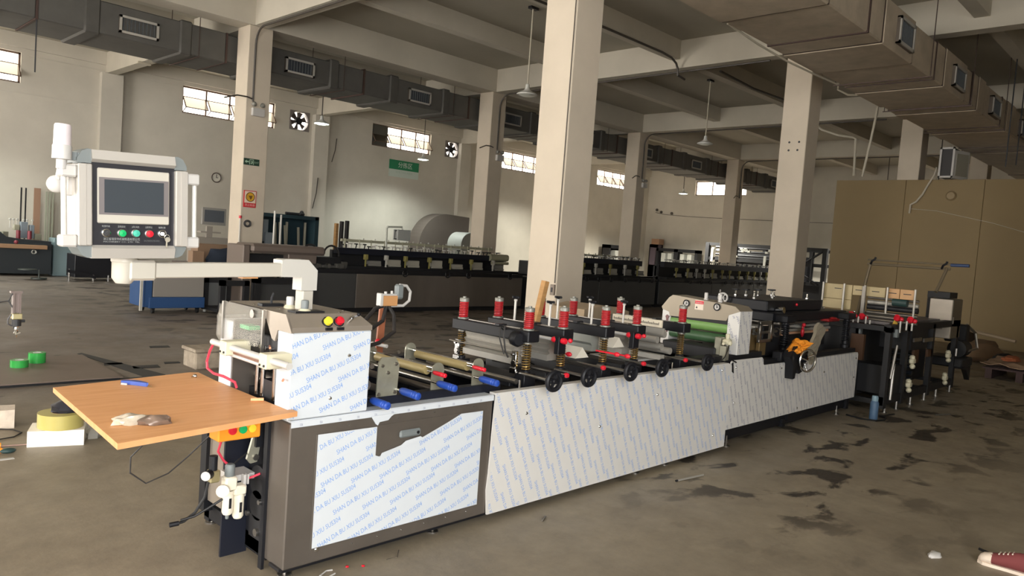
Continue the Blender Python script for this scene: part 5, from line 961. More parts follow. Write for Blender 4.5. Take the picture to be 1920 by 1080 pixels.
# motor and brackets at the far end
mb = MB(); mb.cyl((12.75, 2.95, 0.62), (13.1, 2.95, 0.62), 0.13, n=16); mb.box(12.5, 13.1, 2.8, 3.3, 0.36, 0.50, c=0.02); mb.prism([(12.6, 0.36), (13.25, 0.40), (13.25, 0.12), (13.0, 0.30), (12.6, 0.34)], 2.85, 2.92); mb.box(13.0, 13.2, 2.9, 3.2, 0.7, 0.98, c=0.02); obj('drive_motor', mb, black_matt, U_)
mb = MB(); mb.tube([(12.9, 2.83, 0.60), (13.3, 2.8, 0.62), (13.35, 2.85, 0.85), (13.2, 2.95, 0.98)], 0.02, 6); mb.cyl((12.35, 2.86, 0.55), (12.35, 2.86, 0.66), 0.02, n=8); obj('motor_cable', mb, steel, U_)
# silver control cabinet standing on the unit
t = thing('control_box', (12.4, 3.0, 0.83), 'silver steel control box on the right end of the unwind unit', 'control box')
mb = MB(); mb.box(12.12, 12.62, 2.9, 3.21, 0.80, 1.375, c=0.012); obj('box_body', mb, mat('box_grey_steel', (118, 110, 98), 0.45, 0.5), t)
mb = MB(); mb.box(12.10, 12.122, 2.905, 3.205, 0.805, 1.37, c=0.008); dr = obj('box_door', mb, mat('box_bright_steel', (196, 186, 172), 0.35, 0.35, noise=0.1, nscale=2, stretch=(1, 1, 3)), t)
mb = MB(); mb.box(12.096, 12.10, 3.01, 3.07, 0.93, 1.06); obj('box_label', mb, mat('label_grey', (140, 128, 118), 0.5), dr)
mb = MB(); mb.box(12.14, 12.17, 2.885, 2.90, 1.02, 1.12, c=0.004); obj('box_latch', mb, steel, t)
# ================================================================== MACHINES ALONG THE BACK
brown_panel = mat('brushed_brown_panel', (96, 89, 82), 0.5, 0.15, noise=0.22, nscale=0.9, stretch=(1.4, 1, 0.3))
char_panel = mat('charcoal_panel', (66, 66, 66), 0.5, 0.05, noise=0.08, nscale=1)
pale_rail = mat('pale_green_rail', (166, 164, 142), 0.5, 0.2)
dull_brass = mat('dull_brass', (150, 142, 84), 0.5, 0.4)
dull_silver = mat('dull_silver', (182, 180, 172), 0.45, 0.15)
def long_machine(x0, x1, yf, label, zb=1.23, zt=1.37, seed=1, post_step=0.62, top=1.56, panels=None, dark=False):
    rnd = random.Random(seed); t = thing('long_bag_machine', ((x0 + x1) / 2, yf + 0.5, 0), label, 'machine', 'long bag making machines standing end to end')
    mb = MB(); mb.box(x0, x1, yf + 0.10, yf + 1.05, 0.0, 0.12); mb.box(x0 + 0.05, x1 - 0.05, yf + 0.04, yf + 1.1, 0.12, 0.86); obj('base', mb, black_matt, t)
    cuts = panels or [x0, x0 + 1.1, x1]
    for i in range(len(cuts) - 1):
        mb = MB(); mb.box(cuts[i] + 0.008, cuts[i + 1] - 0.008, yf, yf + 0.04, 0.10, 0.835, c=0.006); obj('side_panel', mb, char_panel if (i == 0 or dark) else brown_panel, t)
    mb = MB(); mb.box(x0, x1, yf + 0.01, yf + 0.09, 0.86, 0.93); mb.box(x0, x1, yf + 0.95, yf + 1.03, 0.86, 0.95); obj('rail', mb, dark_steel, t)
    mb = MB(); mb.box(x0 + 0.9, x1 - 0.2, yf + 0.45, yf + 0.62, zb, zt, c=0.01); obj('press_beam', mb, navy_m, t)
    mb = MB(); mb.box(x0 + 0.9, x1 - 0.2, yf + 0.3, yf + 0.85, 0.88, 0.98); obj('bed', mb, black_matt, t)
    mb = MB(); mb.box(x0 + 0.9, x1 - 0.1, yf + 0.66, yf + 0.76, 0.88, zb + 0.08); obj('back_plate', mb, black_matt, t)
    x = x0 + 1.6
    while x < x1 - 0.5:
        mb = MB(); mb.cyl((x, yf + 0.40, 0.93), (x, yf + 0.40, zb), 0.022, n=6); mb.box(x - 0.045, x + 0.045, yf + 0.36, yf + 0.44, zb - 0.10, zb + 0.02, c=0.01); obj('press_post', mb, dull_brass if rnd.random() < 0.6 else dull_silver, t)
        if rnd.random() < 0.8:
            mb = MB(); mb.torus((x + 0.22, yf - 0.05, 0.875), (0, 1, 0), 0.07, 0.015, 12, 5); mb.box(x + 0.15, x + 0.29, yf - 0.055, yf - 0.04, 0.868, 0.884); mb.cyl((x + 0.22, yf - 0.05, 0.875), (x + 0.22, yf + 0.1, 0.875), 0.015, n=6); obj('handwheel', mb, black_m, t)
        mb = MB(); w = post_step * 0.62; mb.box(x + 0.1, x + 0.1 + w, yf + 0.48, yf + 0.56, 1.03, 1.03 + rnd.choice((0.08, 0.12, 0.15)), c=0.01); mb.box(x + 0.12, x + 0.08 + w, yf + 0.44, yf + 0.50, 0.99, 1.04, c=0.008); obj('sealing_bar', mb, rnd.choice((mat('pale_sealing_bar', (160, 156, 144), 0.5), mat('dull_grey_bar', (124, 122, 116), 0.5), mat('pale_sealing_bar', (0, 0, 0)))), t)
        x += post_step * rnd.uniform(0.85, 1.25)
    # rows of air cylinders, clamps and the pale upper rail
    x = x0 + 1.05; k = 0
    while x < x1 - 0.3:
        h = zt + rnd.uniform(0.05, 0.10); mb = MB(); mb.cyl((x, yf + 0.53, zt), (x + rnd.uniform(-.02, .02), yf + 0.53, h), 0.014, n=6); mb.box(x - 0.02, x + 0.025, yf + 0.49, yf + 0.57, h - 0.015, h + 0.012); obj('air_clamp', mb, rnd.choice((dull_silver, white_pl, dull_silver, dark_steel)), t); x += rnd.uniform(0.07, 0.15); k += 1
    if top:
        mb = MB(); mb.box(x0 + 1.2, x1 - 0.4, yf + 0.80, yf + 0.84, top - 0.06, top, c=0.004); obj('upper_rail', mb, pale_rail, t)
        x = x0 + 1.3
        while x < x1 - 0.5:
            mb = MB(); mb.cyl((x, yf + 0.80, 0.9), (x, yf + 0.80, top + 0.01), 0.014, n=6); obj('upper_post', mb, pale_rail, t); mb = MB(); mb.sphere((x + 0.12, yf + 0.82, top + 0.02), 0.02, 6, 4); obj('rail_knob', mb, dull_silver, t); x += rnd.uniform(0.20, 0.42)
    return t
m1 = long_machine(8.0, 14.3, 13.5, 'long dark machine with brown side panels left of the big near column', panels=[8.0, 9.12, 14.3])
m2 = long_machine(14.55, 20.6, 13.5, 'long dark machine with charcoal panels seen just right of the big column', zb=1.30, zt=1.47, seed=4, top=1.58, panels=[14.55, 17.6, 20.6], dark=True)
m3 = long_machine(20.8, 30.5, 13.5, 'long dark machine with charcoal panels reaching behind the near right column', zb=1.30, zt=1.50, seed=9, top=None, panels=[20.8, 24.2, 27.4, 30.5], dark=True)
mb = MB(); mb.cyl((13.45, 13.95, 1.33), (14.1, 13.95, 1.33), 0.09, n=16); mb.cyl((13.5, 13.9, 1.19), (14.1, 13.9, 1.19), 0.04, n=12); obj('pale_roller', mb, mat('dull_cream_roller', (146, 144, 122), 0.4), m1)
mb = MB(); mb.box(14.62, 15.1, 13.6, 14.0, 0.93, 1.30, c=0.01); obj('end_cover', mb, char_panel, m2)
# left end head of the first machine: brown hood, arches and bars
mb = MB(); mb.box(6.75, 8.38, 13.55, 14.3, 1.18, 1.36, c=0.05); mb.box(6.6, 6.75, 13.6, 14.3, 0.1, 1.33, c=0.02); mb.box(7.55, 8.2, 13.6, 14.2, 1.0, 1.22, c=0.02); obj('head_cover', mb, mat('brown_grey_cover', (118, 106, 98), 0.5, 0.2), m1)
mb = MB(); mb.box(6.8, 8.9, 13.8, 14.3, 0.86, 1.15); obj('head_body', mb, black_matt, m1)
for x in (8.15, 8.65):
    pts = [(x + 0.19 * math.cos(a), 13.8, 1.18 + 0.22 * math.sin(a)) for a in [PI * i / 10 for i in range(11)]]; mb = MB(); mb.tube(pts, 0.022, 6); obj('cable_arch', mb, cable_m, m1)
for (x, z0, z1) in ((7.9, 1.1, 2.05), (8.05, 1.1, 1.98)):
    mb = MB(); mb.cyl((x, 14.9, z0 - 0.2), (x, 14.9, z1), 0.022, n=8); obj('tall_rod', mb, dull_silver, m1)
for (x, y, w, h) in ((8.55, 13.7, 0.3, 0.06), (8.8, 13.65, 0.2, 0.1), (8.3, 13.75, 0.2, 0.08), (9.0, 13.8, 0.15, 0.14)):
    mb = MB(); mb.box(x - w / 2, x + w / 2, y, y + 0.1, 0.93, 0.93 + h, c=0.01); mb.cyl((x, y - 0.02, 0.97), (x, y + 0.1, 0.97), 0.05, n=10); obj('linkage', mb, mat('dull_linkage', (96, 94, 90), 0.5, 0.4), m1)
# small control screen on a bent pipe arm above the first machine
t = thing('control_screen', (10.2, 14.0, 1.37), 'pale grey control screen hanging on a bent pipe arm above the long machine', 'control panel')
mb = MB(); mb.tube([(10.24, 14.05, 1.37), (10.23, 14.05, 1.87), (10.25, 14.05, 1.90), (10.66, 14.05, 1.92), (10.68, 14.05, 1.85)], 0.025, 6); obj('pipe_arm', mb, mat('grey_green_pipe', (176, 178, 168), 0.5), t)
mb = MB(); mb.box(10.47, 10.85, 13.95, 14.13, 1.61, 1.86, c=0.01); obj('screen_box', mb, mat('grey_screen_box', (150, 152, 148), 0.5), t)
mb = MB(); mb.cyl((10.43, 14.0, 1.64), (10.43, 14.0, 1.83), 0.01, n=6); mb.box(10.42, 10.47, 13.98, 14.02, 1.82, 1.84); mb.box(10.42, 10.47, 13.98, 14.02, 1.63, 1.65); obj('screen_handle', mb, dark_steel, t)
# dark cabinets under the console arm
def open_rack(x0, x1, y0, y1, h, label, panel):
    t = thing('open_rack', ((x0 + x1) / 2, (y0 + y1) / 2, 0), label, 'rack')
    mb = MB()
    for x in (x0, x1 - 0.10):
        for y in (y0, y1 - 0.08): mb.box(x, x + 0.10, y, y + 0.08, 0.05, h)
    mb.box(x0, x1, y0, y0 + 0.08, h - 0.1, h); mb.box(x0, x1, y1 - 0.08, y1, h - 0.1, h); mb.box(x0, x1, y0, y1, 0.06, 0.12); obj('rack_frame', mb, black_matt, t)
    mb = MB(); mb.box(x0 + 0.1, x1 - 0.1, y1 - 0.06, y1 - 0.04, 0.12, h - 0.1); obj('back_panel', mb, panel, t)
    for x in (x0 + 0.05, x1 - 0.05):
        for y in (y0 + 0.04, y1 - 0.04): mb = MB(); mb.cyl((x, y, 0), (x, y, 0.05), 0.03, n=8); obj('caster', mb, dull_silver, t)
    return t
gp = mat('grey_sheet_panel', (104, 106, 106), 0.5, 0.2)
open_rack(6.06, 6.62, 13.3, 14.1, 0.66, 'black open frame rack right beside the blue and grey trolley', gp); open_rack(6.72, 7.85, 13.25, 13.45, 0.72, 'wider black rack under the white arm, left of the charcoal panel', char_panel)
# blue and grey trolley
t = thing('tool_trolley', (5.4, 14.1, 0), 'blue and grey sheet metal trolley on casters under the console arm', 'trolley')
bl = mat('trolley_blue', (38, 72, 118), 0.5); gy = mat('trolley_grey', (138, 132, 126), 0.5)
mb = MB(); mb.box(5.0, 6.0, 13.8, 14.5, 0.10, 0.30, c=0.01); mb.box(4.90, 5.06, 13.83, 14.5, 0.12, 0.84, c=0.01); obj('blue_body', mb, bl, t)
mb = MB(); mb.box(5.07, 5.98, 13.82, 14.5, 0.30, 0.86, c=0.01); obj('grey_body', mb, gy, t)
mb = MB(); mb.box(4.84, 4.88, 13.78, 13.82, 0.06, 0.88); obj('post', mb, dull_silver, t)
for x, y in ((5.1, 13.9), (5.9, 13.9), (5.1, 14.4), (5.9, 14.4)): mb = MB(); mb.cyl((x - 0.02, y, 0.05), (x + 0.02, y, 0.05), 0.05, n=12); mb.box(x - 0.03, x + 0.03, y - 0.03, y + 0.03, 0.07, 0.11); obj('caster', mb, rubber, t)
# boxes, jacket and bench behind the arm
mb = MB(); mb.box(6.6, 8.2, 16.2, 17.0, 0.74, 0.80); mb.box(6.65, 6.72, 16.25, 16.32, 0, 0.74); mb.box(8.08, 8.15, 16.25, 16.32, 0, 0.74); mb.box(6.65, 6.72, 16.9, 16.97, 0, 0.74); mb.box(8.08, 8.15, 16.9, 16.97, 0, 0.74); one('work_bench', mb, mat('bench_brown', (92, 80, 74), 0.6), 'brown work bench behind the white console arm', 'bench')
card = mat('cardboard', (138, 112, 90), 0.7, noise=0.06, nscale=4)
mb = MB(); mb.box(7.0, 7.85, 16.6, 16.98, 0.80, 1.22, c=0.005); one('cardboard_box', mb, card, 'wide cardboard box standing on the brown bench behind the jacket', 'box')
mb = MB(); mb.box(6.75, 7.0, 16.25, 16.5, 0.80, 1.06, c=0.005); one('cardboard_box', mb, card, 'small cardboard box at the left end of the brown bench', 'box')
def lump(name, c, s, m, label, cat, seed=1, n=14, k=8, amp=0.15, parent=None):
    rnd = random.Random(seed); mb = MB(); mb.sphere((0, 0, 0), 1, n, k); ph = [rnd.uniform(0, 6) for _ in range(6)]
    vs = []
    for v in mb.v:
        x, y, z = v; f = 1 + amp * (math.sin(3 * x + ph[0]) * math.cos(2.5 * y + ph[1]) + 0.6 * math.sin(6 * x + 5 * z + ph[2]) + 0.5 * math.cos(7 * y + ph[3] + 3 * z))
        zz = max(z * f, -0.35); vs.append((c[0] + x * f * s[0], c[1] + y * f * s[1], c[2] + (zz + 0.35) * s[2] / 1.35))
    mb.v = vs; return one(name, mb, m, label, cat) if not parent else obj(name, mb, m, parent, label)
lump('folded_jacket', (7.55, 16.36, 0.80), (0.42, 0.13, 0.36), mat('navy_cloth', (34, 44, 60), 0.85), 'dark navy jacket heaped on the brown bench in front of the wide box', 'jacket', 3)
# grey monitor on a stand and a beacon
t = thing('monitor_stand', (8.8, 20.0, 0), 'grey monitor on a pale stand against the back wall right of the console', 'monitor')
mb = MB(); mb.box(8.35, 9.3, 20.1, 20.5, 0.0, 1.3, c=0.01); mb.box(8.66, 8.82, 20.02, 20.1, 1.3, 1.6); mb.box(8.45, 9.0, 19.9, 20.15, 1.42, 1.46); obj('stand', mb, mat('stand_grey', (150, 142, 132), 0.5), t)
mb = MB(); mb.box(8.50, 9.16, 19.98, 20.06, 1.64, 2.10, c=0.01); mo = obj('monitor', mb, mat('monitor_grey', (140, 136, 130), 0.5), t)
mb = MB(); mb.box(8.56, 9.10, 19.972, 19.98, 1.72, 2.04); obj('monitor_screen', mb, mat('monitor_screen', (84, 88, 94), 0.3), mo)
t = thing('signal_beacon', (7.36, 15.38, 1.5), 'thin pole with red cap beside the leftmost column', 'beacon')
mb = MB(); mb.cyl((7.36, 15.38, 0.0), (7.36, 15.38, 1.84), 0.018, n=8); obj('beacon_pole', mb, mat('beacon_pale', (196, 190, 180), 0.5), t); mb = MB(); mb.cyl((7.36, 15.38, 1.84), (7.36, 15.38, 1.90), 0.03, n=10); obj('beacon_lamp', mb, red_pl, t); t.location.z = 0
for ch in t.children: ch.location.z += 1.5
mb = MB(); mb.torus((7.52, 15.36, 1.74), (0.2, 1, 0), 0.06, 0.022, 16, 6); one('cable_coil', mb, cable_m, 'dark round cable coil hanging on the leftmost column below the red notice', 'cable')
# dark teal cabinet frame with leaning pale rolls
tl = mat('dark_teal_paint', (40, 62, 70), 0.5, 0.1)
t = thing('open_cabinet', (10.6, 19.3, 0), 'dark teal open cabinet holding pale rolls behind the long machine', 'cabinet')
mb = MB(); mb.box(9.6, 11.45, 19.65, 19.72, 0.05, 2.02); mb.box(9.6, 9.72, 19.0, 19.7, 0, 2.05); mb.box(11.33, 11.45, 19.0, 19.7, 0, 2.08); mb.box(9.6, 11.45, 19.0, 19.7, 1.98, 2.08); mb.box(9.6, 11.45, 19.0, 19.7, 0.02, 0.12); obj('cabinet_frame', mb, tl, t)
mb = MB(); mb.box(9.74, 9.95, 19.1, 19.2, 1.3, 1.9); mb.box(9.85, 10.05, 19.02, 19.1, 1.0, 1.55); obj('grey_box', mb, mat('grey_blue_box', (120, 130, 138), 0.5), t)
pr_m = mat('pale_roll', (150, 146, 130), 0.6)
for i, (x, dx, z1) in enumerate(((10.28, 0.02, 1.84), (10.42, 0.06, 1.86), (10.58, 0.10, 1.78), (10.64, -0.02, 1.88), (11.0, 0.1, 1.75), (11.22, 0.0, 1.9))):
    mb = MB(); mb.cyl((x + dx, 19.2 + 0.03 * i, 0.12), (x, 19.35, z1), 0.04, n=10); one('leaning_roll', mb, pr_m, ('first', 'second', 'third', 'fourth', 'fifth', 'sixth')[i] + ' pale slim roll from the left in the dark teal cabinet', 'roll', 'pale rolls in the teal cabinet')
mb = MB(); mb.box(10.9, 11.05, 19.1, 19.4, 2.08, 2.16, c=0.02); mb.cyl((10.5, 19.2, 2.12), (10.9, 19.2, 2.12), 0.04, n=8); mb.sphere((11.0, 19.2, 2.17), 0.06, 8, 6); one('small_motor', mb, black_matt, 'small dark motor lying on top of the teal cabinet', 'motor')
for i, (x, h, m, l) in enumerate(((12.0, 1.95, wood_old, 'brown narrow plank'), (12.18, 2.02, mat('dark_roll', (48, 46, 46), 0.6), 'dark roll'), (12.36, 2.05, mat('dark_roll', (0, 0, 0)), 'dark upright roll'))):
    mb = MB(); mb.box(x - 0.05, x + 0.05, 18.9, 19.0, 0, h, c=0.01); one('standing_board', mb, m, '%s standing right of the teal cabinet near the wall' % l, 'board')
# big grey roll by the wall and the pale one in front
t = thing('giant_roll', (20.4, 24.2, 0), 'huge dark grey roll lying on its cradle under the green sign', 'roll')
gr_ = mat('dark_grey_roll', (92, 84, 77), 0.8, noise=0.1, nscale=0.8)
mb = MB(); mb.prism([(19.02 + 1.42 + 1.42 * math.cos(a), 1.35 + 1.42 * math.sin(a)) for a in [PI * 1.12 - PI * 0.64 * i / 18 for i in range(19)]] + [(21.70, 2.72), (21.70, 0.85)], 23.9, 24.6); obj('roll_body', mb, gr_, t)
mb = MB(); mb.box(19.3, 21.6, 23.9, 24.6, 0.0, 0.86); obj('cradle', mb, black_matt, t)
mb = MB(); mb.lathe((19.75, 21.6, 1.55), [(0.0001, 0), (0.48, 0), (0.5, 0.03), (0.5, 0.8), (0.0001, 0.8)], axis=(0, 1, 0), n=28); mb.box(19.3, 20.2, 21.6, 22.4, 0.0, 1.1); one('pale_roll', mb, mat('grey_white_roll', (140, 142, 136), 0.6), 'pale grey roll standing in front of the huge dark roll, beside the column', 'roll')
# dark frames with white doors standing against the far walls
def frame_rack(x0, x1, y, h, slots, label, col=black_matt):
    t = thing('framed_cabinet', ((x0 + x1) / 2, y, 0), label, 'cabinet', 'dark framed cabinets at the far wall')
    mb = MB(); mb.box(x0, x1, y, y + 0.5, 0.0, 1.15); mb.box(x0, x1, y, y + 0.5, h - 0.18, h); n = len(slots); mb.box(x0, x0 + 0.12, y, y + 0.5, 0, h); mb.box(x1 - 0.12, x1, y, y + 0.5, 0, h); mb.box(x0, x1, y + 0.45, y + 0.5, 0, h); obj('cabinet_frame', mb, col, t)
    for (a, b, q) in slots: mb = MB(); mb.box(a, b, y - 0.01, y + 0.44, 1.2, q, c=0.02); obj('white_roll', mb, mat('dull_white', (176, 176, 168), 0.5), t)
    return t
frame_rack(32.2, 33.85, 24.2, 2.08, [(32.75, 33.3, 1.8)], 'small dark frame with one white roll, left of the third back column')
frame_rack(37.0 - 1.2, 39.6 - 3.2, 23.6, 2.30, [], 'dull purple cabinet under an orange box near the far corner', mat('dull_purple', (92, 80, 88), 0.5))
mb = MB(); mb.box(35.8, 36.3, 23.5, 24.0, 2.302, 2.62, c=0.01); one('orange_crate', mb, mat('dusty_orange', (158, 124, 98), 0.6), 'dusty orange box on top of the dull purple cabinet', 'box')
t = thing('framed_cabinet', (35.8, 22.4, 0), 'black frame with four white rolls against the far end wall', 'cabinet', 'dark framed cabinets at the far wall')
mb = MB(); mb.box(35.6, 36.1, 21.0, 23.6, 0, 1.1); mb.box(35.6, 36.1, 20.9, 23.5, 1.95, 2.12); mb.box(35.6, 36.1, 20.9, 21.05, 0, 2.1); mb.box(35.6, 36.1, 23.35, 23.5, 0, 2.1); mb.box(35.6, 36.1, 22.1, 22.35, 0, 2.1); obj('cabinet_frame', mb, black_matt, t)
for y in (21.35, 21.8, 22.6, 23.0): mb = MB(); mb.box(35.55, 35.9, y - 0.13, y + 0.13, 1.1, 1.86, c=0.02); obj('white_roll', mb, mat('dull_white', (0, 0, 0)), t)
# large black framed printing machine behind the near right column
t = thing('framed_press', (33, 16.5, 0), 'tall black framed machine with white fittings behind the near right column', 'machine')
rnd = random.Random(11); mb = MB()
for x in (31.6, 34.6):
    for y in (12.5, 14.3, 16.6, 18.0): mb.box(x - 0.09, x + 0.09, y - 0.09, y + 0.09, 0, 2.45)
    for z in (2.42, 1.75, 0.95): mb.box(x - 0.07, x + 0.07, 12.4, 18.1, z - 0.07, z + 0.07)
mb.box(31.6, 34.6, 12.5, 18.0, 0.1, 0.9); mb.box(32.6, 34.6, 14.4, 17.9, 0.9, 2.1); obj('frame', mb, black_matt, t)
for i in range(9): z = 0.95 + i * 0.17; mb = MB(); mb.cyl((32.0, 14.5, z), (32.0, 17.8, z), 0.05, n=8); obj('roller', mb, rnd.choice((dark_steel, mat('dull_linkage', (0, 0, 0)), dark_steel)), t)
for i in range(16): y = rnd.uniform(14.6, 17.8); z = rnd.choice((2.15, 2.2, 2.25, 1.9)); mb = MB(); mb.box(31.5, 31.6, y - 0.07, y + 0.07, z - 0.04, z + 0.05, c=0.01); obj('white_fitting', mb, mat('dull_white', (0, 0, 0)), t)
for (y, z0, z1) in ((15.1, 1.2, 2.0), (14.75, 1.5, 1.9), (17.7, 1.6, 2.2)): mb = MB(); mb.box(31.48, 31.52, y - 0.06, y + 0.06, z0, z1, c=0.01); obj('white_plate', mb, mat('dull_white', (0, 0, 0)), t)
for (y0, z0, y1, z1) in ((12.6, 2.35, 14.2, 1.2), (12.7, 0.95, 14.1, 1.7), (13.4, 0.95, 13.4, 2.4), (13.0, 1.0, 13.0, 2.3), (13.9, 1.0, 13.8, 2.2)): mb = MB(); mb.cyl((31.55, y0, z0), (31.55, y1, z1), 0.05, n=8); obj('brace', mb, dark_steel, t)
# ------------------------------------------------------------------ machines at the far left
t = thing('black_machine', (4.0, 22.8, 0), 'black machine with a wooden strip and red spring posts at the far left wall', 'machine')
mb = MB(); mb.box(1.5, 5.56, 22.2, 23.3, 0.05, 0.84, c=0.01); mb.prism([(1.5, 0.84), (1.5, 1.2), (4.35, 1.16), (4.55, 0.98), (4.9, 0.93), (5.55, 0.90), (5.55, 0.84)], 22.25, 22.6); obj('machine_body', mb, mat('black_green_machine', (34, 40, 44), 0.5, 0.1), t)
mb = MB(); mb.box(3.9, 5.42, 22.05, 22.2, 0.70, 0.80, c=0.006); obj('wooden_strip', mb, mat('wood_strip', (150, 118, 88), 0.6), t)
for (x, z) in ((4.84, 0.93), (5.09, 0.93)): mb = MB(); mb.cyl((x, 22.4, z), (x, 22.4, z + 0.22), 0.05, n=10); obj('red_spring_post', mb, mat('dark_red_post', (120, 44, 54), 0.5), t)
for (x, z, w, h, m) in ((4.6, 0.95, 0.12, 0.15, mat('pale_olive_box', (150, 148, 128), 0.6)), (4.84, 1.15, 0.12, 0.14, mat('pale_olive_box', (0, 0, 0))), (5.0, 0.95, 0.16, 0.42, mat('grey_blue_box', (0, 0, 0))), (5.18, 0.95, 0.1, 0.35, mat('grey_blue_box', (0, 0, 0))), (5.32, 0.92, 0.15, 0.16, mat('pale_olive_box', (0, 0, 0)))):
    mb = MB(); mb.box(x - w / 2, x + w / 2, 22.55, 22.75, z, z + h, c=0.008); obj('fitting', mb, m, t)
for x in (4.7, 4.78, 4.86, 5.0, 5.08, 5.2): mb = MB(); mb.cyl((x, 22.65, 1.2), (x, 22.65, 1.42), 0.012, n=6); mb.sphere((x, 22.65, 1.42), 0.03, 6, 4); obj('thin_knob_rod', mb, dull_silver, t)
mb = MB(); mb.lathe((5.15, 22.19, 0.62), [(0.0001, -0.02), (0.06, 0), (0.05, 0.05)], axis=(0, -1, 0), n=12); obj('round_knob', mb, dull_silver, t)
mb = MB(); mb.sphere((4.72, 22.03, 0.86), 0.05, 8, 6); obj('red_ball', mb, mat('dark_red_post', (0, 0, 0)), t)
mb = MB(); mb.box(5.62, 6.1, 22.3, 22.8, 0.0, 1.0, c=0.02); one('teal_box', mb, mat('pale_teal_box', (116, 136, 140), 0.5), 'pale grey teal box to the right of the far left black machine', 'box')
t = thing('low_machine', (6.2, 21.2, 0), 'low black machine behind the left end of the console', 'machine')
mb = MB(); mb.box(5.75, 6.75, 20.9, 21.6, 0.08, 0.66, c=0.01); mb.prism([(5.55, 0.30), (6.2, 0.14), (6.2, 0.06), (5.55, 0.22)], 20.75, 20.85); mb.box(6.2, 6.9, 20.95, 21.5, 0.66, 0.72); obj('machine_body', mb, black_m, t)
for x in (5.6, 6.15, 6.5): mb = MB(); mb.cyl((x, 20.8, 0.0), (x, 20.8, 0.16 if x > 6 else 0.3), 0.03, n=8); obj('chrome_foot', mb, chrome, t)
mb = MB(); mb.cyl((5.0, 21.0, 0.02), (5.0, 21.0, 0.05), 0.17, n=20); mb.cyl((5.0, 21.0, 0.05), (5.0, 21.0, 0.24), 0.02, n=8); mb.cyl((4.75, 21.0, 0.24), (4.75, 21.0, 0.26), 0.2, n=20); one('low_stool', mb, mat('dark_green_stool', (46, 54, 50), 0.5), 'dark low round stool in front of the far left black machine', 'stool')
for i, (x, w, h, m, l) in enumerate(((5.36, 0.03, 2.3, dark_steel, 'left one of two thin dark rods leaning on the wall'), (5.47, 0.03, 2.3, dark_steel, 'right one of two thin dark rods leaning on the wall'), (5.75, 0.16, 2.32, mat('plank_brown', (150, 118, 96), 0.7), 'brown plank standing behind the left console handle'))):
    mb = MB(); mb.box(x - w / 2, x + w / 2, 24.6, 24.65, 0, h); one('leaning_plank' if i == 2 else 'leaning_rod', mb, m, l, 'plank' if i == 2 else 'rod')
for i, x in enumerate((5.98, 6.06, 6.14)): mb = MB(); mb.box(x - 0.02, x + 0.02, 24.6, 24.65, 0, 2.25); one('leaning_tube', mb, mat('pale_green_tube', (150, 152, 134), 0.6), ('left', 'middle', 'right')[i] + ' one of three pale thin tubes leaning right of the brown plank', 'tube', 'thin pale tubes by the plank')

mb = MB(); mb.box(7.40, 7.75, 22.0, 22.12, 5.90, 5.96, c=0.01); one('beam_fixture', mb, pipe_pale, 'small pale fixture under the beam left of the leftmost column', 'fixture')
# ================================================================== THINGS ON THE FLOOR
t = thing('floor_plate', (1.2, 8.9, 0), 'brown grey steel sheet lying on the floor at the left behind the board', 'metal sheet')
mb = MB(); mb.prism([(-1.5, 8.30), (2.75, 8.22), (2.78, 9.70), (-1.5, 9.40)], 0.022, 0.035, 'z'); obj('sheet', mb, mat('brown_grey_sheet', (112, 98, 88), 0.5, 0.1, noise=0.12, nscale=2), t)
mb = MB(); mb.prism([(-1.5, 8.32), (2.73, 8.25), (2.76, 9.68), (-1.5, 9.38)], 0.0, 0.022, 'z'); obj('underlay', mb, black_matt, t)
mb = MB(); mb.prism([(2.80, 9.95), (2.86, 10.0), (3.22, 8.32), (3.10, 8.22), (-1.5, 8.22), (-1.5, 8.28), (2.98, 8.29)], 0.001, 0.004, 'z'); one('joint_and_edge_shadow', mb, mat('dark_joint_and_shadow', (52, 52, 52), 0.7), 'dark floor joint and painted edge shadow along two edges of the steel sheet', 'floor joint')  # front run paints the sheet's edge shadow, side run is a channel
tape_g = mat('green_tape', (58, 170, 78), 0.15, alpha=0.85)
def tape(name, x, y, z, R, r, h, m, core, label, tilt=(0, 0, 1)):
    t = thing(name, (x, y, z), label, 'tape roll'); mb = MB(); mb.lathe((x, y, z), [(r, 0), (R, 0), (R, h), (r, h), (r, 0)], axis=tilt, n=32); obj('tape_body', mb, m, t)
    mb = MB(); mb.lathe((x, y, z), [(r - 0.004, -0.001), (r, -0.001), (r, h + 0.001), (r - 0.004, h + 0.001), (r - 0.004, -0.001)], axis=tilt, n=24); obj('tape_core', mb, core, t); return t
tape('tape_roll', 2.02, 9.12, 0.035, 0.085, 0.04, 0.075, tape_g, white_pl, 'green tape roll lying flat on the steel sheet, left of its pair')
tape('tape_roll', 2.23, 9.33, 0.035, 0.085, 0.04, 0.11, tape_g, white_pl, 'taller green tape roll on the steel sheet, right of its pair')
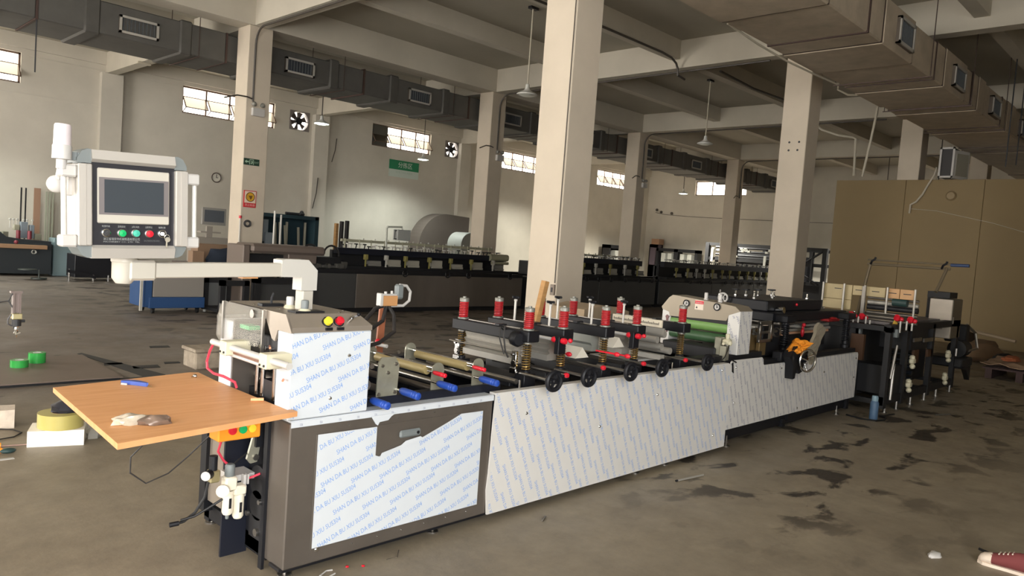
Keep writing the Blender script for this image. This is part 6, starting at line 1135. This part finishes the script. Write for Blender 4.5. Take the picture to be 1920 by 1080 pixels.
# tape roll on the polystyrene block, with the pouch
foam = mat('white_foam_block', (236, 230, 220), 0.8, noise=0.05, nscale=12, bump=0.3, bscale=60)
mb = MB(); mb.prism([(1.41, 6.085), (1.745, 5.965), (1.83, 6.20), (1.50, 6.33)], 0, 0.115, 'z'); one('foam_block', mb, foam, 'white foam block on the floor under the big amber tape roll', 'foam block')
tape('tape_roll', 1.635, 6.14, 0.117, 0.150, 0.06, 0.105, mat('amber_tape', (186, 174, 104), 0.25), mat('cardboard', (0, 0, 0)), 'large translucent amber tape roll lying on the white foam block')
lump('black_pouch', (1.685, 6.16, 0.223), (0.12, 0.09, 0.085), mat('black_shiny_pouch', (40, 40, 48), 0.35), 'small dark pouch lying on top of the amber tape roll', 'pouch', 7)
lump('plastic_bag', (1.93, 6.22, 0.0), (0.12, 0.12, 0.15), mat('clear_crumpled_bag', (190, 186, 176), 0.15, alpha=0.55), 'crumpled clear plastic bag on the floor right of the foam block', 'bag', 9, 16, 10, 0.3)
mb = MB(); mb.prism([(1.22, 6.70), (1.46, 6.68), (1.50, 6.86), (1.24, 6.92)], 0, 0.145, 'z'); one('chipped_brick', mb, mat('chipped_plaster_brick', (206, 192, 176), 0.9, noise=0.12, nscale=14, bump=0.5, bscale=30), 'chipped pale brick at the left edge of the floor', 'brick')
mb = MB(); mb.tube([(1.10, 6.42, 0.006), (1.25, 6.36, 0.006), (1.40, 6.40, 0.006), (1.47, 6.50, 0.006), (1.44, 6.62, 0.006), (1.36, 6.68, 0.006), (1.25, 6.66, 0.006)], 0.005, 6); one('wire_loop', mb, cable_m, 'thin dark wire loop on the floor in front of the chipped brick', 'wire')
t = thing('screwdriver', (1.30, 6.14, 0), 'screwdriver with orange grip on the floor at the left edge', 'screwdriver')
mb = MB(); mb.cyl((1.27, 6.16, 0.012), (1.42, 6.13, 0.010), 0.006, n=8); obj('blade', mb, mat('pinkish_steel', (150, 124, 112), 0.4, 0.5), t); mb = MB(); mb.cyl((1.13, 6.19, 0.018), (1.27, 6.16, 0.018), 0.018, n=10); obj('grip', mb, orange_pl, t)
t = thing('utility_cutter', (1.24, 6.02, 0), 'orange and dark teal cutter on the floor at the left edge', 'cutter')
mb = MB(); mb.box(1.10, 1.26, 6.02, 6.06, 0.0, 0.03, c=0.008); obj('cutter_body', mb, orange_pl, t); mb = MB(); mb.sphere((1.28, 6.0, 0.018), 0.05, 12, 8, (1, 0.6, 0.36)); obj('cutter_grip', mb, mat('dark_teal_grip', (36, 60, 60), 0.5), t)
mb = MB(); mb.box(1.05, 1.285, 5.84, 5.875, 0.0, 0.003); one('white_strip', mb, white_pl, 'white paper strip on the floor below the orange cutter', 'paper strip')
mb = MB(); mb.box(3.60, 3.95, 8.45, 8.80, 0.0, 0.20, c=0.015); mb.box(3.58, 3.97, 8.43, 8.82, 0.20, 0.24, c=0.01); one('old_crate', mb, mat('worn_grey_crate', (150, 138, 122), 0.8, noise=0.3, nscale=9), 'worn pale crate on the floor behind the housing with the red hose', 'crate')
for i, (x, y, w, l) in enumerate(((3.20, 8.85, 0.16, 'largest dark rubber square on the floor beyond the board'), (2.95, 9.15, 0.11, 'small dark square left of the largest one beyond the board'), (3.85, 10.2, 0.14, 'farthest dark square on the floor beyond the board'), (3.55, 9.0, 0.10, 'dark square right of the largest one beyond the board'))):
    mb = MB(); mb.prism([(x - w, y - w * .5), (x + w * .8, y - w * .6), (x + w, y + w * .5), (x - w * .7, y + w * .6)], 0.0, 0.004, 'z'); one('rubber_scrap', mb, rubber, l, 'rubber scrap')
# things on the wooden board
BZ = 0.846
d = Vector((0.094, -0.117, 0)).normalized(); q = Vector((-d.y, d.x, 0)) * -1
def bp(u, v): p = Vector((1.338, 4.022, 0)) + d * u + q * v; return (p.x, p.y)
t = thing('box_cutter', (1.40, 3.96, BZ), 'curved blue plastic cutter lying on the far side of the wooden board', 'cutter')
mb = MB(); mb.prism([bp(0, -0.010), bp(0.01, -0.026), bp(0.045, -0.036), bp(0.08, -0.034), bp(0.12, -0.018), bp(0.148, 0.002), bp(0.14, 0.008), bp(0.10, 0.004), bp(0.05, 0.0), bp(0.01, 0.006), bp(0, 0.002)], BZ + 0.001, BZ + 0.020, 'z'); obj('cutter_body', mb, mat('cutter_blue', (58, 84, 164), 0.4), t)
mb = MB(); mb.prism([bp(0.140, 0.0), bp(0.165, 0.006), bp(0.175, 0.012), bp(0.150, 0.010)], BZ + 0.002, BZ + 0.008, 'z'); obj('cutter_blade', mb, mat('cutter_brass', (110, 84, 50), 0.4, 0.6), t)
mb = MB(); mb.prism([bp(0.005, 0.006), bp(0.04, 0.009), bp(0.04, 0.014), bp(0.008, 0.013)], BZ + 0.001, BZ + 0.010, 'z'); obj('clear_end', mb, white_pl, t)
t = thing('heat_gun_wrap', (1.155, 3.20, BZ), 'bundle wrapped in crinkled grey plastic near the front edge of the wooden board', 'wrapped bundle')
lump('crinkled_wrap', (1.118, 3.225, BZ), (0.075, 0.035, 0.040), mat('crinkled_plastic', (196, 184, 166), 0.25, 0.1, noise=0.2, nscale=20), None, None, 12, 18, 10, 0.18, t)
lump('dark_wrap_end', (1.195, 3.175, BZ), (0.068, 0.033, 0.038), mat('brown_grey_wrap', (116, 98, 86), 0.3, 0.15, noise=0.25, nscale=18), None, None, 5, 18, 10, 0.18, t)
mb = MB(); mb.sphere((1.724, 4.045, BZ + 0.008), 0.012, 8, 6); mb.cyl((1.705, 4.04, BZ + 0.006), (1.724, 4.045, BZ + 0.008), 0.006, n=6); one('wing_nut', mb, chrome, 'small shiny nut at the far right of the wooden board', 'nut')
mb = MB(); mb.cyl((1.72, 3.385, BZ + 0.009), (1.775, 3.36, BZ + 0.009), 0.009, n=10); one('wooden_peg', mb, mat('pale_peg', (228, 168, 120), 0.5), 'small pale peg at the right edge of the board beside the film wrapped housing', 'peg')
# sealing head hanging at the left edge on a cable that leaves the frame
t = thing('sealing_head', (0.78, 3.6, 1.15), 'small metal sealing head with wires hanging in view at the left edge', 'tool')
nk = mat('pinkish_steel', (0, 0, 0)); mb = MB(); mb.box(0.758, 0.800, 3.59, 3.62, 1.352, 1.360); mb.box(0.766, 0.772, 3.59, 3.62, 1.26, 1.352); mb.box(0.788, 0.795, 3.59, 3.62, 1.26, 1.352); mb.box(0.772, 0.788, 3.60, 3.62, 1.27, 1.352); obj('bracket', mb, mat('grey_brown_steel', (120, 108, 104), 0.35, 0.6), t)
mb = MB(); mb.box(0.764, 0.800, 3.585, 3.62, 1.243, 1.268, c=0.003); obj('brass_clamp', mb, mat('nickel_brass', (0, 0, 0)), t)
mb = MB(); mb.cyl((0.782, 3.60, 1.215), (0.782, 3.60, 1.243), 0.017, n=12); mb.cyl((0.79, 3.60, 1.235), (0.812, 3.60, 1.235), 0.006, n=8); obj('black_collar', mb, black_matt, t)
mb = MB(); mb.lathe((0.782, 3.60, 1.165), [(0.0001, 0), (0.003, 0.004), (0.006, 0.016), (0.010, 0.02), (0.006, 0.028), (0.009, 0.034), (0.007, 0.045), (0.010, 0.05)], n=12); mb.cyl((0.776, 3.59, 1.180), (0.795, 3.585, 1.187), 0.0045, n=6); obj('nozzle', mb, chrome, t)
mb = MB(); mb.tube([(0.45, 3.6, 1.315), (0.60, 3.6, 1.312), (0.72, 3.6, 1.314), (0.752, 3.6, 1.32), (0.762, 3.6, 1.345), (0.77, 3.6, 1.355)], 0.003, 5); mb.tube([(0.752, 3.6, 1.318), (0.768, 3.6, 1.29), (0.770, 3.6, 1.22), (0.776, 3.6, 1.20)], 0.003, 5); mb.tube([(0.764, 3.6, 1.265), (0.752, 3.6, 1.245), (0.752, 3.6, 1.225), (0.766, 3.6, 1.215)], 0.003, 5); obj('wire', mb, cable_m, t)
mb = MB(); mb.tube([(0.45, 3.6, 1.315), (0.35, 3.6, 1.1), (0.32, 3.6, 0.0)], 0.012, 6); mb.box(0.24, 0.40, 3.52, 3.68, 0, 0.02); obj('stand', mb, dark_steel, t)
# loop of cable below the board
mb = MB(); mb.tube([(1.60, 3.75, 0.70), (1.50, 3.78, 0.62), (1.40, 3.80, 0.60), (1.33, 3.82, 0.52), (1.33, 3.82, 0.44), (1.40, 3.80, 0.38), (1.50, 3.78, 0.42), (1.58, 3.75, 0.50), (1.68, 3.70, 0.62), (1.72, 3.62, 0.70)], 0.004, 6); o = obj('hanging_cable', mb, cable_m, M_)
# right of the machine
t = thing('spray_bottle', (9.06, 2.86, 0), 'blue bottle with a pale cap standing by the far end of the machine', 'bottle')
mb = MB(); mb.lathe((9.06, 2.86, 0), [(0.0001, 0), (0.043, 0), (0.046, 0.01), (0.046, 0.19), (0.04, 0.21), (0.036, 0.215)], n=18); obj('bottle_body', mb, mat('bottle_blue', (70, 96, 124), 0.5), t)
mb = MB(); mb.lathe((9.06, 2.86, 0.215), [(0.035, 0), (0.036, 0.04), (0.03, 0.06), (0.0001, 0.062)], n=18); obj('cap', mb, mat('cap_blue_grey', (120, 146, 160), 0.4), t)
mb = MB(); mb.tube([(8.95, 3.12, 0.012), (8.90, 2.95, 0.010), (8.95, 2.80, 0.010), (9.10, 2.75, 0.010), (9.25, 2.78, 0.010), (9.30, 2.86, 0.010), (9.6, 2.8, 0.010)], 0.010, 6); one('floor_hose', mb, rubber, 'black hose curling on the floor around the blue bottle', 'hose')
t = thing('marker_pen', (5.1, 2.88, 0), 'thin silver rod lying on the floor in front of the white panels', 'rod'); mb = MB(); mb.cyl((4.942, 2.901, 0.008), (5.258, 2.862, 0.008), 0.008, n=8); obj('rod_body', mb, alu, t); mb = MB(); mb.cyl((4.925, 2.903, 0.008), (4.942, 2.901, 0.008), 0.009, n=8); obj('rod_tip', mb, dark_steel, t)
mb = MB(); mb.cyl((3.46, 2.95, 0.007), (3.53, 2.985, 0.007), 0.006, n=8); one('small_bolt', mb, steel, 'small bolt on the floor below the middle of the long film panel', 'bolt')
lump('paper_scrap', (5.06, 1.17, 0.0), (0.06, 0.035, 0.025), white_pl, 'crumpled white paper scrap on the empty floor at lower right', 'paper', 6)
t = thing('wire_bits', (2.0, 3.10, 0), 'bent white wire clip on the floor at the foot of the cabinet', 'wire clip'); mb = MB(); mb.tube([(2.06, 3.08, 0.004), (2.00, 3.06, 0.004), (1.985, 3.10, 0.004), (2.04, 3.13, 0.004), (2.07, 3.12, 0.004)], 0.004, 6); obj('clip_body', mb, white_pl, t)
mb = MB(); mb.tube([(2.36, 3.06, 0.003), (2.42, 3.05, 0.003), (2.46, 3.09, 0.02)], 0.003, 5); one('wire_offcut', mb, chrome, 'tiny shiny wire offcut on the floor under the cabinet door', 'wire')
for i, (x, y) in enumerate(((2.15, 3.11), (2.22, 3.07))): mb = MB(); mb.sphere((x, y, 0.004), 0.010, 6, 4, (1, 1, .5)); one('red_chip', mb, red_pl, 'tiny %s red plastic chip on the floor by the cabinet foot' % ('nearer' if i == 0 else 'farther'), 'plastic chip')
# sneaker at the lower right edge
t = thing('sneaker', (5.2, 0.80, 0), 'maroon canvas sneaker with white rubber toe at the lower right corner', 'shoe')
def shoe_ring(u, w, h0, h1, n=14): return [(5.21 + w * math.cos(2 * PI * i / n) , 0.965 - u, (h0 + h1) / 2 + (h1 - h0) / 2 * math.sin(2 * PI * i / n)) for i in range(n)]
def loft(rings):
    mb = MB(); n = len(rings[0]); vs = [p for r in rings for p in r]; fs = [(j * n + i, j * n + (i + 1) % n, (j + 1) * n + (i + 1) % n, (j + 1) * n + i) for j in range(len(rings) - 1) for i in range(n)] + [tuple(range(n)), tuple(range((len(rings) - 1) * n, len(rings) * n))[::-1]]
    return mb._add(vs, fs, True)
obj('toe_cap', loft([shoe_ring(-0.005, 0.012, 0.012, 0.03), shoe_ring(0.003, 0.03, 0.008, 0.05), shoe_ring(0.02, 0.045, 0.006, 0.064), shoe_ring(0.05, 0.052, 0.006, 0.072), shoe_ring(0.068, 0.053, 0.006, 0.076)]), mat('rubber_cream', (216, 200, 184), 0.6, noise=0.1, nscale=15), t)
obj('upper', loft([shoe_ring(0.06, 0.050, 0.012, 0.074), shoe_ring(0.10, 0.050, 0.012, 0.085), shoe_ring(0.15, 0.045, 0.012, 0.105), shoe_ring(0.20, 0.040, 0.012, 0.12), shoe_ring(0.26, 0.038, 0.012, 0.12), shoe_ring(0.29, 0.03, 0.014, 0.11)]), mat('maroon_canvas', (112, 52, 52), 0.85), t)
P_ = [(5.21 + (0.05 if u < 0.1 else 0.043) * s_ * (0.5 if u in (0.0, 0.30) else 1), 0.97 - u) for s_, us in ((1, (0.0, 0.03, 0.07, 0.16, 0.25, 0.30)), (-1, (0.30, 0.25, 0.16, 0.07, 0.03, 0.0))) for u in us]
mb = MB(); mb.prism(P_, 0.0, 0.018, 'z'); obj('sole', mb, mat('rubber_cream', (0, 0, 0)), t)
mb = MB()
for k in range(4): mb.cyl((5.185, 0.965 - 0.10 - k * 0.022, 0.085 + k * 0.007), (5.235, 0.965 - 0.10 - k * 0.022, 0.085 + k * 0.007), 0.004, n=6)
obj('laces', mb, mat('rubber_cream', (0, 0, 0)), t, stuff=True)
mb = MB(); mb.tube([(5.42, 1.01, 0.01), (5.36, 0.9, 0.012), (5.32, 0.75, 0.012), (5.33, 0.6, 0.012)], 0.009, 6); one('black_strap', mb, rubber, 'black strap lying just behind the maroon sneaker', 'strap')
# heap and pallet by the ochre partition
t = thing('low_pallet', (15.5, 2.6, 0), 'low wooden pallet with a spread pale sheet at the right edge', 'pallet')
mb = MB()
for y in (2.0, 2.45, 2.9): mb.box(15.0, 16.2, y, y + 0.10, 0, 0.16)
for i in range(6): mb.box(15.0 + i * 0.21, 15.14 + i * 0.21, 1.95, 3.05, 0.16, 0.19)
obj('pallet_slats', mb, mat('dark_pallet_wood', (64, 46, 44), 0.8), t)
sheet('pale_sheet', [(15.0, 1.9, 0.25), (16.3, 1.9, 0.27), (16.35, 3.1, 0.28), (15.05, 3.1, 0.25)], mat('dusty_sheet', (150, 124, 100), 0.8, noise=0.2, nscale=5), 'pale crumpled sheet spread over the low pallet', 'sheet', 0.01, 8, 0.03, 8)
lump('orange_rag', (15.6, 2.75, 0.30), (0.28, 0.14, 0.08), mat('rust_rag', (150, 84, 50), 0.9), 'rust orange rag lying on the pale sheet', 'rag', 4)
lump('tan_sack', (18.2, 3.75, 0.0), (0.8, 0.38, 0.42), mat('tan_sack', (112, 88, 64), 0.9), 'tan sack lying on the floor by the ochre partition', 'sack', 2, 18, 10, 0.12)
lump('black_bag', (16.95, 3.15, 0.0), (0.35, 0.22, 0.28), black_matt, 'black bag slumped between the tan sack and the pallet', 'bag', 6, 14, 8, 0.2)
mb = MB(); mb.prism([(19.0, 0.55), (19.0, 0.0), (19.8, 0.0), (19.8, 0.5)], 4.2, 4.5); one('dark_box', mb, mat('dark_maroon_box', (48, 34, 32), 0.7), 'dark low box against the partition behind the tan sack', 'box')
mb = MB(); mb.cyl((19.2, 4.45, 0.56), (18.9, 3.28, 0.42), 0.035, n=10); one('long_pipe', mb, mat('dusty_pipe', (150, 132, 108), 0.6), 'long pale pipe lying on the dark box along the partition', 'pipe')
mb = MB(); mb.tube([(10.15, 2.5, 0.004), (10.3, 2.44, 0.006), (10.42, 2.40, 0.004)], 0.008, 5); one('twig', mb, mat('dull_linkage', (0, 0, 0)), 'thin bent wire scrap on the dark floor right of the unwind unit', 'scrap')
mb = MB(); mb.prism([(6.25, 0.0), (7.1, 0.0), (7.12, 1.03), (6.9, 1.08), (6.6, 1.10), (6.3, 1.06)], 5.0, 5.5); one('beige_sack', mb, mat('beige_sack', (150, 132, 108), 0.9, noise=0.12, nscale=5, bump=0.3, bscale=8), 'beige sacking bale standing behind the red spring stations', 'bale')
# pieces that stand apart become parts of their own
def split_loose(o):
    b = bmesh.new(); b.from_mesh(o.data); b.verts.ensure_lookup_table(); seen = set(); isl = []
    for v in b.verts:
        if v.index in seen: continue
        st = [v]; cur = set()
        while st:
            q = st.pop()
            if q.index in cur: continue
            cur.add(q.index); st += [e.other_vert(q) for e in q.link_edges]
        seen |= cur; isl.append(cur)
    if len(isl) > 1:
        for cur in isl:
            ix = sorted(cur); mp = {k: i for i, k in enumerate(ix)}; me = bpy.data.meshes.new(o.name)
            me.from_pydata([b.verts[k].co.copy() for k in ix], [], [[mp[v.index] for v in f.verts] for f in b.faces if f.verts[0].index in cur])
            for m in o.data.materials: me.materials.append(m)
            n = bpy.data.objects.new(o.name.split('.')[0], me); COL.objects.link(n); n.parent = o.parent; n.location = o.location.copy()
            for k in o.keys():
                if k in ('label',): n[k] = o[k]
        bpy.data.objects.remove(o)
    b.free()
SPLIT = ('board_bracket', 'orange_part', 'rod_bracket', 'guard_trim', 'cross_bar', 'tie_rod', 'base_plate', 'copper_pin', 'pallet_slats', 'guard_bar', 'end_plate', 'inner_frame', 'swing_rod', 'rear_panel', 'pin', 'high_bar_frame')
for o in list(bpy.data.objects):
    if o.type == 'MESH' and o.name.split('.')[0] in SPLIT and o.parent and not o.children: split_loose(o)
for o in bpy.data.objects:
    if o.name.split('.')[0] in ('pallet_slats',): o.name = 'pallet_slat'
